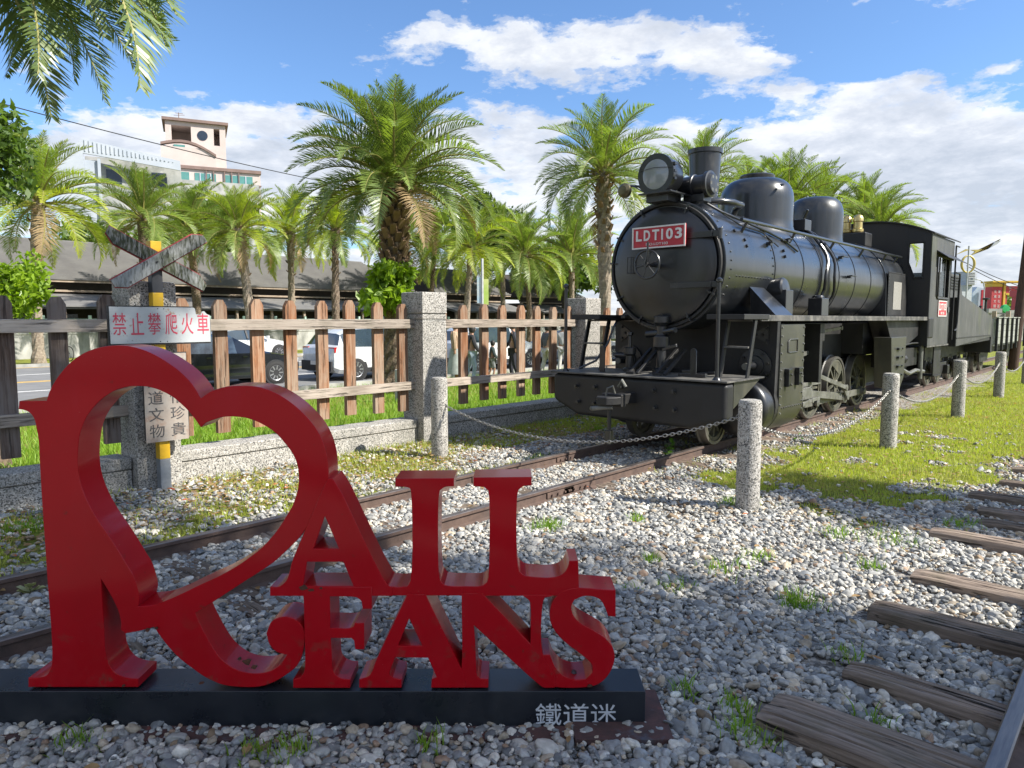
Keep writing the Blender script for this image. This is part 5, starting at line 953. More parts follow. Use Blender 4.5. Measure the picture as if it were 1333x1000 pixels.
for yb in (20.4, 24.4):
    for y_ in (yb-.4, yb+.4):
        for s_ in (1, -1): wheel(s_*.43, y_, .25, 8, 'wagon_wheel', False, WG)
    for s_ in (1, -1): WP(MB().prism([(yb-.6,.56),(yb+.6,.56),(yb+.5,.34),(yb-.5,.34)], 'x', *sorted((s_*.52,s_*.56))), 'bogie_frame', m_mat)
# small broad leaved weed between the rails under the beam
m_wd = mat('weed_leaf', (.09,.20,.02), (.06,.13,.015), 5., .45, trans=.35)
def weed(x_, y_, n_, l0, l1, hgt, label):
    r_ = empty('weed', label, 'weed', (x_, y_, 0))
    for k in range(n_):
        a = rng.uniform(0, 6.28); l_ = rng.uniform(l0, l1); e = rng.uniform(-.3, .9); d = Vector((cos(a)*cos(e), sin(a)*cos(e), sin(e))); s_ = d.cross(Vector((0,0,1))).normalized(); b0_ = Vector((rng.uniform(-.03,.03), rng.uniform(-.03,.03), hgt*rng.uniform(.25, 1)))
        P_ = [b0_, b0_+d*l_*.35+s_*l_*.22, b0_+d*l_*.75+s_*l_*.16, b0_+d*l_-Vector((0,0,.02)), b0_+d*l_*.75-s_*l_*.16, b0_+d*l_*.35-s_*l_*.22, b0_+d*l_*.5-Vector((0,0,.012))]
        mb = MB(); mb.add(P_, [(i, (i+1)%6, 6) for i in range(6)]); mb.tube([Vector((0,0,-.01)), b0_], .002, 5); mb.build('leaf', m_wd, r_, fix=False)
p_ = G(872, 598); weed(p_.x, p_.y, 12, .05, .10, .16, 'bright broad leaved weed between the rails below the buffer beam')
p_ = G(1040, 575); weed(p_.x, p_.y, 7, .04, .07, .08, 'small weed at the rail beside the cylinder')
# ================================================================ palms
m_fr = mat('palm_frond', (.23,.30,.07), (.14,.20,.045), 1.2, .42, trans=.40, rand=.2, layers=(((.42,.42,.05), .8, .60, .78, (1,1,1), None, .6),))
m_fy = mat('palm_frond_yellowing', (.36,.40,.04), (.24,.32,.035), 1.2, .45, trans=.45, rand=.15, layers=(((.50,.42,.07), .9, .5, .7, (1,1,1), None, .7),))
m_fd = mat('palm_frond_deep', (.18,.235,.075), (.10,.15,.05), 1.5, .35, trans=.30, rand=.2, layers=(((.30,.34,.07), 1.0, .58, .75, (1,1,1), None, .5),))
m_rch = mat('frond_rib', (.28,.26,.07), (.20,.18,.05), 3., .6); m_bark = mat('palm_bark', (.17,.12,.08), (.07,.05,.035), 9., .95, bump=.02, bscale=20, layers=(((.26,.21,.15), 16., .52, .62, (1,1,1), .95, .8),))
m_bark2 = mat('palm_bark_grey', (.30,.25,.19), (.17,.13,.095), 8., .95, bump=.012, bscale=24, stretch=(1,1,1.6)); m_stub = mat('leaf_base', (.13,.075,.042), (.24,.155,.085), 7., .9, rand=.3)
def frond_mesh(seed, L=1., nleaf=46, droop=1.0, ll=.22, mats=None, lw=.017):
    """unit frond growing along +y from the origin, rising first and bending down; leaflets held in a V"""
    r_ = random.Random(seed); V, F = [], []
    def spine(t):
        a = radians(14) - droop*radians(78)*t**1.35; return a
    P = [Vector((0,0,0))]; n_ = 24
    for i in range(n_): a = spine((i+.5)/n_); P.append(P[-1]+Vector((r_.uniform(-.002,.002), cos(a), sin(a)))*(1/n_))
    def at(t): i = min(int(t*n_), n_-1); return P[i].lerp(P[i+1], t*n_-i), (P[i+1]-P[i]).normalized()
    M_ = []
    for i in range(nleaf):
        t = .13+.87*(i+.5)/nleaf; p, d = at(min(t+r_.uniform(-.004,.004), .999)); up = Vector((1,0,0)).cross(d).normalized()
        l_ = ll*(.45+.75*sin(pi*min(1, t*1.05))**.8)*(1.05-.55*max(0, t-.6)/.4)*r_.uniform(.85, 1.12)
        for s_ in (1, -1):
            v_ = r_.uniform(.15,.75); fwd = r_.uniform(.55,.95)+t*.35
            dir_ = (Vector((s_,0,0)) + up*v_ + d*fwd).normalized(); tip = p+dir_*l_+Vector((0,0,-.10*l_*r_.uniform(.3,1.6))); mid = p+dir_*l_*.5
            wv = d.cross(dir_).cross(dir_).normalized()*lw*.5*r_.uniform(.8,1.25)
            b = len(V); V += [p-wv*.5, p+wv*.5, mid+wv, mid-wv, tip]; F += [(b,b+1,b+2,b+3), (b+3,b+2,b+4)]; M_ += [0,0]
    # rib
    for i in range(0, n_, 2):
        p, q = P[i], P[i+2]; r0, r1 = .013*(1-i/n_)+.002, .013*(1-(i+2)/n_)+.002; b = len(V)
        V += [p+Vector((r0,0,0)), p+Vector((0,0,r0)), p-Vector((r0,0,0)), p-Vector((0,0,r0)), q+Vector((r1,0,0)), q+Vector((0,0,r1)), q-Vector((r1,0,0)), q-Vector((0,0,r1))]
        F += [(b+k, b+(k+1)%4, b+4+(k+1)%4, b+4+k) for k in range(4)]; M_ += [1]*4
    me = bpy.data.meshes.new('frond'); me.from_pydata([tuple(v) for v in V], [], F)
    for m_ in mats: me.materials.append(m_)
    me.polygons.foreach_set('material_index', M_); return me
FR = {}
m_fb = mat('dead_frond', (.33,.24,.12), (.22,.15,.08), 2., .8, trans=.2)
for key, mm in (('g', m_fr), ('y', m_fy), ('d', m_fd), ('b', m_fb)):
    FR[key] = [frond_mesh(10+k, nleaf=72+3*k, droop=(.62,.82,1.05,1.3)[k], ll=.172, mats=(mm, m_rch), lw=.0088) for k in range(4)]
FRN = [frond_mesh(30+k, nleaf=84, droop=(.7,.9,1.05)[k], ll=.185, mats=(m_fd, m_rch), lw=.0088) for k in range(3)]
stub_me = MB().add([(-.06,0,0),(.06,0,0),(.045,.03,.16),(-.045,.03,.16),(-.05,.04,0),(.05,.04,0),(.035,.055,.15),(-.035,.055,.15)], [(0,1,2,3),(5,4,7,6),(0,3,7,4),(1,5,6,2),(3,2,6,7)]).mesh('leaf_base', m_stub, 0)
def palm(x, y, crown_z, L, label, nfr=52, rt=.17, keys='g', base=None, lean=(0,0), stubs=60, up=1.0, seed=0, frs=None, grp='date palms', kind_bark=None, rough=1., near=False):
    r_ = random.Random(seed*13+5); base = float(gz(x)) if base is None else base; root = empty('palm_tree', label, 'palm tree', (x, y, base), group=grp)
    H = crown_z-base; V = MB(); m = 26; prof = []; nn = 14
    for i in range(m+1):
        t = i/m; rr = rt*(1.25 if t < .04 else 1)*(1+.10*sin(t*9+seed))*(1 + .28*sst(.72, .96, t)) * (1+.05*r_.uniform(-1,1)); c_ = Vector((lean[0]*t*t, lean[1]*t*t, H*t)); prof.append((c_, rr))
    vs = []; 
    for i, (c_, rr) in enumerate(prof):
        for k in range(nn): a = 2*pi*(k+.5*(i%2))/nn; q = rr*(1+.07*rough*(1 if (k+i)%2 else -1)+.05*r_.uniform(-1,1)); vs.append(c_+Vector((cos(a)*q, sin(a)*q, 0)))
    fs = [(i*nn+k, i*nn+(k+1)%nn, (i+1)*nn+(k+1)%nn, (i+1)*nn+k) for i in range(m) for k in range(nn)]; V.add(vs, fs)
    V.build('trunk', kind_bark or m_bark, root, smooth=0)
    top = Vector((lean[0], lean[1], H))
    for k in range(stubs):     # old leaf bases spiralling under the crown
        t = 1-.42*(k/stubs)**1.2; a = k*2.39996; c_ = Vector((lean[0]*t*t, lean[1]*t*t, H*t)); rr = rt*(1+.28*float(sst(.72,.96,t)))*.95
        link('leaf_base', stub_me, root, c_+Vector((cos(a)*rr, sin(a)*rr, 0)), (radians(-18-14*r_.random()), 0, a-pi/2), r_.uniform(.75, 1.25)*rt/.17)
    ga = 2.39996
    for k in range(nfr):
        u = (k+.5)/nfr; ele = radians(86 - 118*u**.92*up + r_.uniform(-9, 9)); a = k*ga+r_.uniform(-.2,.2)
        kk = keys[r_.randrange(len(keys))]; 
        if u > .86 and r_.random() < .35: kk = 'y'
        if u > .93 and r_.random() < .5: kk = 'b'
        me = (frs or FR[kk])[min(len(frs or FR[kk])-1, int(r_.random()*1.6+u*2.4))] if True else None
        s_ = L*r_.uniform(.85, 1.08)*(1-.22*max(0, .25-u)/.25)
        if near:   # those reaching into the view are set one by one below
            q_ = Vector((x, y, base))+top+Vector((cos(a)*cos(ele-.6), sin(a)*cos(ele-.6), sin(ele-.6)))*s_; f_ = (q_-EYE).dot(_F)
            if f_ > .5 and (q_-EYE).dot(_R)/f_ > -.80: continue
        o = link('frond', me, root, top+Vector((cos(a)*rt*.5, sin(a)*rt*.5, -.25*rt/.17*u+.05)), None, s_)
        o.rotation_mode = 'QUATERNION'
        M = Matrix.Rotation(a-pi/2, 3, 'Z') @ Matrix.Rotation(ele, 3, 'X') @ Matrix.Rotation(r_.uniform(-.25,.25), 3, 'Y'); o.rotation_quaternion = M.to_quaternion()
    return root
def at_x(px, x): p = AX(px, 416, x); return p.x, p.y, (p-EYE).dot(_F)
# the big one, and its neighbours along the lawn
x, y, d = at_x(513, -9.); palm(x, y, CAMH+(416-236)/924*d, 2.5, 'largest date palm, thick shaggy trunk rising behind the tall granite pillar', 84, .225, 'ddg', seed=1, stubs=110, lean=(.1,0), rough=1.6, up=.88)
x, y, d = at_x(788, -9.); palm(x, y, CAMH+(416-226)/924*d, 2.55, 'tall slender date palm just left of the locomotive headlight', 50, .19, 'gdg', seed=2, stubs=46, kind_bark=m_bark2, lean=(-.15,0))
for i, (px, xx, py, L, lab) in enumerate(((908,-9,240,2.4,'date palm whose crown shows behind the locomotive chimney'), (1022,-8,272,2.9,'date palm crown rising behind the first dome'), (1118,-8,288,2.8,'date palm crown drooping over the second dome'), (1066,-9.5,276,2.9,'date palm crown between the two dome palms'), (1140,-6,300,2.4,'date palm crown lowest and farthest right, above the cab'), (972,-9,275,2.6,'date palm crown between chimney and first dome'))):
    x, y, d = at_x(px, xx); palm(x, y, CAMH+(416-py)/924*d, L, lab, 46, .2, 'g', seed=3+i, stubs=20, kind_bark=m_bark2)
for i, (px, xx, py, L, lab, ks) in enumerate(((47,-31,262,3.4,'date palm with a bare trunk at the far left across the street','gy'), (190,-32,285,2.9,'date palm rising behind the crossed boards','g'), (326,-31,300,2.9,'date palm in front of the long roof, between crossing post and tallest palm','yg'), (437,-31,300,2.9,'thin trunked date palm just left of the largest palm','yg'),
        (607,-31,322,3.6,'date palm right of the tall granite pillar across the street','yg'), (690,-31,332,4.3,'date palm behind the right picket fence bay','g'), (745,-31,335,5.0,'date palm nearest the slender palm, across the street','g'), (560,-38,318,4.0,'date palm half hidden behind the largest palm','g'), (655,-38,318,4.6,'date palm farther back over the station roof','g'), (258,-36,300,3.4,'date palm between the crossed boards and the next palm','g'), (380,-37,305,3.6,'date palm half behind the left fronds of the largest palm','yg'), (525,-36,310,3.6,'date palm directly behind the trunk of the largest palm','g'))):
    x, y, d = at_x(px, xx); palm(x, y, CAMH+(416-py)/924*d, L, lab, 48, .20, ks, seed=20+i, stubs=18, kind_bark=m_bark if i%2 else m_bark2, up=.98+.05*(i%3), lean=(.35*sin(i*2.1), .35*cos(i*1.7)))
# near palm whose fronds hang in at the top left
p_ = AD(-75, -135, 6.6); npm = palm(p_.x, p_.y, p_.z, 2.6, 'near date palm whose fronds hang in at the top left corner', 64, .2, 'd', seed=41, stubs=30, frs=FRN, up=1.0, near=True)
for k, (tx_, ty_, td_) in enumerate(((236,28,6.2),(240,98,6.7),(203,130,6.0),(132,140,6.9),(38,160,6.2),(180,62,7.2),(150,10,6.5),(95,90,7.4),(262,-25,6.6),(75,120,5.8),(215,60,7.0),(10,60,6.4),(170,100,6.6),(120,50,5.9),(60,70,7.0),(200,-15,6.8),(165,48,7.6),(60,20,6.1),(225,70,7.8),(110,112,7.7),(-5,110,6.9))):
    me = FRN[k % 3]; zt_ = min(v.co.z for v in me.vertices); e_ = max(me.vertices, key=lambda v: v.co.y+abs(v.co.z)*.2).co; tp = AD(tx_, ty_, td_)-(Vector((p_.x, p_.y, p_.z))); ct = Vector((0, e_.y, e_.z))
    a = atan2(tp.y, tp.x); ele = math.asin(tp.normalized().z)-atan2(ct.z, ct.y); o = link('frond', me, npm, Vector((0,0,p_.z-npm.location.z)), None, tp.length/ct.length)
    o.rotation_mode = 'QUATERNION'; o.rotation_quaternion = (Matrix.Rotation(a-pi/2, 3, 'Z') @ Matrix.Rotation(ele, 3, 'X') @ Matrix.Rotation(rng.uniform(-.5,.5), 3, 'Y')).to_quaternion()
# creeper tuft at the foot of the largest palm
# ================================================================ broadleaf foliage
def leaf_cloud(name, centre, radii, n_, size, material, parent=None, clumps=14, seed=0, loc=None, dens=.55, droop=.3, aspect=.45):
    g = np.random.default_rng(seed+100); cs = g.normal(0, 1, (clumps, 3)); cs /= np.linalg.norm(cs, axis=1)[:, None]; cs *= g.uniform(.35, .88, (clumps, 1)); cr = g.uniform(.22, .46, clumps)
    k = g.integers(0, clumps, n_); v = g.normal(0, 1, (n_, 3)); v /= np.linalg.norm(v, axis=1)[:, None]; p = cs[k]+v*(cr[k]*g.uniform(.55, 1.05, n_))[:, None]
    p = p*np.array(radii)+np.array(centre); s = size*g.uniform(.6, 1.3, n_)
    d = g.normal(0, 1, (n_, 3)); d[:, 2] -= droop; d /= np.linalg.norm(d, axis=1)[:, None]; nrm = g.normal(0, 1, (n_, 3)); nrm[:, 2] += 1.0; w_ = np.cross(d, nrm); w_ /= np.linalg.norm(w_, axis=1)[:, None]+1e-6; up = np.cross(w_, d)
    S = s[:, None]; V = np.stack([p, p+d*S*.5+w_*S*aspect*.5+up*S*.06, p+d*S, p+d*S*.5-w_*S*aspect*.5+up*S*.06], 1).reshape(-1, 3); b0 = np.arange(n_)*4
    F = np.stack([b0, b0+1, b0+2, b0+3], 1); return link(name, npmesh(name, V, F, material), parent, loc)
m_l1 = mat('broad_leaf', (.12,.19,.03), (.06,.11,.02), 1.6, .4, trans=.38, layers=(((.20,.22,.03), 2.5, .58, .72, (1,1,1), None, .6),))
m_l2 = mat('broad_leaf_bright', (.28,.40,.03), (.16,.26,.02), 2., .4, trans=.42); m_l3 = mat('broad_leaf_deep', (.07,.12,.022), (.04,.07,.015), 1.2, .4, trans=.25)
m_tr = mat('tree_bark', (.15,.12,.09), (.08,.065,.05), 8., .9, bump=.01)
def tree(x, y, cz, radii, label, n_, size, m_, base=None, seed=0, rt=.15, clumps=16, grp=None):
    base = float(gz(x)) if base is None else base; root = empty('broadleaf_tree', label, 'tree', (x, y, base), group=grp); H = cz-base; r_ = random.Random(seed)
    mb = MB(); mb.tube([(0,0,-.1),(.05,0,H*.3),(-.04,.05,H*.6),(0,0,H*.9)], [rt*1.2, rt, rt*.8, rt*.4], 10)
    for k in range(7): a = k*2.4+r_.random(); q = Vector((cos(a)*radii[0]*.6, sin(a)*radii[1]*.6, H+radii[2]*r_.uniform(-.4,.5))); s_ = Vector((0,0,H*r_.uniform(.5,.8))); mb.tube([s_, s_.lerp(q,.5)+Vector((0,0,.2)), q], [rt*.5, rt*.3, rt*.1], 7)
    mb.build('trunk', m_tr, root, smooth=60); leaf_cloud('crown', (0,0,H), radii, n_, size, m_, root, clumps, seed); return root
p_ = AD(-42, 205, 14); tree(p_.x, p_.y, p_.z, (1.35,1.35,1.15), 'dark glossy broadleaf tree reaching in at the left edge', 3800, .19, m_l1, seed=1, clumps=20)
p_ = AD(8, 372, 12.5); tree(p_.x, p_.y, p_.z, (.62,.62,.75), 'bright green shrub behind the fence at the left edge', 2400, .13, m_l2, seed=2, rt=.04)
x, y, d = at_x(512, -8.7); p_ = AD(512, 372, d); root = empty('creeper', 'bright leafy creeper clinging round the trunk of the largest palm', 'climbing plant', (x, y, float(gz(x)))); leaf_cloud('foliage', (0,0,p_.z-float(gz(x))), (.80,.80,.55), 3800, .21, m_l2, root, 16, 5, droop=1.2); MB().tube([(0,0,0),(.25,0,.8),(.28,.1,1.6),(.1,.1,2.3)], .03, 6).build('stem', m_tr, root)
for i, (px, py, dd, rad, lab) in enumerate(((285,290,58,(4,4,2.2),'dark broadleaf tree beyond the long roof left of the largest palm'), (630,292,62,(3.6,3.6,3.2),'dark broadleaf tree right of the largest palm'), (735,352,70,(6,5,2.8),'dark tree low behind the slender palm'), (870,345,64,(6,6,3.0),'dark tree hidden behind the smokebox'), (140,320,60,(5,5,2.0),'dark tree below the white building'))):
    p_ = AD(px, py, dd); tree(p_.x, p_.y, p_.z, rad, lab, 4200, .62, m_l3 if i % 2 else m_l1, seed=10+i, rt=.3, clumps=22)
for i, (px, dd) in enumerate(((1270,170),(1300,190),(1345,160),(1240,210))):
    p_ = AD(px, 398, dd); tree(p_.x, p_.y, p_.z, (9,9,3.2), 'hazy low tree on the horizon by the red gate, %s' % ('left of it','behind it','right of it','farthest left')[i], 900, 1.3, m_l1, seed=40+i, rt=.4, base=-.5)
# shade trees standing off to the right, whose crowns darken the foreground
for i, (x, y, cz, rad, n_) in enumerate(((14.8,7.5,12.,(2.0,2.0,1.3),5200), (12.9,6.4,12.,(2.3,1.75,1.3),4800), (9.9,6.4,12.2,(2.1,1.7,1.2),5200), (15.,11.7,12.,(1.5,.7,.8),1700))):
    tree(x, y, cz, rad, 'shade tree outside the right edge, ' + ('the one beside the lawn','the one beside the sleepers','the one leaning over the viewer', 'the small one farthest along the lawn')[i], n_, .24, m_l1, seed=60+i, rt=.16, clumps=30, base=0)
for i, (x, y, cz, rad, n_) in enumerate(((8.5,-13.5,4.6,(3.6,2.6,3.2),3200), (0.2,-14.5,4.0,(3.4,2.6,2.6),3200), (-7.5,-12.5,4.0,(3.6,2.6,2.6),3200), (16.,-6.5,4.0,(2.6,3.,2.4),3000))):  # unseen trees added to darken what the red letters reflect
    tree(x, y, cz, rad, 'tree added out of the picture to darken reflections, ' + ('behind the viewer on the right','straight behind the viewer','behind the viewer on the left','far right of the viewer')[i], n_, .42, m_l1, seed=80+i, rt=.2, clumps=26, base=0)
# ================================================================ the street's far side
m_tile = mat('grey_roof_tile', (.135,.13,.125), (.17,.165,.155), 1.2, .7, layers=(((.09,.09,.085), 5., .55, .75, (1,.3,1), None, .3),)); m_dkw = mat('dark_timber_wall', (.030,.024,.020), (.045,.035,.028), 3., .8)
m_fas = mat('timber_fascia', (.36,.29,.22), (.24,.18,.13), 4., .8); m_win = mat('dark_window', (.02,.03,.045), (.03,.04,.06), 3., .15)
def station(y0, y1, label, ridge=6.2, x_=-41., upper=True, rows=24):
    root = empty('station_building', label, 'building', (x_, y0, -.5)); L = y1-y0
    bp = lambda mb, nm, mm, **k: mb.build(nm, mm, root, **k)
    bp(MB().box(-7.5, -1.2, .4, L-.4, 0, 3.4), 'wall', m_dkw, smooth=0)
    # lean-to roof and clerestory
    bp(MB().prism([(-1.3,3.15),(1.6,2.42),(1.6,2.50),(-1.3,3.25)], 'y', 0, L), 'lean_to_roof', m_tile, smooth=0)
    n_ = 9
    for i in range(n_):
        t0, t1 = i/n_, (i+1)/n_; xa, xb = -1.25+2.9*t0, -1.25+2.9*t1; za, zb = 3.27-.75*t0, 3.27-.75*t1; bp(MB().prism([(xa,za),(xb+.05,zb),(xb+.05,zb+.035),(xa,za+.05)], 'y', .0, L), 'tile_course', m_tile, smooth=0)
    bp(MB().box(-1.5, -1.2, .2, L-.2, 3.26, 3.52), 'fascia', m_fas, smooth=0); bp(MB().box(-1.6, -1.45, .2, L-.2, 3.53, 4.0), 'clerestory', m_dkw, smooth=0)
    bp(MB().box(-1.1, -1.0, .2, L-.2, 3.42, 3.47), 'gutter', m_fas, smooth=0)
    r0 = [(-.85,3.98), (-4.8,ridge-.5+.5)]; bp(MB().prism([(-.85,3.98),(-4.8,ridge),(-8.6,3.98)], 'y', .9, L-.9), 'roof_body', m_dkw, smooth=0); bp(MB().box(-.86,-.78,-.1,L+.1,3.93,4.10), 'eaves_board', m_fas, smooth=0)
    slope = (ridge-3.98)/3.95; n_ = rows
    for i in range(n_):
        t0, t1 = i/n_, (i+1)/n_; xa, xb = -.75-4.05*t0, -.75-4.05*t1; za, zb = 4.06+slope*4.05*t0, 4.06+slope*4.05*t1; hip = 2.6*t0
        bp(MB().prism([(xa+.03,za),(xb,zb),(xb,zb+.02),(xa+.05,za+.11)], 'y', hip-.1, L-hip+.1), 'tile_course', m_tile, smooth=0)
    bp(MB().box(-4.95,-4.65,2.5,L-2.5,ridge+.02,ridge+.22), 'ridge', m_tile, smooth=0)
    y_ = .6
    while y_ < L-1.5:
        bp(MB().box(-1.19,-1.1,y_,y_+1.1,.9,2.15), 'window', m_win, smooth=0); bp(MB().box(1.25,1.40,y_-.3,y_-.15,0,2.5), 'canopy_post', m_fas, smooth=0); y_ += 2.4
    return root
def ypx(px, x_): return AX(px, 416, x_).y
station(ypx(-260,-41), ypx(560,-40), 'long dark timber station with a grey tiled roof across the street', 6.4)
station(ypx(575,-40), ypx(672,-40), 'shorter tiled wing of the station behind the banner pole', 6.2, -40)
station(ypx(690,-40), ypx(768,-40), 'small tiled hall at the right end of the station, by the slender palm', 6.3, -40)
# pale wall and green rail fence along the street
m_grn = mat('mint_paint', (.42,.55,.48), (.35,.47,.41), 5., .6)
cw_ = empty('roadside_wall', 'stained pale concrete wall across the street with mint green railing', 'wall', (-35.5, -8, -.5))
for k in range(30): MB().box(-.1, .1, k*2.6, k*2.6+2.58, 0, 1.15).build('wall_panel', m_conc, cw_, smooth=0)
MB().box(-.14, .14, 0, 78, 1.151, 1.25).build('coping', m_conc, cw_, smooth=0); MB().box(-.03, .03, 0, 78, 1.82, 1.88).box(-.03,.03,0,78,1.32,1.37).build('railing', m_grn, cw_, smooth=0)
pm = MB().box(-.02,.02,-.02,.02,1.25,1.85).mesh('paling', m_grn, 0); pm2 = MB().box(-.06,.06,-.06,.06,1.25,2.05).mesh('post', m_grn, 0)
mb = MB()
for k in range(520): mb.box(-.02,.02,k*.15,k*.15+.05,1.371,1.819)
o = mb.build('palings', m_grn, cw_, smooth=0, fix=False); o['kind'] = 'stuff'
for k in range(39): link('post', pm2, cw_, (0, k*2., 0))
# white block and pink building with tower
m_pink = mat('pink_render', (.54,.46,.43), (.47,.40,.37), .5, .85, layers=(((.30,.24,.22), .6, .6, .8, (1,1,.4), None, .6),)); m_ptr = mat('brown_coping', (.22,.15,.13), None, 1., .8); m_wmt = mat('white_profiled_sheet', (.42,.45,.50), (.36,.40,.46), .6, .6)
m_aged = mat('mouldy_white_wall', (.42,.42,.41), (.27,.28,.27), .5, .9, layers=(((.20,.21,.20), .9, .5, .65, (1,1,1), None, .8),)); m_teal = mat('teal_window', (.07,.20,.19), (.10,.26,.24), 1., .25)
PB = 92.
def bpx(px, py, d_): return AD(px, py, d_)
bo = AD(288, 416, PB); bo.z = -.5; pink = empty('tower_building', 'pale pink building with a square open tower on its roof', 'building', tuple(bo), YAW+radians(24))
sc = PB/924.
def zz(py): return CAMH+(405-py)*sc+.5
B = lambda mb, nm, mm, parent=None, **k: mb.build(nm, mm, parent or pink, smooth=0, **k)
wx = lambda px: (px-275)*sc*1.07
B(MB().box(wx(156), wx(325), 0, 12, 0, zz(217)), 'wall', m_pink); B(MB().box(wx(155), wx(326), -.25, 12.2, zz(217)+.01, zz(213)), 'coping', m_ptr)
B(MB().box(wx(217), wx(276), -.12, 11, zz(217)+.3, zz(191)), 'parapet_gable', m_pink)
arcp = [(wx(217), zz(190)), (wx(217), zz(187))] + [(wx(217)+(wx(276)-wx(217))*t, zz(187)+.9*sin(pi*t)-1.0*t) for t in np.linspace(.1, .9, 7)] + [(wx(276), zz(197)), (wx(276), zz(200))] + [(wx(217)+(wx(276)-wx(217))*t, zz(190)+.9*sin(pi*t)-1.0*t) for t in np.linspace(.9, .1, 7)]
B(MB().prism(arcp, 'y', -.3, .5), 'curved_coping', m_ptr)
t0, t1 = wx(222), wx(288)
tw = MB(); za, zb = zz(192), zz(155)
tw.box(t0, t1, 2, 8, zz(217), zz(183)).box(t0, t0+.7, 2, 8, zz(183), zb).box(t1-.7, t1, 2, 8, zz(183), zb).box(t0+.7, t1-.7, 2, 8, zz(160), zb).box(t0+(t1-t0)*.42, t0+(t1-t0)*.80, 2, 2.4, zz(183), zz(160)).box(t0+.7, t1-.7, 2.01, 8, zz(183), zz(181)).box(t0+.7,t1-.7,6,8,zz(181),zz(160))
T_ = B(tw, 'tower', m_pink); B(MB().box(t0-.35, t1+.35, 1.6, 8.4, zb+.01, zb+.35), 'tower_roof', m_ptr, T_)
B(MB().lathe((t0+(t1-t0)*.61, 1.99, zz(170)), (0,-1,0), [(-.01,.62),(.04,.62),(.041,.0)], 20), 'round_window', m_win, T_)
B(MB().tube([(t0+1.6,4,zb),(t0+1.6,4,zb+1.6)], .05, 6).bar((t0+1,4,zb+1.2),(t0+2.3,4,zb+1.35), .05,.05).bar((t0+1.2,4,zb+1.5),(t0+2.1,4,zb+1.5),.05,.05), 'aerial', m_ptr, T_)
B(MB().box(t0+.9, t0+2.2, 1.9, 1.99, zz(191), zz(184)), 'window', m_teal, T_)
for a, b_ in ((205,246),(252,275),(285,316)): 
    w_ = B(MB().box(wx(a), wx(b_), -.06, .0, zz(231), zz(221)), 'window', m_teal)
    for q in np.linspace(wx(a), wx(b_), 5)[1:-1]: B(MB().box(q-.06, q+.06, -.12, -.061, zz(231), zz(221)), 'frame', m_wmt, w_)
for a in (212,236,300): B(MB().box(wx(a), wx(a)+.9, -.75, -.161, zz(239), zz(234)), 'air_conditioner', m_wmt)
for a in (264,272,284,292,300): B(MB().box(wx(a), wx(a)+.12, -.2, -.1, zz(231), zz(216)), 'pipe', m_ptr)
B(MB().box(wx(156), wx(326), -.15, -.01, zz(233), zz(231.5)), 'ledge', m_ptr)
B(MB().box(wx(215), wx(325)-.3, -1.5, -.16, 0, zz(233)), 'lower_wall', m_aged)
wo = AD(170, 416, 84); wo.z = -.5; wb = empty('white_block', 'white sheet clad building left of the pink tower', 'building', tuple(wo), YAW+radians(24)); sc2 = 84/924.
z2 = lambda py: CAMH+(403-py)*sc2+.5
w2 = lambda px: (px-170)*sc2*1.07
wl = MB().prism([(-12, 0), (0,0), (0, z2(182)), (-12, z2(215))], 'x', 0, .1)
mbx = MB().box(w2(131), w2(232), 0, 14, 0, z2(200)); mbx.build('wall', m_aged, wb, smooth=0)
MB().box(w2(128), w2(146), -1.2, 13, 0, z2(207)).build('side_wing', m_wmt, wb, smooth=0)
MB().prism([(w2(106), z2(210)), (w2(131), z2(183)), (w2(232), z2(200)), (w2(232), z2(212)), (w2(131), z2(200)), (w2(131), 0), (w2(106), 0)], 'y', -1.6, -1.3).build('gable_sheet', m_wmt, wb, smooth=0)
for k in range(22): q = w2(133)+k*.42; MB().box(q, q+.1, -1.68, -1.61, z2(200)+.2-.02*k, z2(184)-.08*k).build('rib', m_wmt, wb, smooth=0)
MB().box(w2(145), w2(148), -1.5, -1.25, 0, z2(205)).build('downpipe', m_wmt, wb, smooth=0)
for a in (152, 176, 200): MB().box(w2(a), w2(a+16), -.05, 0, z2(232), z2(214)).build('window', m_win, wb, smooth=0)
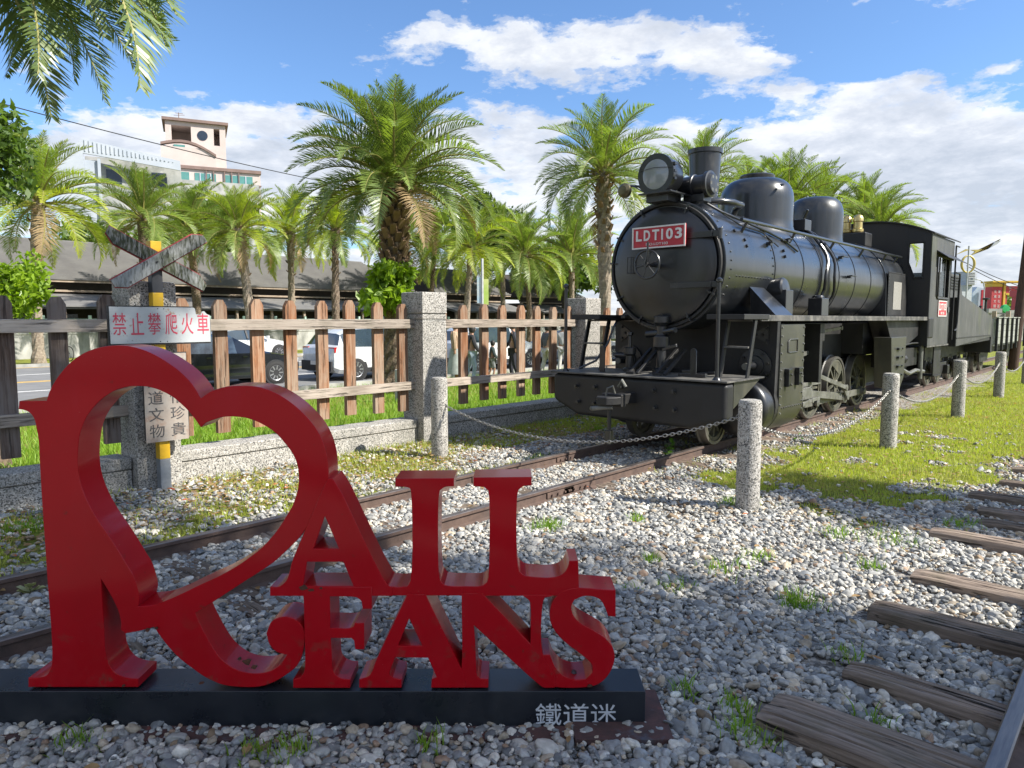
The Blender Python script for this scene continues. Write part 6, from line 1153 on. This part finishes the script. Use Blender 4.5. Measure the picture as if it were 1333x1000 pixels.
# ================================================================ cars
m_tyr = mat('rubber', (.02,.02,.02), None, 5., .8); m_rim = mat('alloy', (.5,.5,.52), None, 5., .3, metal=.8); m_cgl = mat('car_glass', (.03,.05,.07), None, 2., .06, spec=.8, coat=1.); m_trim = mat('car_trim', (.02,.02,.022), None, 5., .6); m_tail = mat('tail_lamp', (.45,.01,.015), None, 5., .15, coat=1.); m_hlmp = mat('head_lamp', (.6,.62,.65), None, 5., .1, coat=1.)
m_cw = mat('white_car_paint', (.66,.67,.67), None, 3., .25, coat=.8, coat_rough=.04); m_cb = mat('black_car_paint', (.012,.014,.017), None, 3., .2, coat=1., coat_rough=.03); m_cs = mat('silver_car_paint', (.42,.43,.45), None, 3., .3, metal=.4, coat=.8)
whl = {}
def car(x, y, heading, kind, paint, label, z=-.49):
    """built along +y (front at +y)"""
    suv = kind == 'suv'; L = 4.35 if suv else 4.6; H = 1.62 if suv else 1.43; W = .90
    root = empty('parked_car', label, 'car', (x, y, z), heading, 'cars parked and driving along the street')
    # stations: y, sill z, belt z, roof z, half width belt, half width roof
    if suv: st = [(-.5,.42,.78,.80,.72,.70),(-.485,.30,.95,.98,.84,.80),(-.45,.24,1.02,1.08,.89,.84),(-.41,.22,1.03,1.42,.90,.66),(-.33,.22,1.02,1.58,.90,.64),(-.05,.22,.99,1.62,.90,.66),(.08,.22,.97,1.57,.90,.66),(.24,.22,.97,1.06,.90,.74),(.30,.22,.96,1.0,.89,.78),(.44,.24,.86,.88,.86,.74),(.485,.28,.72,.74,.76,.66),(.5,.38,.60,.62,.66,.6)]
    else: st = [(-.5,.40,.78,.80,.70,.66),(-.485,.28,.90,.93,.82,.74),(-.44,.22,.95,1.0,.87,.78),(-.34,.20,.95,1.04,.89,.74),(-.22,.20,.94,1.36,.89,.60),(-.06,.20,.92,1.43,.89,.60),(.06,.20,.91,1.40,.89,.61),(.22,.20,.90,.98,.89,.74),(.28,.20,.88,.93,.88,.78),(.43,.22,.78,.80,.85,.72),(.485,.26,.66,.68,.76,.62),(.5,.36,.56,.58,.62,.55)]
    body, glass = MB(), MB(); rows = []
    for (t, s_, b_, r_, wb_, wr_) in st:
        yy = t*L; rows.append([(0,yy,s_-.02), (wb_*.9,yy,s_), (wb_+.0,yy,s_+.12), (wb_+.015,yy,(s_+b_)/2+.05), (wb_,yy,b_), (wr_+(wb_-wr_)*.1 if r_-b_ > .2 else wr_,yy,r_-.05 if r_-b_ > .2 else r_-.01), (wr_*.75,yy,r_-.005), (0,yy,r_+.015)])
    for s_ in (1, -1):
        for i in range(len(rows)-1):
            for j in range(7):
                q = [rows[i][j], rows[i+1][j], rows[i+1][j+1], rows[i][j+1]]; q = [(p[0]*s_, p[1], p[2]) for p in q]
                h0 = st[i][3]-st[i][2]; h1 = st[i+1][3]-st[i+1][2]; tgt = body
                if j == 4 and (h0 > .2 and h1 > .2): tgt = glass
                if j >= 5 and ((h0 > .2) != (h1 > .2)): tgt = glass
                tgt.add(q, [(0,1,2,3) if s_ == 1 else (3,2,1,0)])
        for i in (0, len(rows)-1): body.add([(p[0]*s_, p[1], p[2]) for p in rows[i]], [tuple(range(8))])
    bm_ = lambda mb, nm, mm, par=root, sm=50: mb.build(nm, mm, par, smooth=sm)
    bo_ = bm_(body, 'body', paint); bm_(glass, 'window_glass', m_cgl)
    for s_ in (1, -1):
        for yy in (-.31*L, .31*L):
            R = .34 if suv else .32; bm_(MB().lathe((s_*.86,yy,R), (s_,0,0), [(0,R+.06),(.05,R+.055),(.052,0)], 28), 'wheel_arch', m_trim)
            w_ = bm_(MB().lathe((s_*.74,yy,R), (s_,0,0), [(0,R*.6),(0,R),(.17,R),(.185,R*.94),(.185,R*.70),(.15,R*.66)], 28, cap=False), 'tyre', m_tyr)
            rm = MB().lathe((s_*.74,yy,R), (s_,0,0), [(.165,R*.70),(.175,R*.68),(.165,R*.60),(.12,R*.60)], 28, cap=False); rm.lathe((s_*.74,yy,R), (s_,0,0), [(.12,.06),(.17,.05),(.172,0)], 12)
            for k in range(9): t = 2*pi*k/9; rm.bar((s_*.90,yy+cos(t)*.04,R+sin(t)*.04),(s_*.905,yy+cos(t)*R*.64,R+sin(t)*R*.64), .035, .02, (1,0,0))
            bm_(rm, 'rim', m_rim, w_); bm_(MB().lathe((s_*.86,yy,R), (s_,0,0), [(0,R*.62),(.005,0)], 20), 'brake', m_trim, w_)
        for yy in (-.10*L, .12*L): bm_(MB().box(*sorted((s_*.905, s_*.93)), yy-.12, yy, .80, .83), 'door_handle', paint)
        bm_(MB().box(*sorted((s_*.90,s_*1.05)), .17*L, .17*L+.1, .96, 1.10), 'wing_mirror', paint)
        bm_(MB().box(*sorted((s_*.55,s_*.865)), -.483*L, -.445*L, .86 if suv else .74, 1.02 if suv else .90), 'tail_lamp', m_tail); bm_(MB().box(*sorted((s_*.50,s_*.80)), .43*L, .478*L, .60, .72), 'head_lamp', m_hlmp)
        bm_(MB().box(*sorted((s_*.895,s_*.912)), -.22*L, .22*L, .24, .38), 'sill_trim', m_trim if suv else paint)
        yy = -.02*L; bm_(MB().box(*sorted((s_*.895,s_*.906)), yy-.01, yy, .30, .95), 'door_seam', m_trim); bm_(MB().bar((s_*.87,yy,.98),(s_*.655,yy,H-.08), .05, .08, (0,1,0)), 'pillar', m_trim)
    bm_(MB().box(-.24,.24,-.512*L,-.5055*L,.48,.60), 'licence_plate', m_pwh); bm_(MB().box(-.24,.24,.5035*L,.51*L,.40,.52), 'licence_plate', m_pwh)
    bm_(MB().box(-.80,.80,-.505*L,-.47*L,.30,.60), 'rear_bumper', m_trim if suv else paint); bm_(MB().box(-.42,.42,.487*L,.503*L,.36,.56), 'grille', m_trim)
    return root
pA = AX(356, 470, -15.0); car(-15.9, pA.y-1.35, 0, 'sedan', m_cb, 'black sedan behind the fence left of the sculpture heart')
pB = AX(468, 470, -14.2); car(-15.1, pB.y+1.25, 0, 'suv', m_cw, 'white hatchback with red tail lamp, seen between the brown pickets')
pC = AX(357, 450, -27); car(-27.5, pC.y-1.4, 0, 'sedan', m_cw, 'white sedan parked across the street beyond the black car')
pD = AX(655, 470, -14.2); car(-15.1, pD.y+.2, 0, 'suv', m_cw, 'white car behind the walking people'); pE = AX(752, 470, -14.2); car(-15.1, pE.y+1.2, 0, 'sedan', m_cs, 'silver car seen through the locomotive ladder')
# ================================================================ people on the lawn
def skin_body(name, verts, edges, radii, m_, parent, sub=1):
    me = bpy.data.meshes.new(name); me.from_pydata(verts, edges, []); o = link(name, me, parent); sk = o.modifiers.new('skin', 'SKIN')
    for i, r in enumerate(radii): me.skin_vertices[0].data[i].radius = (r, r) if not hasattr(r, '__len__') else r
    me.skin_vertices[0].data[0].use_root = True; s_ = o.modifiers.new('sub', 'SUBSURF'); s_.levels = sub; s_.render_levels = sub; me.materials.append(m_); return o
m_skin = mat('skin', (.42,.24,.16), None, 4., .6); m_hair = mat('black_hair', (.02,.017,.015), None, 9., .6)
def person(px, py, hgt, face, label, top, bottom, bare=False, step=.12, skirt=False, arm=.2, shoe=None):
    g_ = G(px, py, -.35); 
    for _ in range(6): g_ = G(px, py, float(gz(g_.x)))
    root = empty('person', label, 'person', tuple(g_), face, 'people walking beyond the fence'); k = hgt/1.7; S = lambda *v: tuple(q*k for q in v)
    v = [S(0,0,.92), S(0,0,1.12), S(0,.01,1.36), S(0,.0,1.46), S(0,.02,1.53), S(0,.03,1.63), S(.17,0,1.40), S(.21,arm*.3,1.14), S(.20,arm,.93), S(.20,arm+.04,.83), S(-.17,0,1.40), S(-.21,-arm*.3,1.14), S(-.20,-arm*.3,.93), S(-.20,-arm*.3,.83),
         S(.09,0,.86), S(.10,step*.7,.48), S(.10,step*.6-.05,.09), S(.10,step*.6+.10,.035), S(-.09,0,.86), S(-.10,-step*.4,.48), S(-.10,-step-.05,.10), S(-.10,-step+.08,.035)]
    e = [(0,1),(1,2),(2,3),(3,4),(4,5),(2,6),(6,7),(7,8),(8,9),(2,10),(10,11),(11,12),(12,13),(0,14),(14,15),(15,16),(16,17),(0,18),(18,19),(19,20),(20,21)]
    r = [.13,.12,.13,.055,.085,.085,.055,.043,.034,.03,.055,.043,.034,.03,.085,.058,.040,.038,.085,.058,.040,.038]; r = [q*k for q in r]
    skin_body('body', v, e, r, m_skin, root)
    ov = lambda idx, add, nm, mm: skin_body(nm, [v[i] for i in idx], [(idx.index(a), idx.index(b_)) for a, b_ in e if a in idx and b_ in idx], [r[i]+add for i in idx], mm, root)
    ov([2,1,0,6,7,8,10,11,12], .022, 'shirt', top)
    if skirt: MB().lathe((0,0,0), (0,0,1), [(.30*k,.27*k),(.6*k,.22*k),(.98*k,.16*k)], 16).build('skirt', bottom, root)
    else: ov([0,14,15,18,19] if bare else [0,14,15,16,18,19,20], .016, 'trousers', bottom)
    MB().lathe((0,.015*k,1.64*k), (0,0,1), [(-.12*k,.085*k),(-.06*k,.105*k),(.02*k,.108*k),(.07*k,.085*k),(.10*k,.04*k),(.105*k,0)], 16).build('hair', m_hair, root)
    for s_ in (1, -1): MB().box(s_*.10*k-.045*k, s_*.10*k+.045*k, (step*.6 if s_ > 0 else -step)-.09*k, (step*.6 if s_ > 0 else -step)+.16*k, 0, .07*k).build('shoe', shoe or m_trim, root, bev=.015)
    MB().lathe((0,.125*k,1.60*k), (0,1,0), [(-.02,.014),(.012*k,.010),(.02*k,0)], 8).build('nose', m_skin, root)
C1 = lambda n_, c: mat(n_, c, tuple(q*.7 for q in c), 8., .8)
person(594, 501, 1.66, YAW+1.2, 'woman in a beige wrap and long pale skirt by the tall pillar', C1('beige_cloth', (.42,.30,.20)), C1('pale_skirt', (.38,.42,.40)), skirt=True)
person(614, 497, 1.55, YAW-1.3, 'person in a black jacket and light blue jeans', C1('black_cloth', (.03,.03,.035)), C1('light_jeans', (.35,.43,.52)), shoe=C1('pale_shoe', (.6,.58,.55)))
person(641, 494, 1.12, YAW-1.4, 'child in a dark top and grey shorts with bare legs', C1('dark_teal_cloth', (.05,.07,.07)), C1('grey_shorts', (.22,.23,.23)), bare=True)
person(668, 496, 1.62, YAW+1.5, 'person all in navy with arms raised to the face', C1('navy_cloth', (.018,.02,.03)), C1('navy_trousers', (.02,.02,.032)), arm=.3)
person(712, 490, 1.55, YAW-1.0, 'person in grey seen beside the orange pickets', C1('grey_cloth', (.10,.10,.11)), C1('pale_trousers', (.5,.48,.44)))
person(733, 486, 1.6, YAW-.3, 'person in pale trousers right of the thin black pole', C1('white_shirt', (.5,.5,.5)), C1('cream_trousers', (.55,.53,.5)))
# bicycle parked by the far wall
bi = empty('bicycle', 'black bicycle leaning by the concrete wall at the far left', 'bicycle', tuple(G(82, 470, -.5)), YAW+1.1); bi.location.z = -.5
for yy in (-.5, .5):
    MB().tube([Vector((0, yy+cos(t)*.32, .33+sin(t)*.32)) for t in np.linspace(0, 2*pi, 24, endpoint=False)], .022, 6, closed=True).build('wheel', m_tyr, bi)
MB().tube([(0,-.5,.33),(0,-.08,.30),(0,.32,.80),(0,-.22,.80),(0,-.5,.33)], .018, 6).tube([(0,-.08,.3),(0,-.24,.92)], .018, 6).tube([(0,.5,.33),(0,.30,1.0)], .018, 6).build('frame', m_trim, bi)
MB().box(-.07,.07,-.36,-.12,.92,.97).build('saddle', m_trim, bi, bev=.02); MB().tube([(-.25,.26,1.02),(0,.3,1.0),(.25,.26,1.02)], .014, 6).build('handlebar', m_trim, bi)
# low concrete stub on the lawn
ls = AD(522, 488, 13.5); tag(MB().box(-.09,.09,-.09,.09,0,.62).build('stone_stub', m_conc, None, bev=.02, loc=(ls.x, ls.y, float(gz(ls.x)))), 'short pale concrete stub on the lawn behind the brown pickets', 'stub')
# banner pole
m_ban1 = mat('banner_green', (.45,.62,.12), (.65,.70,.25), 2.5, .6); m_ban2 = mat('banner_blue', (.35,.58,.70), (.65,.66,.60), 2.5, .6); m_pole = mat('pale_pole', (.55,.56,.56), None, 4., .5)
bp_ = AD(628, 416, 30); bn_ = empty('banner_pole', 'grey pole with two narrow printed banners over the picket fence', 'banner', (bp_.x, bp_.y, -.5), YAW); zq = lambda py: CAMH+(416-py)/924*30+.5
MB().cyl((0,0,0),(0,0,zq(338)), .05).build('pole', m_pole, bn_); MB().box(-.22,-.06,-.01,.01,zq(395),zq(362)).build('banner', m_ban2, bn_); MB().box(.06,.26,-.01,.01,zq(397),zq(364)).build('banner', m_ban1, bn_)
# cables
def cable(p, q, sag, label, r=.02):
    p, q = Vector(p), Vector(q); pts = [p.lerp(q, t)-Vector((0,0,4*sag*t*(1-t))) for t in np.linspace(0, 1, 24)]
    o = MB().tube(pts, r, 5).build('overhead_cable', m_blk3, None); tag(o, label, 'cable', 'overhead cables')
cable(AD(-60, 118, 26), AD(560, 262, 44), .3, 'black cable crossing the sky at upper left, past the pink tower')
cable(AD(1255, 341, 60), AD(1400, 388, 60), .5, 'upper thin cable at the right running down from the lamp', .03); cable(AD(1258, 346, 60), AD(1400, 396, 60), .5, 'lower thin cable at the right below its twin', .03)
# ================================================================ right background
m_gold = mat('lamp_gold', (.55,.43,.12), None, 4., .4, metal=.3); m_gr = mat('lamp_grey', (.45,.47,.48), None, 4., .5)
lo_ = AD(1256, 416, 45); lm = empty('street_lamp', 'ornate street lamp with golden rings and a swept arm behind the tender', 'street lamp', (lo_.x, lo_.y, 0), YAW); s45 = 45/924.
X_ = lambda px: (px-1256)*s45; Z_ = lambda py: CAMH+(416-py)*s45
MB().cyl((0,0,0),(0,0,Z_(322)), .05).build('pole', m_gr, lm)
MB().tube([(X_(1256)+cos(t)*.40*(1-.0*sin(t)), 0, Z_(345)+sin(t)*.52) for t in np.linspace(0, 2*pi, 26, endpoint=False)], [.03+.05*abs(cos(t)) for t in np.linspace(0, 2*pi, 26, endpoint=False)], 8, closed=True).build('ring', m_gold, lm)
MB().prism([(X_(1258),Z_(327)),(X_(1280),Z_(326)),(X_(1284),Z_(323)),(X_(1296),Z_(313)),(X_(1285),Z_(322)),(X_(1266),Z_(331)),(X_(1259),Z_(334)),(X_(1264),Z_(329))][::-1], 'y', -.05, .05).build('arm', m_gold, lm)
MB().prism([(X_(1281),Z_(325)),(X_(1288),Z_(317)),(X_(1296),Z_(315)),(X_(1290),Z_(320))], 'y', -.12, .12).build('lamp_head', m_gr, lm); MB().prism([(X_(1256),Z_(327)),(X_(1240),Z_(333)),(X_(1252),Z_(326))], 'y', -.05, .05).build('arm', m_gold, lm)
l2o = AD(1279, 416, 60); s60 = 60/924.; l2 = empty('street_lamp', 'thin grey street lamp with a curved top left of the red gate', 'street lamp', (l2o.x, l2o.y, 0), YAW); Z6 = lambda py: CAMH+(416-py)*s60; X6 = lambda px: (px-1279)*s60
MB().tube([(0,0,0),(0,0,Z6(375)),(X6(1277),0,Z6(368)),(X6(1272),0,Z6(365)),(X6(1264),0,Z6(364))], .05, 8).build('pole', m_gr, l2); MB().box(X6(1262),X6(1267),-.15,.15,Z6(365),Z6(363.5)).build('lamp_head', m_gr, l2)
b_o = AD(1282, 416, 30); pb = empty('lamp_post', 'short black post with a flat cap standing over the tender', 'post', (b_o.x, b_o.y, 0), YAW); MB().cyl((0,0,0),(0,0,CAMH+(416-391)*30/924.), .05, n=10).lathe((0,0,CAMH+(416-391)*30/924.), (0,0,1), [(0,.06),(.02,.14),(.08,.14),(.1,0)], 12).build('post', m_trim, pb)
# steel clad silo-like building behind the cab
m_zn = mat('zinc_cladding', (.33,.37,.40), (.42,.46,.48), 1., .5, stretch=(1,1,6)); zo = AD(1252, 416, 75); s75 = 75/924.; zb_ = empty('clad_building', 'grey louvred steel clad building behind the cab rail', 'building', (zo.x, zo.y, 0), YAW+.2); Z7 = lambda py: CAMH+(416-py)*s75; X7 = lambda px: (px-1252)*s75
MB().box(X7(1236), X7(1265), 0, 8, 0, Z7(372)).build('wall', m_zn, zb_, smooth=0); MB().box(X7(1255), X7(1266), -.2, 7, Z7(372)+.01, Z7(354)).build('roof_block', m_zn, zb_, smooth=0)
for k in range(8): MB().box(X7(1255)-.05, X7(1267), -.4, -.21, Z7(371)+k*.17, Z7(371)+k*.17+.07).build('louvre', m_gr, zb_, smooth=0)
m_fadeb = mat('faded_blue_mesh', (.28,.36,.46), (.42,.48,.55), .7, .8); fo_ = AD(1271, 416, 80); s80 = 80/924.; fo = empty('scaffold_block', 'hazy blue netted building right of the louvred one', 'building', (fo_.x, fo_.y, 0), YAW); X8 = lambda px: (px-1271)*s80; Z8 = lambda py: CAMH+(416-py)*s80
MB().prism([(X8(1264),0),(X8(1278),0),(X8(1278),Z8(376)),(X8(1270),Z8(374)),(X8(1264),Z8(382))], 'y', 0, 5).build('wall', m_fadeb, fo, smooth=0); MB().box(X8(1274),X8(1276),-.3,-.1,0,Z8(378)).build('sign_strip', m_prd, fo, smooth=0)
# red and gold festival gate
gt_o = AD(1310, 416, 70); s70 = 70/924.; gt = empty('festival_gate', 'red and gold gateway with white lettering beyond the wagon', 'gate', (gt_o.x, gt_o.y, 0), YAW); GX = lambda px: (px-1310)*s70; GZ = lambda py: CAMH+(416-py)*s70
m_grd = mat('gate_red', (.50,.05,.06), (.42,.045,.05), 1., .6); m_ggd = mat('gate_gold', (.70,.46,.06), (.6,.4,.05), 1., .6)
MB().box(GX(1289), GX(1302), 0, 1.2, 0, GZ(374)).build('pillar', m_grd, gt, smooth=0); MB().box(GX(1289), GX(1302), -.05, 1.25, GZ(374)+.01, GZ(369)).build('pillar_cap', m_ggd, gt, smooth=0)
MB().box(GX(1287), GX(1345), -.3, 1.5, GZ(368.5), GZ(366.5)).build('roof', m_ggd, gt, smooth=0); MB().box(GX(1304.5), GX(1307), 0, 1., 0, GZ(369)).build('upright', m_ggd, gt, smooth=0); MB().box(GX(1302.2), GX(1304), .2, .8, 0, GZ(369)).build('upright', m_pole, gt, smooth=0); MB().box(GX(1307.2), GX(1310), .1, .9, 0, GZ(384)).build('upright', m_grd, gt, smooth=0)
MB().box(GX(1307.2), GX(1345), 0, .6, GZ(382), GZ(373)).build('lintel', m_grd, gt, smooth=0); MB().box(GX(1307.2), GX(1345), -.02, .62, GZ(384.3), GZ(382.1)).build('lintel_edge', m_ggd, gt, smooth=0)
for j, ch in enumerate(('花蓮','鐵道','文化','園區')):
    for i, c_ in enumerate(ch): fit_text(c_, m_pwh, gt, 'character', GX(1292+i*5), GX(1295+i*5), GZ(382+j*6.2), GZ(379+j*6.2)+.05, -.02)
for i in range(2):
    for j in range(2): fit_text('花蓮車站'[i*2+j], m_pwh, gt, 'character', GX(1311+i*10), GX(1314+i*10), GZ(377+j*4), GZ(374.5+j*4), -.02)
tag(MB().lathe((0,0,0), (0,1,0), [(-.2,.0),(-.19,.3),(.0,.36),(.19,.3),(.2,0)], 20).build('green_float', mat('float_green', (.03,.42,.12), None, 2., .5), None, loc=tuple(AD(1308, 402, 60)), rot=(0,0,YAW)), 'round green disc under the red gate', 'disc')
MB().cyl((0,0,0),(0,0,1.8), .05).build('stem', m_gr, bpy.data.objects['green_float'], loc=(0,0,-2.2))
# low sheds and stone wall beyond the wagon
for i, (a, b_, py, d_, mm, lab) in enumerate(((1286,1300,402,55,m_pole,'low white shed behind the vent pipe'), (1312,1333,404,62,m_ptr,'low reddish shed right of the green disc'), (1278,1345,409,48,m_gran,'low grey stone wall above the open wagon'), (1330,1345,378,66,m_prd,'red and white panel cut by the right edge'))):
    p_ = AD((a+b_)/2, 416, d_); r_ = empty('shed' if i < 2 else ('stone_wall' if i == 2 else 'sign_panel'), lab, ('shed','shed','wall','sign')[i], (p_.x, p_.y, 0), YAW); hw_ = (b_-a)/2*d_/924.; zt = CAMH+(416-py)*d_/924.
    MB().box(-hw_, hw_, 0, 1.5, 0, zt*.85).build('wall', mm, r_, smooth=0); MB().box(-hw_-.1, hw_+.1, -.2, 1.7, zt*.85+.01, zt).build('roof', m_conc if i != 3 else mm, r_, smooth=0)
for q in (1294, 1312): p_ = AD(q, 416, 47.6); tag(MB().box(-.12,.12,-.12,.12,0,CAMH+.55).build('pale_post', m_fas, None, loc=(p_.x,p_.y,0)), 'pale timber post at the stone wall, the %s one' % ('left' if q == 1294 else 'right'), 'post')
# tall timber pole at the right edge
m_pwd = wood('tarred_pole', (.085,.05,.035), (.05,.03,.025), (1,1,.06), .5); bpz = AD(1326, 416, 19); h_t = CAMH+(416-293)*19/924.
pl = empty('timber_pole', 'dark tarred timber pole at the right edge', 'pole', (bpz.x+.0, bpz.y, 0)); MB().tube([(-.06,-.06,-.1),(.10,.10,h_t-.08)], [.125,.10], 14).build('shaft', m_pwd, pl); MB().cyl((.10,.10,h_t-.35),(.10,.10,h_t-.31), .106).build('band', m_pwh, pl)
for o in list(bpy.data.objects):
    if o.name.startswith('sign') and o.type == 'EMPTY' and not o.children: bpy.data.objects.remove(o)
